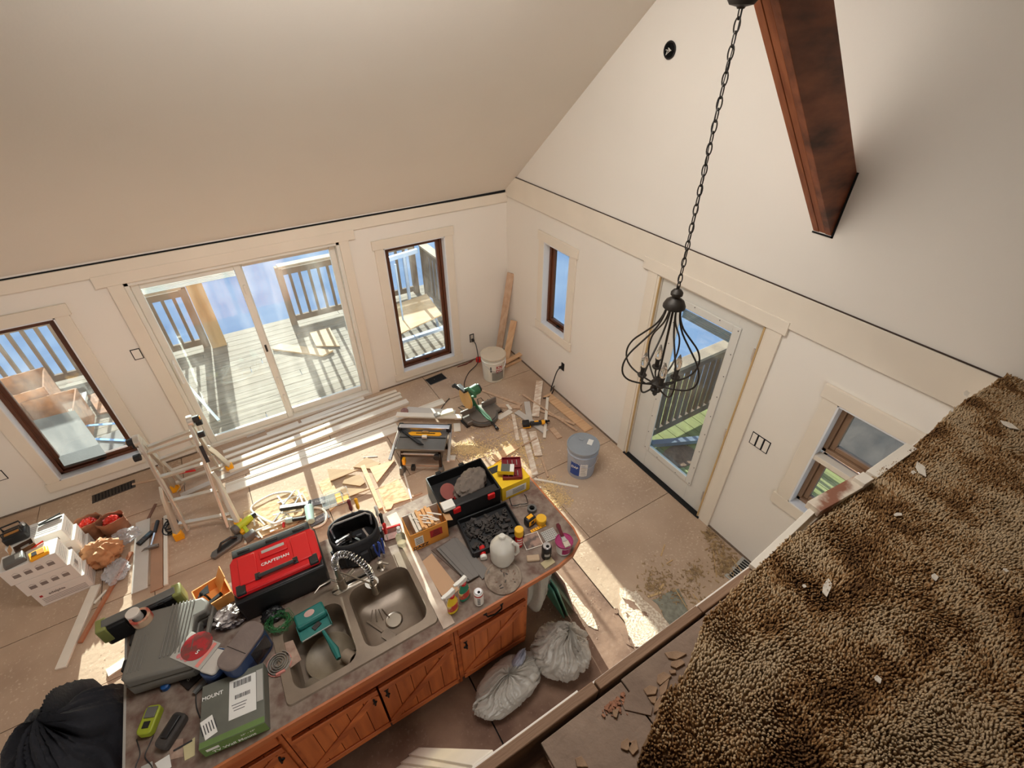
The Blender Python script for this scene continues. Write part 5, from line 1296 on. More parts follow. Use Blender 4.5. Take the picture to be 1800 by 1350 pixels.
def inside(x, y):
    c = False; n = len(poly); j = n - 1
    for i in range(n):
        if (poly[i][1] > y) != (poly[j][1] > y) and x < (poly[j][0] - poly[i][0]) * (y - poly[i][1]) / (poly[j][1] - poly[i][1]) + poly[i][0]: c = not c
        j = i
    return c
V = []; Fc = []
step = .0068
xs_ = np.arange(-2.78, 0, step); ys_ = np.arange(-5.50, -4.6, step)
cnt = 0
for x in xs_:
    for y in ys_:
        xx = x + rng.uniform(-.5, .5) * step; yy = y + rng.uniform(-.5, .5) * step
        # drop what the frame can never show
        if not inside(xx, yy): continue
        h = .016 + .010 * (noise.noise(Vector((xx * 14, yy * 14, 0))) + .3) + rng.uniform(-.003, .004)
        lx = .010 * noise.noise(Vector((xx * 9, yy * 9, 5))) + rng.uniform(-.004, .004); ly = .010 * noise.noise(Vector((xx * 9, yy * 9, 9))) + rng.uniform(-.004, .004)
        r = .0040; o = len(V); a0 = rng.uniform(0, 6.28)
        for k in range(3):
            a = a0 + k * 2.094; V.append((xx + r * math.cos(a), yy + r * math.sin(a), LZ + .004))
        for k in range(3):
            a = a0 + .6 + k * 2.094; V.append((xx + lx * .6 + r * .95 * math.cos(a), yy + ly * .6 + r * .95 * math.sin(a), LZ + .004 + h * .75))
        V.append((xx + lx, yy + ly, LZ + .006 + h))
        for k in range(3):
            l = (k + 1) % 3; Fc += [(o + k, o + l, o + 3 + l, o + 3 + k), (o + 3 + k, o + 3 + l, o + 6)]
        cnt += 1
me = bpy.data.meshes.new('pile'); me.from_pydata(V, [], Fc); me.materials.append(CARP); me.polygons.foreach_set('use_smooth', [True] * len(me.polygons))
pile = bpy.data.objects.new('pile', me); col.objects.link(pile); pile.parent = ct; pile['kind'] = 'stuff'
print('tufts', cnt)
# broken pieces of tile mortar on boards
def shard(label, pts, z, th, M, name='mortar_shard', cat='shard', group='broken mortar shards at the carpet edge'):
    P = [pz(*p, z) for p in pts]; c = sum(P, Vector()) / len(P)
    return tag(G().prism([(p.x - c.x, p.y - c.y) for p in P], 0, th).done(name, M, bevel=.001, bseg=1, loc=(c.x, c.y, z)), label, cat, group)
SH = mat('mortar', (168, 138, 108), .95, c2=(130, 102, 80), scale=18, bump=.4)
zF = zoomp(740, 1060, 3.214); ZB = LZ - .0055
for k, (pts, lab) in enumerate([
 ([(1375, 285), (1440, 275), (1500, 290), (1440, 325), (1395, 315)], 'long flat mortar shard, topmost by the carpet edge'),
 ([(1415, 335), (1470, 320), (1490, 345), (1440, 375), (1408, 358)], 'second mortar shard from the top touching the carpet'),
 ([(1335, 410), (1370, 392), (1415, 415), (1350, 470), (1330, 450)], 'pointed mortar shard in the middle of the row'),
 ([(1255, 490), (1290, 468), (1335, 480), (1325, 520), (1275, 525)], 'rounded mortar shard left of the middle'),
 ([(1345, 480), (1400, 430), (1385, 500), (1350, 540)], 'narrow mortar shard leaning on the carpet fringe'),
 ([(1280, 535), (1330, 530), (1322, 575), (1300, 565)], 'small square mortar shard below the rounded one'),
 ([(1320, 570), (1360, 515), (1375, 560), (1340, 610), (1312, 625)], 'tall mortar shard under the carpet fringe'),
 ([(1080, 610), (1118, 598), (1105, 655), (1085, 645)], 'small light mortar shard on the crumb patch'),
 ([(1130, 790), (1165, 765), (1190, 800), (1165, 840), (1128, 825)], 'left piece of the cracked mortar pair'),
 ([(1172, 790), (1215, 775), (1228, 830), (1195, 865), (1170, 830)], 'right piece of the cracked mortar pair'),
 ([(870, 880), (905, 868), (930, 900), (945, 930), (880, 930)], 'mortar shard at the bottom edge of the picture'),
 ([(1400, 385), (1435, 380), (1440, 400), (1410, 405)], 'tiny mortar shard by the carpet fringe'),
 ([(1130, 560), (1180, 500), (1310, 590), (1300, 640), (1150, 605)], 'large thin cement flake with a crack on the boards')]):
    shard(lab, [zF(*p) for p in pts], ZB, .006 if k < 12 else .003, SH if k < 12 else CB)
# crumbs (uncountable)
random.seed(8)
g = G()
for k in range(420):
    u = random.gauss(1065, 34); v = random.gauss(530, 42)
    a, b = zF(u, v); p = pz(a, b, ZB); s = random.uniform(.002, .0055)
    if p.y > -4.70: continue
    g.box((p.x, p.y, ZB + s / 2), (s * 1.6, s, s), rz=random.random() * 3)
tag(g.done('mortar_crumbs', mat('crumb', (172, 118, 88), .95, c2=(110, 74, 56), scale=120), smooth=0), 'scattered reddish mortar crumbs on the loft boards', 'crumbs', kind='stuff')
# chips on carpet
for k, (u, v, w_, h_, a) in enumerate([(1455, 1030, 34, 10, .3), (1620, 822, 30, 12, .5), (1415, 1028, 6, 5, 0), (1700, 690, 20, 6, .2), (1775, 745, 18, 14, 1.0), (1580, 902, 14, 5, -.3), (1645, 1012, 12, 7, .2), (1607, 828, 8, 5, 0), (1770, 1000, 5, 5, 0), (1545, 1192, 10, 8, .4)]):
    p = pz(u, v, LZ + .032); sc = (p - CAM).length / FPX
    labs_ = ['long pale chip on the carpet, leftmost of the upper two', 'largest pale chip high on the carpet near the edge', 'tiny pale chip just left of the long one', 'slim pale chip at the top of the carpet', 'pale chip at the right border high on the carpet', 'slim pale chip right of the carpet middle', 'pale chip in the right middle of the carpet', 'tiny pale chip touching the largest one', 'single pale dot on the right of the carpet', 'pale chip lowest on the carpet']
    tag(G().prism([(-w_ * sc / 2, -h_ * sc / 3), (w_ * sc * .3, -h_ * sc / 2), (w_ * sc / 2, h_ * sc * .2), (0, h_ * sc / 2), (-w_ * sc * .4, h_ * sc * .3)], 0, .003).done('paint_chip', PRIM, loc=(p.x, p.y, LZ + .024), smooth=0), labs_[k], 'chip', 'pale paint chips scattered on the carpet').rotation_euler = (.1, .1, a)
# white boards along the loft edge
GE = 'white boards lying along the loft edge above the right wall window'
def lboard(label, a, b, z, w_, th, M, zb=None, name='edge_board'):
    P, Q = pz(*a, z), pz(*b, z if zb is None else zb); c = (P + Q) / 2
    return tag(G().bar(P - c, Q - c, w_, th).done(name, M, bevel=.0015, loc=c), label, 'board', GE)
lboard('long thin white moulding on the loft edge pointing down to the floor register', (1322, 998), (1428, 898), 2.37, .022, .018, PRIM)
lboard('second thin white moulding beside the first on the loft edge', (1326, 1002), (1440, 903), 2.352, .02, .016, PRIM)
PEEL = mat('peeling_board', (214, 200, 180), .7, c2=(140, 92, 70), scale=9, detail=8, bump=.2, width=.06)
lboard('peeling white board end with brown blotches on the loft edge', (1428, 895), (1512, 848), 2.385, .05, .03, PEEL)
lboard('sunlit white block between the two boards on the loft edge', (1508, 850), (1524, 840), 2.402, .04, .03, PRIM)
lboard('far white board on the loft edge nearest the wall window', (1530, 838), (1600, 788), 2.37, .04, .03, PRIM)
# bundle of boards leaning up below the loft rim (bottom of frame)
for k, (a, lab) in enumerate([((850, 1336), 'uppermost bright white board end at the bottom edge of the picture'), ((842, 1346), 'second white board end at the bottom edge of the picture'), ((832, 1358), 'third white board end at the bottom edge of the picture')]):
    P = pz(*a, 2.02 - .03 * k); P.y = max(P.y, -4.595 + .02 * k)
    Q = pz(728 - 14 * k, 1322 + 14 * k, .02); c = (P + Q) / 2
    tag(G().bar(P - c, Q - c, .07, .016, up=(0, 1, .4)).done('leaning_trim', PRIM, bevel=.002, loc=c), lab, 'board', 'white trim boards leaning up against the loft rim')
# ================================================================= THINGS ON THE WORKTOP
ZW = ZT + .0005
def on(u, v, z=ZW):
    p = pz(u, v, z); return Vector((p.x, p.y, z))
# red toolbox
t = thing('toolbox', 'red lidded black toolbox standing behind the left sink bowl', 'toolbox', (-3.34, -2.80, ZW), R(-2))
REDL = mat('red_lid', (200, 16, 22), .42, var=.1, scale=3, bump=.03)
G().box((0, 0, .10), (.49, .31, .20), taper=1.02).done('body', BLACK, t, bevel=.012)
g = G().prism([(-.245, -.10), (-.225, -.135), (.225, -.135), (.245, -.10), (.245, .10), (.225, .135), (-.225, .135), (-.245, .10)], .20, .238); g.done('lid', REDL, t, bevel=.008)
for x in (-.15, .15): G().box((x, .01, .243), (.10, .20, .012)).done('lid_panel', REDL, t, bevel=.005)
G().box((0, .07, .243), (.16, .06, .01)).done('lid_panel', REDL, t, bevel=.004)
g = G().box((0, .16, .215), (.45, .06, .05)); 
for x in (-.16, 0, .16): g.box((x, .158, .235), (.07, .02, .02))
g.done('hinge_bar', BLACK, t, bevel=.004)
h_ = G().tube([(-.10, -.075, .24), (-.095, -.085, .262), (.095, -.085, .262), (.10, -.075, .24)], .012, 8).done('handle', BLACK, t)
for x in (-.105, .105): G().box((x, -.07, .244), (.03, .045, .012)).done('handle_bracket', BLACK, t, bevel=.003)
for x in (-.20, .20): G().box((x, -.11, .235), (.05, .065, .022)).done('latch', BLACK, t, bevel=.005)
text('CRAFTSMAN', .028, TR(0, .0, .2395), WTXT, t, bold=True, ext=.0008)
G().box((.0, .085, .2485), (.13, .022, .001)).done('label', GREYL, t)
# tool bag
t = thing('tool_bag', 'open black tool bag stuffed with tools behind the faucet', 'bag', (-2.875, -2.79, ZW), R(-4))
NYL = mat('black_nylon', (30, 28, 30), .8, var=.2, scale=20, bump=.3)
def bagwall(a, b):
    th = 2 * math.pi * a; e = .75
    cx = math.copysign(abs(math.cos(th)) ** e, math.cos(th)); sy_ = math.copysign(abs(math.sin(th)) ** e, math.sin(th))
    w = 1 + .04 * noise.noise(Vector((math.cos(th) * 3, math.sin(th) * 3, b * 3)))
    return Vector((.155 * cx * w, .15 * sy_ * w * (1 - .15 * b), .20 * b))
g = G().grid(bagwall, 48, 8, closeu=True); o = g.done('side_wall', NYL, t, smooth=60); s = o.modifiers.new('s', 'SOLIDIFY'); s.thickness = .012
G().box((0, 0, .01), (.28, .25, .02)).done('bottom', NYL, t, bevel=.01)
G().tube([(-.12, .0, .17), (-.125, .02, .24), (-.10, .03, .26), (.10, .03, .26), (.125, .02, .24), (.12, 0, .17)], .007, 8).done('handle', STEEL, t)
g = G()
for k in range(7):
    a = -2.7 + k * .42; x, y = .165 * math.cos(a), .155 * math.sin(a)
    G().box((x, y, .07), (.05, .022, .10), rz=a + math.pi / 2).done('pocket', NYL, t, bevel=.005)
BLT = mat('tool_blue', (36, 66, 150), .45)
def hand(label, nm, x, y, rz, M, kind, zz=.0):
    o = thing(nm, label, 'tool', (-2.875 + x, -2.79 + y, ZW + .07 + zz), rz)
    if kind == 'pliers':
        G().tube([(0, 0, -.02), (-.014, 0, .06), (-.016, 0, .12)], .006, 7).tube([(0, 0, -.02), (.014, 0, .06), (.016, 0, .12)], .006, 7).done('handle', M, o)
        G().box((0, 0, -.03), (.022, .01, .04)).done('jaw', STEEL, o, bevel=.002)
    else:
        G().cyl((0, 0, -.03), (0, 0, .06), .003, n=6).done('shaft', STEEL, o)
        G().lathe([(0, .05), (.010, .05), (.013, .07), (.010, .10), (.013, .14), (.008, .15), (0, .15)], n=10).done('grip', M, o)
hand('blue handled pliers in the front pocket of the tool bag', 'pliers', .09, -.185, .2, BLT, 'pliers')
hand('second blue handled pliers beside the first in the tool bag pocket', 'pliers', .125, -.165, .8, BLT, 'pliers', -.02)
hand('red screwdriver in the right side pocket of the tool bag', 'screwdriver', .182, -.09, 0, RED, 'driver')
hand('black and red screwdriver in the right rear pocket of the tool bag', 'screwdriver', .187, -.02, 0, BLACK, 'driver', .02)
hand('pale tubed screwdriver at the right rear corner of the tool bag', 'screwdriver', .18, .05, 0, WHITE, 'driver', .03)
hand('dark red screwdriver behind the tool bag', 'screwdriver', .04, .175, 0, mat('maroon', (110, 30, 34), .5), 'driver', .05)
hand('yellow tipped screwdriver behind the tool bag', 'screwdriver', .085, .172, 0, YEL, 'driver', .04)
for k in range(10):
    random.seed(40 + k); x, y = random.uniform(-.09, .09), random.uniform(-.08, .06)
    a = random.random() * 3
    o = G().bar((-.05, 0, 0), (.05, 0, .01), .012, .012).cyl((-.05, 0, 0), (-.03, 0, 0), .012, n=8).done('bag_contents', BLACKM if k % 3 else STEEL, t); o.location = (x, y, .05 + .012 * k); o.rotation_euler = (0, .2, a)
# red edged tile and pinkish laminate offcut
t = thing('paint_tray', 'small red and brown tray on the back edge of the worktop', 'tray', on(690, 938), R(-10))
G().box((0, 0, .006), (.13, .10, .012)).done('base', mat('maroon_dust', (120, 70, 60), .8, c2=(80, 50, 44), scale=30), t, bevel=.002)
G().box((0, .045, .014), (.13, .012, .018)).done('rim', RED, t, bevel=.002)
# orange carton with laminate
OR = mat('orange_carton', (226, 152, 62), .7, var=.05, bump=.03)
t = thing('sample_carton', 'open orange and white carton of wood pieces standing right of the faucet', 'box', (-2.445, -2.945, ZW), R(-3))
W_, D_, H_ = .255, .17, .17
for a in ((0, -D_ / 2, W_, .004), (0, D_ / 2, W_, .004), (-W_ / 2, 0, .004, D_), (W_ / 2, 0, .004, D_)):
    G().box((a[0], a[1], H_ / 2), (a[2], a[3], H_)).done('side_panel', OR if a[1] <= 0 else WHITE, t)
G().box((0, 0, .003), (W_, D_, .004)).done('bottom', CARD, t)
PEA = mat('peach_veneer', (240, 190, 130), .6, c2=(224, 166, 108), scale=6, stretch=(1, 6, 1))
for k in range(7):
    G().box((-.095 + k * .022 + .02, .0, .10 + .012 * (k % 3)), (.018, D_ - .014, .14)).done('veneer_stack', PEA if k > 1 else PRIM, t)
for k in range(6):
    random.seed(k); G().box((-.03 + .02 * k, -.03 + random.uniform(-.02, .04), .187 + .002 * k), (.010, .10, .003), rz=random.uniform(.6, 1.0)).done('loose_slat', PRIM, t)
G().box((.045, -D_ / 2 - .0025, .10), (.085, .001, .07)).done('red_label', mat('red_label', (176, 34, 36), .6, var=.1, scale=30), t)
G().box((-.075, -D_ / 2 - .0025, .09), (.06, .001, .08)).done('white_label', WL, t)
for k in range(4): G().box((-.075, -D_ / 2 - .0035, .065 + k * .016), (.045, .001, .004)).done('label_text', INK, t)
for k in range(4): G().box((.045, -D_ / 2 - .0035, .075 + k * .016), (.06 - .008 * k, .001, .004)).done('label_text', INK, t)
text('DAZZ', .04, TR(-.07, -D_ / 2 - .003, .025, rx=R(90)), INK, t, bold=True)
for x, y, a in ((W_ / 2 + .02, 0, 25), ): G().box((x, y, H_ - .01), (.05, D_, .003), M=Matrix.Rotation(R(a), 4, 'Y')).done('flap', CARD, t)
# open toolbox with cloth
t = thing('open_toolbox', 'black open toolbox holding a grey cloth at the back of the worktop', 'toolbox', (-2.09, -2.82, ZW), R(-4))
W_, D_, H_ = .43, .33, .19
for a in ((0, -D_ / 2, W_, .01), (0, D_ / 2, W_, .01), (-W_ / 2, 0, .01, D_), (W_ / 2, 0, .01, D_)):
    G().box((a[0], a[1], H_ / 2), (a[2], a[3], H_)).done('side_panel', BLACK, t, bevel=.003)
G().box((0, 0, .05), (W_, D_, .1)).done('bottom', BLACK, t)
for x in (-.12, .06): G().box((x, D_ / 2 + .008, H_), (.04, .02, .02)).done('hinge', BLACK, t, bevel=.003)
G().box((0, -D_ / 2 + .03, H_ - .01), (W_ - .03, .055, .02)).done('front_tray', BLACK, t, bevel=.004)
for x in (-.12, .14):
    G().box((x, -D_ / 2 - .012, H_ - .03), (.055, .018, .05)).done('latch', RED, t, bevel=.006)
G().box((-.17, -D_ / 2 + .02, H_ + .012), (.085, .07, .03)).done('tray_box', WHITE, t, bevel=.004)
tag(G().blob((0, 0, 0), (.145, .095, .08), 60, 34, .38, 1.4, 6, .3, rz=.5).done('grey_cloth', mat('grey_cloth', (112, 100, 90), .95, var=.1, scale=30, bump=.3, bscale=200), smooth=60, loc=(-2.03, -2.83, ZW + .158)), 'crumpled grey cloth lying in the open black toolbox', 'cloth')
tag(G().lathe([(0, 0), (.06, 0), (.06, .004), (0, .004)], n=28, M=TR(0, 0, 0, rx=.6, ry=.3)).done('sanding_disc', mat('pink_disc', (150, 84, 76), .9, var=.1), loc=(-2.20, -2.80, ZW + .15)), 'pinkish round sanding disc in the open black toolbox', 'disc')
tag(G().box((0, 0, 0), (.07, .05, .02)).done('red_case', RED, bevel=.004, loc=(-2.145, -2.87, ZW + .112)), 'small red case beside the grey cloth in the toolbox', 'case')
# black case opened with tool clutter
t = thing('open_case', 'open black tool case full of dark clutter in front of the grey cloth', 'case', (-2.06, -3.155, ZW), R(-6))
W_, D_ = .37, .29
for a in ((0, -D_ / 2, W_, .012), (0, D_ / 2, W_, .012), (-W_ / 2, 0, .012, D_), (W_ / 2, 0, .012, D_)):
    G().box((a[0], a[1], .03), (a[2], a[3], .06)).done('rim_panel', BLACK, t, bevel=.004)
G().box((0, 0, .008), (W_, D_, .016)).done('tray', BLACK, t)
CLU = mat('dusty_black', (58, 52, 48), .7, var=.3, scale=25, bump=.3)
random.seed(17)
g = G()
for k in range(120):
    x, y = random.uniform(-.16, .16), random.uniform(-.12, .12); s_ = random.uniform(.008, .026)
    q = random.random()
    M_ = Matrix.Rotation(random.random() * 3, 4, 'Z') @ Matrix.Rotation(random.uniform(-.5, .5), 4, 'X')
    if q < .6: g.box((x, y, .022 + .018 * random.random()), (s_ * 2, s_, s_ * .8), M=M_)
    else: g.lathe([(0, 0), (s_ * .6, 0), (s_ * .6, s_), (s_ * .3, s_), (s_ * .3, 0)], c=(x, y, .02), n=8, M=M_)
tag(g.done('fastener_clutter', CLU, bevel=.001, bseg=1), 'heap of dark sockets and fasteners in the open case', None, kind='stuff').parent = t
# make the clutter a part: no own label needed
del bpy.data.objects['fastener_clutter']['label']
# yellow box with red bit set
t = thing('yellow_box', 'yellow cardboard box with white label at the far end of the worktop', 'box', (-1.735, -2.86, ZW), R(-2))
YC = mat('yellow_card', (240, 196, 30), .6, var=.04, bump=.02)
G().box((0, 0, .07), (.235, .24, .14)).done('body', YC, t, bevel=.002)
G().box((.0, -.1206, .06), (.17, .001, .07)).done('label', WL, t)
for k in range(4): G().box((.02, -.1216, .04 + k * .013), (.10, .001, .003)).done('label_text', INK, t)
G().box((-.06, .07, .141), (.11, .06, .002)).done('black_band', INK, t)
t = thing('bit_case', 'dark red open bit case lying on the yellow box', 'case', (-1.70, -2.855, ZW + .142), R(-28))
MAR = mat('maroon_case', (120, 24, 34), .45, var=.1)
g = G(); g.box((0, 0, .006), (.14, .20, .012)); 
for a in ((0, -.10, .14, .006), (0, .10, .14, .006), (-.07, 0, .006, .2), (.07, 0, .006, .2), (0, 0, .14, .006)): g.box((a[0], a[1], .015), (a[2], a[3], .03))
g.done('tray', MAR, t, bevel=.002)
for k in range(6): G().cyl((-.045 + k * .017, -.08, .018), (-.045 + k * .017, -.03, .018), .005, n=6).done('bit', STEEL if k % 2 else MAR, t)
for k in range(6): G().cyl((-.045 + k * .017, .03, .018), (-.045 + k * .017, .08, .018), .004, n=6).done('bit', STEEL if k % 2 else MAR, t)
t = thing('small_box', 'small yellow grey and white box lying on the red bit case', 'box', (-1.76, -2.87, ZW + .174), R(-35))
G().box((0, 0, .018), (.12, .075, .036)).done('body', YC, t, bevel=.002)
G().box((.01, 0, .0365), (.09, .074, .001)).done('grey_print', mat('print_dark', (84, 86, 80), .6), t)
G().box((.045, -.0, .037), (.03, .074, .001)).done('white_print', WL, t)
t = thing('sealant_tubes', 'pack of clear sealant tubes with yellow and black label behind the yellow box', 'tubes', (-1.74, -2.69, ZW), R(6))
for k in range(3): G().cyl((-.10, -.03 + .028 * k, .03), (.08, -.03 + .028 * k, .03), .014, n=12).done('tube', CLR if k else KRAFT, t)
G().box((.05, .0, .06), (.12, .04, .003), M=Matrix.Rotation(R(30), 4, 'X')).done('header_card', YEL, t)
G().box((.05, -.002, .0635), (.09, .02, .002), M=Matrix.Rotation(R(30), 4, 'X')).done('header_print', INK, t)
# smaller things on the right part
def canister(label, name, cat, u, v, r, h, body, cap=None, caph=0, capr=None, z=ZW, extra=None):
    p = on(u, v, z); t = thing(name, label, cat, p)
    G().lathe([(0, 0), (r * .9, 0), (r, .006), (r, h - .008), (r * .85, h), (0, h)], n=28).done('body', body, t)
    if cap: G().lathe([(0, h), ((capr or r * .8), h), ((capr or r * .8), h + caph - .004), ((capr or r * .8) * .9, h + caph), (0, h + caph)], n=24).done('cap', cap, t)
    return t, p
YCAP = mat('yellow_cap', (232, 176, 36), .5, var=.06, bump=.02)
t, p = canister('round yellow lid jar standing at the right rear edge of the worktop', 'yellow_jar', 'jar', 951, 920, .033, .035, YCAP, YCAP, .028, .037)
t, p = canister('red spray bottle with yellow cap standing behind the milk jug', 'spray_can', 'can', 912, 958, .026, .12, RED, YCAP, .055, .030)
for k in range(3): curved(t, 'label', .0262, .03 + k * .025, .042 + k * .025, -2.6, -1.2, WL)
t = thing('tape_measure', 'yellow and black tape measure near the yellow jar', 'tape measure', on(931, 920), R(10)); t.scale = (1.3, 1.3, 1.3)
G().box((0, 0, .028), (.06, .042, .056)).done('body', BLACK, t, bevel=.01)
G().box((0, -.0215, .03), (.048, .002, .034)).done('face_label', YEL, t, bevel=.002)
G().box((.0, -.023, .03), (.02, .001, .02)).done('print', INK, t)
G().box((0, 0, .058), (.035, .02, .004)).done('lock', YEL, t)
t = thing('tape_measure', 'dark roll with grey band behind the yellow tape measure', 'roll', on(935, 897), 0)
G().lathe([(.02, 0), (.034, 0), (.034, .03), (.02, .03), (.02, 0)], n=24).done('roll', GREYP, t); t.name = 'tape_roll'
t = thing('safety_glasses', 'black framed safety glasses left of the dark roll', 'glasses', on(914, 890), R(-20))
G().tube([(-.06, 0, .02), (-.03, -.01, .03), (0, 0, .025), (.03, -.01, .03), (.06, 0, .02)], .003, 6).done('frame', BLACK, t)
for s in (-1, 1): G().tube([(s * .06, 0, .02), (s * .062, .07, .012), (s * .055, .10, .003)], .0025, 6).done('temple', BLACK, t)
for s in (-1, 1): G().prism([(s * .005, -.002), (s * .055, -.002), (s * .055, 0), (s * .005, 0)], .004, .028).done('lens', CLR, t)
t = thing('level_ruler', 'short yellow ruler with black marks on the worktop near the tub', 'ruler', on(946, 929), R(-2))
G().box((0, 0, .004), (.12, .022, .008)).done('bar', YEL, t, bevel=.001)
for k in range(6): G().box((-.045 + k * .018, 0, .0085), (.003, .016, .001)).done('mark', INK, t)
t = thing('mesh_plate', 'small grey perforated plate beside the purple lidded tub', 'plate', on(966, 941), R(-6))
G().box((0, 0, .004), (.10, .085, .008)).done('plate', GREYL, t, bevel=.001)
for i in range(7):
    for j in range(5): G().lathe([(0, .0082), (.004, .0082), (.004, .0088), (0, .0088)], c=(-.042 + i * .014, -.03 + j * .015, 0), n=6).done('hole', GREYP, t)
t = thing('tile_sample', 'square swirly stone tile sample with white edge on the worktop', 'tile', on(935, 951), R(-12))
G().box((0, 0, .004), (.115, .105, .008)).done('tile', mat('swirl_stone', (158, 128, 112), .4, c2=(96, 80, 74), scale=22, detail=3, width=.08), t, bevel=.002)
G().box((0, 0, .003), (.125, .115, .005)).done('white_edge', PRIM, t)
t, p = canister('black drink can standing left of the purple lidded tub', 'drink_can', 'can', 960, 978, .032, .115, BLACK, STEEL, .006, .028)
curved(t, 'label_print', .0323, .04, .065, -2.6, -1.4, GREYL)
G().lathe([(0, .1215), (.011, .1215), (.011, .122), (0, .122)], c=(.0, -.008, 0), n=10).done('opening', DARK, t)
p = on(990, 966); t = thing('plastic_tub', 'white plastic tub with purple lid at the right corner of the worktop', 'tub', p)
PUR = mat('purple_lid', (152, 36, 92), .45, var=.08, bump=.03)
G().lathe([(0, 0), (.048, 0), (.053, .09), (0, .09)], n=32).done('body', WHITE, t)
G().lathe([(.057, .085), (.060, .088), (.060, .10), (.056, .102), (.052, .098), (0, .098)], n=32).done('lid', PUR, t)
curved(t, 'label', .0535, .02, .07, -2.4, -1.2, PUR)
t = thing('paint_brush', 'paint brush with dark red handle lying on the purple lid', 'brush', (p.x, p.y, ZW + .099), R(80))
G().prism([(-.02, -.014), (.02, -.014), (.014, .006), (.012, .05), (-.012, .05), (-.014, .006)], .002, .012, M=TR(0, 0, 0, rz=R(-90))).done('ferrule', STEEL, t)
G().prism([(-.012, .0), (.012, 0), (.010, .04), (.014, .07), (.008, .088), (-.008, .088), (-.014, .07), (-.010, .04)], .0, .014, M=TR(.0, 0, .003, rz=R(-90)) @ TR(0, .03, 0, rx=R(24))).done('handle', mat('dark_red_handle', (90, 18, 30), .35), t)
G().prism([(-.02, -.055), (.02, -.055), (.02, -.012), (-.02, -.012)], .002, .012, M=TR(0, 0, 0, rz=R(-90))).done('bristles', mat('bristle', (190, 178, 160), .9, var=.3, scale=80), t)
tag(G().bar((0, 0, 0), (.0, .11, 0), .005, .004).done('stir_stick', PRIM, loc=on(969, 976, ZW + .002)), 'thin pale stir stick between the black can and the tub', 'stick')
tag(G().box((0, 0, .011), (.085, .042, .022), rz=-.45).done('beige_bar', mat('beige_bar', (182, 156, 128), .7, var=.05), bevel=.006, loc=on(937, 983)), 'rounded beige bar lying in front of the black drink can', 'bar')
tag(G().box((0, 0, .004), (.085, .05, .008), rz=.06).done('beige_pad', mat('beige_pad', (184, 168, 130), .8, var=.04), bevel=.001, loc=on(963, 990)), 'flat beige pad at the front edge of the worktop', 'pad')
# milk jug
p = on(885, 985, ZW + .0); 
p = Vector((-2.10, -3.385, ZW))
t = thing('milk_jug', 'empty translucent plastic gallon jug standing behind the round disc', 'jug', p, R(20))
JUG = mat('jug_plastic', (226, 220, 208), .35, var=.03, bump=.05, alpha=.82)
prof = [(.0, 0), (.055, 0), (.068, .008), (.074, .03), (.076, .14), (.072, .165), (.05, .20), (.028, .225), (.018, .24), (.018, .256), (.0, .256)]
def sq(a, z, r, e=.55):
    c_, s_ = math.cos(a), math.sin(a); k = 1 if r < .03 else 1 + .06 * abs(math.sin(2 * a))
    return Vector((r * c_ * k, r * s_ * k, z))
g = G(); n = 40
g.grid(lambda u, v: sq(2 * math.pi * u, prof[min(len(prof) - 1, int(round(v * (len(prof) - 1))))][1], prof[min(len(prof) - 1, int(round(v * (len(prof) - 1))))][0]), n, len(prof), closeu=True)
g.done('body', JUG, t, smooth=50)
G().tube([(.035, -.055, .20), (.05, -.085, .17), (.05, -.09, .11), (.045, -.07, .07)], .011, 10).done('handle', JUG, t)
G().lathe([(.019, .244), (.021, .244), (.021, .25), (.019, .25)], n=20).done('neck_ring', JUG, t)
# round disc
t = thing('turntable_disc', 'dusty round stone disc lying at the front of the worktop', 'disc', (-2.165, -3.50, ZW))
G().lathe([(0, 0), (.112, 0), (.118, .004), (.118, .014), (.112, .018), (.104, .018), (.102, .014), (0, .014)], n=48).done('disc', mat('stone_disc', (150, 134, 118), .9, c2=(118, 100, 86), scale=30, bump=.3, width=.12), t)
g = G(); random.seed(31)
for k in range(16):
    a, r = random.random() * 6.28, .085 * random.random() ** .5; G().box((r * math.cos(a), r * math.sin(a), .016), (random.uniform(.008, .024), .005, .003), rz=random.random() * 3).done('debris_chip', SUBK if k % 2 else CLU, t)
# red shaker lying
t = thing('red_shaker', 'red shaker with white lid lying left of the milk jug', 'shaker', on(848, 968, ZW + .022), R(70))
G().lathe([(0, -.04), (.02, -.04), (.021, .03), (0, .03)], n=20, M=TR(0, 0, 0, ry=R(90))).done('body', RED, t)
G().lathe([(0, -.06), (.022, -.06), (.023, -.04), (.018, -.04), (.018, -.055), (0, -.055)], n=20, M=TR(0, 0, 0, ry=R(90))).done('lid', WHITE, t)
# panels
SLATE = mat('grey_panel2', (110, 104, 98), .6, var=.06, scale=4)
def lay(label, name, cat, pts, z, th, M, group=None):
    P = [pz(*p, z) for p in pts]; c = sum(P, Vector()) / len(P)
    return tag(G().prism([(p.x - c.x, p.y - c.y) for p in P], 0, th).done(name, M, bevel=.0015, bseg=1, loc=(c.x, c.y, z)), label, cat, group)
lay('lowest dark sample board under the grey ones on the worktop', 'sample_board', 'board', [(758, 968), (800, 944), (838, 982), (822, 1024)], ZW, .007, mat('brown_sample', (92, 74, 62), .6), 'laminate sample boards stacked right of the sink')
lay('long grey sample board right of the stack, ending by the round disc', 'sample_board', 'board', [(790, 948), (803, 946), (862, 1006), (848, 1019)], ZW + .0075, .007, SLATE, 'laminate sample boards stacked right of the sink')
lay('wide grey sample board on top of the stack right of the sink', 'sample_board', 'board', [(767, 966), (798, 946), (842, 1012), (822, 1024)], ZW + .015, .007, SLATE, 'laminate sample boards stacked right of the sink')
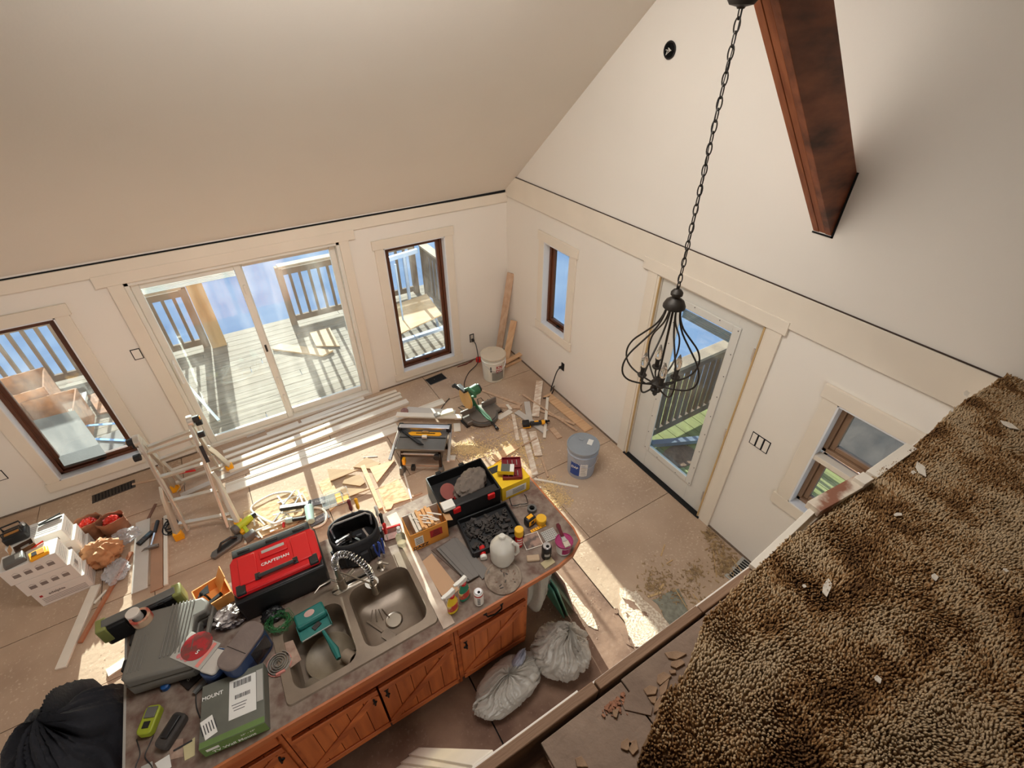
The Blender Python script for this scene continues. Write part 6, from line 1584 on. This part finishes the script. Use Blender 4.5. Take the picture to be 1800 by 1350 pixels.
lay('thin grey sample board on the very top of the sample stack', 'sample_board', 'board', [(772, 964), (781, 959), (834, 1016), (826, 1021)], ZW + .0225, .006, SLATE, 'laminate sample boards stacked right of the sink')
lay('tan cardboard sheet between painted sun strip and grey sample boards', 'cardboard_sheet', 'cardboard', [(739, 990), (759, 973), (808, 1036), (784, 1056), (778, 1050)], ZW + .0, .004, mat('tan_sheet', (190, 152, 118), .8, var=.03))
# spray bottles
def spray(label, u, v, M, rz):
    p = on(u, v); t = thing('spray_bottle', label, 'spray bottle', p, rz)
    G().lathe([(0, 0), (.034, 0), (.038, .01), (.038, .07), (.034, .10), (.022, .135), (.016, .15), (0, .15)], n=28, sx=1, sy=.62).done('body', M, t)
    G().lathe([(.017, .15), (.018, .15), (.018, .17), (.012, .172), (0, .172)], n=18).done('collar', RED, t)
    g = G().prism([(-.02, .17), (-.06, .205), (-.055, .215), (-.02, .21), (.02, .215), (.028, .195), (.016, .17)], -.011, .011, M=TR(0, 0, 0, rx=R(90))); g.done('trigger_head', WHITE, t, bevel=.003)
    G().tube([(-.02, 0, .195), (-.034, 0, .175), (-.04, 0, .155)], .004, 6).done('trigger', WHITE, t)
    G().box((-.062, 0, .209), (.012, .014, .014)).done('nozzle', WHITE, t)
    g = G()
    G().lathe([(.0385, .03), (.0388, .031), (.0388, .085), (.0375, .086)], n=28, sx=1.0, sy=.63).done('label', mat('spray_label', (214, 196, 120), .5, c2=(190, 60, 50), scale=18, width=.05) if 'yellow' in label else mat('spray_label2', (60, 120, 100), .5, c2=(200, 60, 50), scale=16, width=.06), t)
spray('yellow spray bottle with white trigger at the front of the worktop', 797, 1072, mat('yellow_liquid', (238, 200, 50), .25, var=.05, bump=0), R(15))
spray('green spray bottle with white trigger behind the yellow one', 817, 1050, mat('green_liquid', (40, 130, 100), .25, var=.05, bump=0), R(15))
t, p = canister('white and red drink can right of the spray bottles', 'drink_can', 'can', 842, 1058, .030, .115, WHITE, STEEL, .006, .024)
curved(t, 'red_band', .0303, .095, .108, -3.1, 3.1, RED, 24)
for k in range(5): curved(t, 'label_print', .0303, .02 + k * .014, .028 + k * .014, -2.3, -1.7, INK)
G().lathe([(0, .1215), (.009, .1215), (.009, .122), (0, .122)], c=(.0, -.008, 0), n=10).done('opening', DARK, t)

# ================================================================= LEFT PART OF THE WORKTOP
CG = mat('case_grey', (112, 108, 100), .55, var=.05, scale=3, bump=.04)
t = thing('tool_case', 'large ribbed grey tool case lying at the left end of the worktop', 'case', (-3.945, -2.905, ZW + .012), R(-14))
W_, D_ = .37, .40
pts = [(-W_ / 2, -D_ / 2 + .03), (-W_ / 2 + .03, -D_ / 2), (W_ / 2 - .05, -D_ / 2), (W_ / 2, -D_ / 2 + .05), (W_ / 2, -.06), (W_ / 2 - .06, -.04), (W_ / 2 - .06, .08), (W_ / 2, .10), (W_ / 2, D_ / 2 - .04), (W_ / 2 - .04, D_ / 2), (-W_ / 2 + .03, D_ / 2), (-W_ / 2, D_ / 2 - .03)]
G().prism(pts, .0, .065).done('lower_shell', CG, t, bevel=.008)
G().prism([(x * .975, y * .975) for x, y in pts], .067, .13).done('upper_shell', CG, t, bevel=.014, bseg=3)
for k in range(7): G().box((-.01 + k * .018, .04, .132), (.008, D_ * .78, .008)).done('rib', CG, t, bevel=.003)
for k in range(4): G().box((-.155 + k * .018, -.05, .131), (.006, D_ * .5, .005)).done('rib', CG, t, bevel=.002)
for y in (-.08, .06): G().box((-W_ / 2 - .008, y, .07), (.025, .06, .07)).done('latch', BLACK, t, bevel=.005)
G().box((W_ / 2 - .005, .02, .066), (.02, .15, .03)).done('carry_handle', CG, t, bevel=.006)
G().box((.14, -.09, .133), (.01, .06, .006)).done('ridge_mark', CG, t, bevel=.002)
G().box((.10, .16, .133), (.008, .05, .006)).done('ridge_mark', CG, t, bevel=.002)
G().box((0, 0, -.006), (.2, .2, .012)).done('rubber_pad', BLACK, t)
t = thing('tool_case', 'dark case with olive edges behind the grey tool case', 'case', (-4.07, -2.64, ZW), R(3))
OLV = mat('olive_edge', (128, 130, 70), .5, var=.08)
G().box((0, 0, .075), (.40, .075, .15)).done('body', BLACK, t, bevel=.012)
G().box((0, .0, .156), (.36, .05, .014)).done('top_rim', GREYP, t, bevel=.005)
for s in (-1, 1): G().box((s * .185, .0, .10), (.05, .085, .12)).done('corner_guard', OLV, t, bevel=.008)
for x in (-.06, .10): G().box((x, -.042, .12), (.03, .012, .06)).done('latch', BLACKM, t, bevel=.003)
zc_ = ZW + .143
t = thing('tape_roll', 'wide roll of tape standing on its side edge on the grey tool case', 'tape', on(252, 1090, zc_), 0)
t['label'] = 'wide roll of printed tape lying on the grey tool case'
G().lathe([(.036, 0), (.05, 0), (.05, .048), (.036, .048), (.036, 0)], n=36).done('roll', mat('tape_tan', (188, 158, 130), .6, c2=(160, 60, 46), scale=10, width=.06), t)
G().lathe([(.034, .001), (.0362, .001), (.0362, .047), (.034, .047), (.034, .001)], n=36).done('core', DARK, t)
t = thing('paper_roll', 'white paper roll standing behind the printed tape roll', 'roll', Vector((-4.085, -2.70, zc_ + .0)), 0)
G().lathe([(0, 0), (.034, 0), (.034, .06), (.032, .062), (0, .062)], n=28).done('roll', mat('paper_white', (212, 200, 188), .8, var=.03), t)
# red blade pack
P = [pz(*p, zc_ + .01) for p in [(297, 1155), (336, 1109), (386, 1128), (350, 1178)]]; c = sum(P, Vector()) / 4
t = thing('blade_pack', 'red and grey carded saw blade pack lying on the corner of the grey case', 'blade pack', (c.x, c.y, zc_ - .004), math.atan2((P[3] - P[0]).y, (P[3] - P[0]).x) + 0)
L1 = (P[3] - P[0]).length; L2 = (P[1] - P[0]).length
G().box((0, 0, .004), (L1, L2, .006)).done('card', GREYL, t, bevel=.001)
G().lathe([(0, .0075), (L1 * .38, .0075), (L1 * .38, .009), (0, .009)], c=(-.01, .02, 0), n=30).done('red_disc', mat('red_print', (168, 40, 46), .4, c2=(120, 60, 56), scale=26, width=.05), t)
for k in range(3): G().lathe([(.0, .0076), (.012, .0076), (.012, .0088), (0, .0088)], c=(-L1 * .36 + k * .026 + .015, -L2 * .36, 0), n=14).done('print_circle', mat('pinkish', (200, 120, 120), .5), t)
text('5', .03, TR(.02, -.005, .0092), WTXT, t, bold=True)
G().box((L1 * .36, .0, .0078), (.02, L2 * .9, .001)).done('side_print', mat('salmon', (220, 130, 120), .5), t)
t = thing('black_card', 'black printed card pack sticking out under the grey case', 'card', on(342, 1188), R(28))
G().box((0, 0, .006), (.12, .085, .012)).done('card', mat('black_card', (34, 26, 24), .4, var=.1), t, bevel=.001)
text('DIABLO', .02, TR(.0, -.0, .0123, rz=0), GREYL, t)
tag(G().lathe([(0, 0), (.022, 0), (.02, .02), (.012, .025), (0, .025)], n=14).done('blue_stopper', mat('blue_cap', (30, 90, 160), .4), loc=on(292, 1208)), 'bright blue bottle stopper on the worktop below the grey case', 'stopper')
# orange box with bracket
p = on(383, 1068); t = thing('orange_bin', 'open orange box with a black bracket inside behind the blue container', 'box', (p.x, p.y + .06, ZW), R(12))
OB = mat('orange_box', (236, 160, 84), .6, var=.06)
for a in ((0, -.08, .17, .005), (0, .08, .17, .005), (-.085, 0, .005, .16), (.085, 0, .005, .16)): G().box((a[0], a[1], .045), (a[2], a[3], .09)).done('side_panel', OB, t)
G().box((0, 0, .004), (.17, .16, .006)).done('bottom', OB, t)
G().box((.065, .03, .11), (.12, .10, .004), M=Matrix.Rotation(R(-60), 4, 'Y')).done('flap', OB, t)
G().tube([(-.02, -.02, .01), (-.03, -.01, .09), (-.05, .02, .11)], .006, 8).prism([(-.07, .0), (-.01, -.01), (.0, .05), (-.05, .03)], .10, .105).bar((-.05, -.05, .06), (.04, -.03, .06), .02, .015).done('bracket', BLACKM, t)
tag(G().blob((0, 0, 0), (.09, .07, .05), 50, 30, .5, 2.2, 15, .3).done('plastic_wrap', mat('shiny_wrap', (90, 74, 66), .2, c2=(200, 190, 185), scale=14, bump=.4, width=.1), smooth=60, loc=on(408, 1082, ZW + .03)), 'crumpled shiny wrap between orange box and blue container', 'wrap')
# blue containers
NAVY = mat('navy_plastic', (38, 56, 92), .4, var=.06); TAUPE = mat('dusty_lid', (128, 112, 104), .7, c2=(104, 90, 84), scale=10)
p = on(462, 1160); t = thing('water_dispenser', 'large blue rounded container with dusty lid left of the sink', 'container', (-3.60, -3.195, ZW), R(40))
def rb(hx, hy, r, z0, z1, name, M, par, bev=.004, off=(0, 0)):
    return G().prism([(x + off[0], y + off[1]) for x, y in rrect(0, 0, hx, hy, r, 6)], z0, z1).done(name, M, par, bevel=bev)
rb(.125, .062, .05, .0, .17, 'body', NAVY, t); rb(.128, .065, .052, .171, .19, 'lid', TAUPE, t, .005)
G().box((-.03, 0, .1915), (.002, .12, .002)).done('lid_seam', DARK, t)
G().box((.04, -.062, .09), (.11, .006, .12)).done('clear_window', mat('dark_window', (40, 38, 40), .15), t, bevel=.002)
p = on(385, 1150); t = thing('blue_bin', 'smaller blue bin with white dusty top in front of the grey case', 'container', (-3.745, -3.175, ZW), R(45))
rb(.075, .055, .045, .0, .12, 'body', NAVY, t); rb(.06, .048, .02, .12, .138, 'white_top', mat('white_dust', (196, 188, 178), .8, var=.05, scale=20), t)
p = on(408, 1190); t = thing('drip_tray', 'grey slotted drip tray lying below the blue containers', 'tray', (p.x, p.y, ZW), R(42))
rb(.075, .06, .03, .0, .016, 'tray', GREYP, t)
for k in range(6):
    for s in (-1, 1): G().box((-.055 + k * .022, s * .026, .0165), (.008, .038, .002)).done('slot', DARK, t)
p = on(362, 1200); g = G().tube([(-.06, -.03, .02), (-.02, -.01, .025), (.02, .02, .02), (.06, .03, .022)], [.013, .014, .012, .01], 8)
tag(g.done('grey_tube', GREYP, loc=on(365, 1200, ZW - .006)), 'short bent grey tube left of the slotted drip tray', 'tube')
# green wires
random.seed(12); GW = mat('green_wire', (46, 110, 60), .4, var=.2); g = G(); c = on(497, 1098)
for k in range(22):
    pts = []; a0 = random.random() * 6.28; r0 = random.uniform(.03, .065)
    for i in range(14): 
        a = a0 + i * .42; pts.append((r0 * math.cos(a) * 1.2 + random.uniform(-.006, .006), r0 * math.sin(a) + random.uniform(-.006, .006), .01 + random.random() * .06))
    g.tube(pts, .0014, 4)
tag(g.done('wire_tangle', GW, loc=(c.x - .01, c.y, ZW)), 'tangled green wire bundle left of the sink', 'wire', kind='stuff')
tag(G().blob((0, 0, 0), (.06, .05, .035), 36, 22, .45, 2, 44, .3).done('black_mesh', BLACK, smooth=60, loc=(c.x - .035, c.y + .075, ZW + .024)), 'dark crumpled mesh behind the green wire bundle', 'mesh')
# coiled belt
c = on(491, 1168); pts = []
for i in range(120):
    a = i * .22; r = .012 + .0019 * i / 4.4 * 1.0; pts.append((r * math.cos(a), r * math.sin(a), .012))
g = G()
for i in range(len(pts) - 1): g.bar(pts[i], pts[i + 1], .002, .022, ext=.001)
t = thing('coiled_strap', 'coiled grey strap with a pink end tab left of the sink', 'strap', c)
g.done('coil', GREYL, t)
G().tube([(.064 * math.cos(a), .064 * math.sin(a), .006) for a in [k * .3 for k in range(21)]], .003, 6).done('outer_loop', mat('pink_tab', (196, 124, 112), .6), t)
G().box((-.0, -.056, .014), (.05, .012, .02)).done('end_tab', mat('pink_tab', (196, 124, 112), .6), t, bevel=.003)
lay('stained cream card under the coiled strap', 'stained_card', 'card', [(500, 1130), (515, 1125), (530, 1160), (510, 1175), (488, 1150)], ZW + .0, .002, mat('stained', (186, 160, 140), .8, c2=(130, 98, 84), scale=20))
# things in the left bowl
zb0 = ZT - .182
t = thing('dish_plate', 'large dusty plate lying in the left sink bowl', 'plate', (-3.235, -3.315, zb0 + .012)); GP = mat('dusty_dish', (148, 134, 112), .5, c2=(120, 104, 84), scale=9)
G().lathe([(0, 0), (.07, 0), (.12, .018), (.135, .03), (.137, .033), (.132, .034), (.11, .022), (.07, .006), (0, .006)], n=44).done('plate', GP, t)
for nm, lab, x, y in (('drinking_glass', 'dusty glass lying at the front left of the left sink bowl', -3.37, -3.42), ):
    t = thing(nm, lab, 'glass', (x, y, zb0 + .05), R(30))
    G().lathe([(.034, 0), (.036, 0), (.04, .11), (.037, .11), (.033, .004), (0, .004), ], n=26, M=TR(0, 0, 0, rx=R(60))).done('glass', mat('dusty_glass_cup', (150, 136, 118), .3, alpha=.75), t)
t = thing('mug', 'beige mug lying on its side at the right of the left sink bowl', 'mug', (-3.14, -3.40, zb0 + .065), R(-60))
G().lathe([(0, -.04), (.036, -.04), (.038, .04), (.034, .04), (.033, -.035), (0, -.035)], n=26, M=TR(0, 0, 0, ry=R(75))).done('cup', mat('beige_mug', (160, 142, 122), .5), t)
G().tube([(0.0, .036, .02), (.0, .062, .01), (0, .062, -.015), (0, .036, -.02)], .005, 7).done('handle', mat('beige_mug'), t)
TEAL = mat('teal_plastic', (38, 112, 104), .45, var=.08, scale=6, bump=.03)
t = thing('dustpan', 'teal dustpan with handle lying across the left sink bowl', 'dustpan', (-3.26, -3.17, ZT + .012), R(4))
G().prism([(-.09, -.055), (.09, -.055), (.085, .10), (-.085, .10)], -.03, -.024).done('pan_base', TEAL, t)
G().box((0, .055, .0), (.17, .09, .05)).done('pan_hood', TEAL, t, bevel=.012)
for s in (-1, 1): G().box((s * .088, -.01, -.012), (.004, .10, .03)).done('side_lip', TEAL, t)
G().box((0, -.054, -.024), (.18, .004, .008)).done('rubber_edge', GREYL, t)
G().lathe([(0, .026), (.03, .026), (.03, .0265), (0, .0265)], c=(0, .06, 0), n=20, sy=.7).done('badge', mat('badge_pink', (200, 160, 150), .6), t)
G().box((.01, -.01, -.02), (.05, .03, .006), rz=.4).done('crumb_pile', CLU, t, bevel=.002)
G().tube([(.03, -.05, -.03), (.04, -.12, -.045), (.05, -.19, -.05), (.05, -.25, -.05)], [.009, .012, .021, .014], 8).done('handle', TEAL, t)
# tv mount box
P = [pz(*p, ZW + .09) for p in [(347, 1213), (455, 1185), (470, 1285), (352, 1318)]]; c = sum(P, Vector()) / 4
t = thing('mount_box', 'black and green cardboard box with shipping labels at the front edge of the worktop', 'box', (-3.70, -3.44, ZW), R(-8))
BB = mat('box_dark', (98, 98, 88), .6, var=.2, scale=6)
GB = mat('box_green', (96, 122, 62), .6, var=.1, scale=6)
G().box((0, .02, .045), (.29, .30, .09)).done('body', BB, t, bevel=.002)
G().box((0, -.1306, .045), (.286, .0015, .084)).done('green_front', GB, t)
G().box((.0, -.115, .0905), (.286, .028, .0012)).done('green_band', GB, t)
G().box((.045, .04, .0912), (.125, .19, .0012), rz=.0).done('shipping_label', WL, t)
for k in range(14): G().box((.005 + k * .006, .11, .0922), (.003 if k % 3 else .0045, .03, .0006)).done('barcode', INK, t)
for k in range(12): G().box((.012 + k * .006, .045, .0922), (.003 if k % 4 else .0045, .02, .0006)).done('barcode', INK, t)
for k in range(3): G().box((.03, .01 - k * .014, .0922), (.07 - .01 * k, .003, .0006)).done('label_text', INK, t)
G().box((-.105, -.045, .0915), (.055, .095, .0012), rz=.3).done('small_label', WL, t)
for k in range(6): G().box((-.105 + .012 * (k - 2.5) * math.cos(.3), -.045 + .012 * (k - 2.5) * math.sin(.3), .0925), (.004, .05, .0006), rz=.3).done('barcode', INK, t)
text('MOUNT', .026, TR(-.095, .10, .0906), WTXT, t, bold=True)
text('TV Wall Mount', .030, TR(-.01, -.1316, .022, rx=R(90)), WTXT, t, bold=True)
text("23'' - 55''", .018, TR(.06, -.1316, .062, rx=R(90)), WTXT, t)
G().box((-.095, -.132, .058), (.055, .001, .022)).done('white_sticker', WL, t)
G().box((.125, .06, .0906), (.03, .16, .001)).done('side_picture', GREYL, t)
# lime charger and dark tool
p = on(268, 1270); t = thing('battery_charger', 'lime green battery charger on the worktop left of the packaging box', 'charger', p, R(66))
LM2 = mat('lime_dark', (150, 160, 36), .45, var=.06)
G().prism(rrect(0, 0, .065, .036, .02), 0, .045).done('body', LM2, t, bevel=.006)
G().box((.03, 0, .047), (.05, .05, .008)).done('display', GREYP, t, bevel=.002)
G().box((-.025, 0, .046), (.03, .03, .004)).done('slot', BLACK, t)
p = on(306, 1288); t = thing('battery_pack', 'dark grey battery pack lying right of the lime charger', 'battery', p, R(48))
G().prism(rrect(0, 0, .075, .035, .02), 0, .05).done('body', CLU, t, bevel=.01)
G().box((.01, 0, .055), (.10, .035, .016)).done('rail', BLACK, t, bevel=.004)
cord('thin black cord curling down from the lime charger', [on(270, 1292, ZW + .01), on(262, 1310, ZW + .004), on(255, 1330, ZW + .004), on(268, 1350, ZW + .004), on(262, 1370, ZW + .004)], .0025)
cord('black cord lying along the left edge of the packaging box', [on(358, 1195, ZW + .004), on(346, 1212, ZW + .004), on(345, 1240, ZW + .004), on(352, 1262, ZW + .004)], .003)
cord('thin cord trailing off the left edge of the worktop', [on(240, 1300, ZW + .004), on(246, 1325, ZW + .004), on(238, 1350, ZW + .004), on(244, 1375, ZW + .004)], .0025)
lay('pale yellow note pad below the dark battery pack', 'note_pad', 'note pad', [(322, 1312), (343, 1296), (343, 1328), (325, 1338)], ZW, .004, mat('note_yellow', (196, 184, 140), .8, var=.03))
tag(G().cyl((-.04, 0, .004), (.04, 0, .004), .004, n=8).done('pencil', INK, loc=on(322, 1311, ZW + .002)), 'dark pencil lying beside the note pad', 'pencil')
lay('white cardboard frame lying at the bottom left corner of the worktop', 'paper_card', 'card', [(272, 1342), (298, 1326), (302, 1348), (284, 1362)], ZW, .003, WL)
lay('thin white card in front of the lime charger', 'white_card', 'card', [(248, 1348), (268, 1338), (272, 1372), (250, 1375)], ZW, .002, GREYL)
lay('stained cardboard sheet beneath the dark battery pack', 'stained_sheet', 'card', [(296, 1302), (322, 1298), (322, 1330), (300, 1336)], ZW, .002, mat('stained', (186, 160, 140), .8))

# ================================================================= JACKET ON STOOL, BAGS, HANGING TOWEL, RACKS
BF = mat('black_fleece', (30, 30, 36), .9, var=.25, scale=8, bump=.4, bscale=60)
t = thing('stool', 'stool hidden under the black jacket at the left end of the worktop', 'stool', (-4.52, -3.08, 0))
G().lathe([(0, .58), (.17, .58), (.18, .60), (.17, .62), (0, .62)], n=24).done('seat', BROWNW, t)
for sx_ in (-1, 1):
    for sy_ in (-1, 1): G().bar((sx_ * .10, sy_ * .10, .59), (sx_ * .15, sy_ * .15, 0), .035, .035).done('leg', BROWNW, t)
tag(G().drape((.27, .31, .46), 4.5, .20, 3, 160, 110, .02, .0, .8, .008).done('black_jacket', BF, smooth=80, loc=(-4.47, -3.06, .60)), 'black jacket heaped over a stool at the left end of the worktop', 'jacket')
o = G().drape((.16, .12, .30), 5, .25, 9, 90, 60, .1, .3, .8, .02).done('sleeve', mat('lining', (52, 50, 56), .8, var=.2), bpy.data.objects['black_jacket'], smooth=80, loc=(-.27, -.08, -.22))

PB = mat('bag_plastic', (196, 188, 176), .3, var=.08, scale=5, bump=.5, bscale=9, alpha=.86, spec=.6)
def tip(p):
    k = max(0, p.x / .25); s = 1 - .55 * k; return Vector((p.x, p.y * s, p.z * (1 - .3 * k)))
o = G().drape((.27, .145, .14), 9, .16, 5, 170, 90, .45, .12, 1.0, .018).done('trash_bag', PB, smooth=75, loc=(-2.29, -3.765, .078)); o.rotation_euler = (0, 0, .12)
tag(o, 'flatter white trash bag lying against the cabinet doors', 'trash bag')
k_ = G().drape((.035, .035, .09), 6, .3, 2, 50, 30, 0, .2, 1, .03).done('tied_neck', mat('bag_grey', (150, 150, 162), .4, bump=.2), o, smooth=70, loc=(.10, .03, .12)); k_.rotation_euler = (0, .9, .2)
o = G().drape((.20, .18, .24), 9, .18, 12, 190, 110, .35, .45, 1.0, .02).done('trash_bag', PB, smooth=75, loc=(-1.87, -3.80, .157)); o.rotation_euler = (0, .12, -.6)
tag(o, 'fuller white trash bag standing beyond the right end of the cabinets', 'trash bag')
k_ = G().drape((.05, .03, .05), 6, .35, 7, 50, 30, 0, .2, 1, .03).done('tied_handles', PB, o, smooth=70, loc=(-.03, .0, .24))
# towel hanging off end, racks
TW = mat('terry_towel', (196, 188, 172), .95, var=.06, scale=40, bump=.7, bscale=220)
def towel(a, b):
    x = -1.98 + .22 * a + .012 * math.sin(a * 22 + b * 3); y = -3.46 + .04 * math.sin(a * 9) - .10 * b * 0
    z = .80 - .52 * b + .03 * math.sin(a * 12) * b
    y += -.05 * math.sin(b * 3) + .018 * math.sin(a * 26)
    return Vector((x, y, z))
g = G().grid(towel, 44, 20); o = g.done('hanging_towel', TW, smooth=70); s = o.modifiers.new('s', 'SOLIDIFY'); s.thickness = .012
tag(o, 'white terry towel hanging under the worktop overhang beside the trash bags', 'towel')
G().cyl((-2.0, -3.47, .81), (-1.74, -3.47, .81), .012, n=10).done('towel_bar', BLACKM, o)
GT = mat('green_tray', (74, 138, 118), .5, var=.1)
for k, (x, c_, lab) in enumerate([(-1.66, GT, 'green slotted tray leaning under the worktop end, nearest the towel'), (-1.625, mat('teal_tray2', (120, 170, 150), .5), 'paler green tray leaning behind the first'), (-1.56, mat('pink_board', (190, 150, 138), .7, c2=(150, 110, 100), scale=12), 'pinkish speckled board leaning beside the green trays')]):
    t = thing('leaning_tray' if k < 2 else 'speckled_board', lab, 'tray' if k < 2 else 'board', (x, -3.36, 0), 0, rot=(0, R(-15), 0))
    G().box((0, 0, .27), (.012, .42, .54)).done('panel', c_, t, bevel=.003)
    if k < 2:
        for q in range(12): G().box((.008, -.17 + q * .03, .47), (.003, .012, .03)).done('slot', DARK, t)
# ================================================================= SHAVINGS, DUST AND DEBRIS ON THE FLOOR
random.seed(77)
def flakes(name, label, spots, n, size, M, z=0.0, thick=.0012, curl=.5, cat='shavings'):
    g = G()
    for k in range(n):
        u, v, su, sv = random.choice(spots); p = pz(random.gauss(u, su), random.gauss(v, sv), z)
        if p.x > -.03 or p.y > -.03 or p.y < -4.6: continue
        s_ = size * random.uniform(.4, 1.4); a = random.random() * 6.28
        Mx = Matrix.Rotation(a, 4, 'Z') @ Matrix.Rotation(random.uniform(-curl, curl), 4, 'X')
        g.box((p.x, p.y, z + .001 + random.random() * .006), (s_, s_ * .35, thick), M=Mx)
    return tag(g.done(name, M, smooth=0), label, cat, kind='stuff')
SHV = mat('pine_shaving', (240, 212, 160), .85, c2=(214, 178, 120), scale=60, bump=0)
flakes('wood_shavings', 'pale wood shavings and sawdust on the floor between the table saw and the yellow box', [(835, 793, 18, 8), (905, 785, 22, 8), (815, 788, 10, 6), (930, 800, 10, 14), (880, 755, 42, 20), (835, 793, 18, 8)], 3000, .016, SHV)
flakes('wood_shavings', 'pale wood shavings beside the right end of the worktop in the sun', [(955, 885, 10, 14), (975, 870, 14, 10), (985, 880, 10, 8), (965, 855, 10, 8)], 1500, .014, SHV)
flakes('fine_dust', 'fine light crumbs strewn over the open floor near the entry door', [(1090, 900, 70, 40), (1150, 960, 60, 50), (1000, 1080, 30, 30), (700, 790, 60, 30), (150, 1120, 80, 70), (560, 830, 60, 30), (800, 760, 60, 40)], 900, .006, mat('crumb_light', (214, 196, 172), .9, bump=0), cat='dust')
flakes('straw_debris', 'straw and bark debris along the foot of the right wall below the switch', [(1262, 962, 10, 16), (1280, 985, 12, 12), (1275, 1000, 10, 10), (1250, 940, 8, 6)], 420, .028, mat('straw', (186, 156, 112), .9, c2=(110, 84, 58), scale=30), thick=.002, cat='debris')
flakes('straw_debris', 'straw and splinters around the broken tile patch in front of the loft', [(1160, 1015, 18, 14), (1200, 1040, 20, 12), (1150, 1035, 14, 8), (1225, 1005, 10, 10)], 380, .022, _m['straw'], thick=.002, cat='debris')
# splinters that can be told apart
CH = mat('splinter', (214, 184, 136), .85, c2=(176, 138, 92), scale=20)
zG = zoomp(900, 900, 4.09)
for k, (a, b, w_) in enumerate([((975, 612), (1070, 580), .018), ((1060, 560), (1090, 520), .02), ((1070, 318), (1098, 235), .012), ((1110, 375), (1155, 345), .01), ((1300, 590), (1380, 690), .008), ((1165, 545), (1290, 745), .006), ((1440, 220), (1470, 470), .007), ((1455, 240), (1515, 400), .006), ((1580, 335), (1680, 470), .008), ((1600, 650), (1640, 690), .012)][:9]):
    labs = ['largest curled splinter in the debris patch before the loft', 'short thick splinter above the largest one', 'lone curved splinter on the open floor', 'small curved splinter left of the right wall debris', 'long thin stick pointing down to the loft edge', 'dark thin stick crossing the tile patch', 'thin stalk hanging from the right wall debris', 'second thin stalk beside the first near the right wall', 'thin stick lying across the lower floor register']
    plank(labs[k], zG(*a), zG(*b), w_, .006, CH, .006 if k in (5, 8) else 0, name='splinter', cat='splinter', group='splinters and stalks on the floor near the loft')
# thinset residue and broken tile
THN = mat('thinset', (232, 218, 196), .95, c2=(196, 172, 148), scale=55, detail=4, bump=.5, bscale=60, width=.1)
GRT = mat('grey_tile_bed', (150, 150, 134), .9, c2=(112, 106, 92), scale=26, bump=.3)
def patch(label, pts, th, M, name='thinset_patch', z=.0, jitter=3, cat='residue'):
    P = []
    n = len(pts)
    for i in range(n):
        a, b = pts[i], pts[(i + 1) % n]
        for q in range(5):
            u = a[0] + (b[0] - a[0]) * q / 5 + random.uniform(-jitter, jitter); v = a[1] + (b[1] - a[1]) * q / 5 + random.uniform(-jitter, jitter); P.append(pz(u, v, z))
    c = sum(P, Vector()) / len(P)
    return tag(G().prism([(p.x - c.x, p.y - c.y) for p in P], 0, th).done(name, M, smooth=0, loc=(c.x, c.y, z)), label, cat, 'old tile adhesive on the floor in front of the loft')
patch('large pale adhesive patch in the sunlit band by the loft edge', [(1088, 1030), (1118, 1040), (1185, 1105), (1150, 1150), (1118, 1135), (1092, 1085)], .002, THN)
patch('grey tile bed patch right of the sunlit band', [(1148, 1055), (1190, 1035), (1215, 1075), (1200, 1100), (1180, 1105)], .003, GRT)
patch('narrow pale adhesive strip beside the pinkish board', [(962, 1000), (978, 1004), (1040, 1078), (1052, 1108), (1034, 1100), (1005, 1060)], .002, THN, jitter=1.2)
for k, (pts, lab) in enumerate([([(1093, 1051), (1112, 1056), (1125, 1072), (1110, 1070)], 'largest bare dark spot in the pale adhesive'), ([(1077, 1068), (1085, 1070), (1087, 1079), (1080, 1077)], 'small bare dark spot left of the large one'), ([(1100, 1075), (1108, 1082), (1103, 1087)], 'small bare spot below the large one'), ([(1127, 1073), (1137, 1077), (1140, 1085), (1131, 1082)], 'bare dark spot at the right tip of the large one'), ([(1092, 1112), (1104, 1114), (1106, 1128), (1115, 1140), (1098, 1128)], 'long bare spot near the loft edge')]):
    patch(lab, pts, .0006, SUBK, 'bare_spot', .0021, 1.2, 'spot')
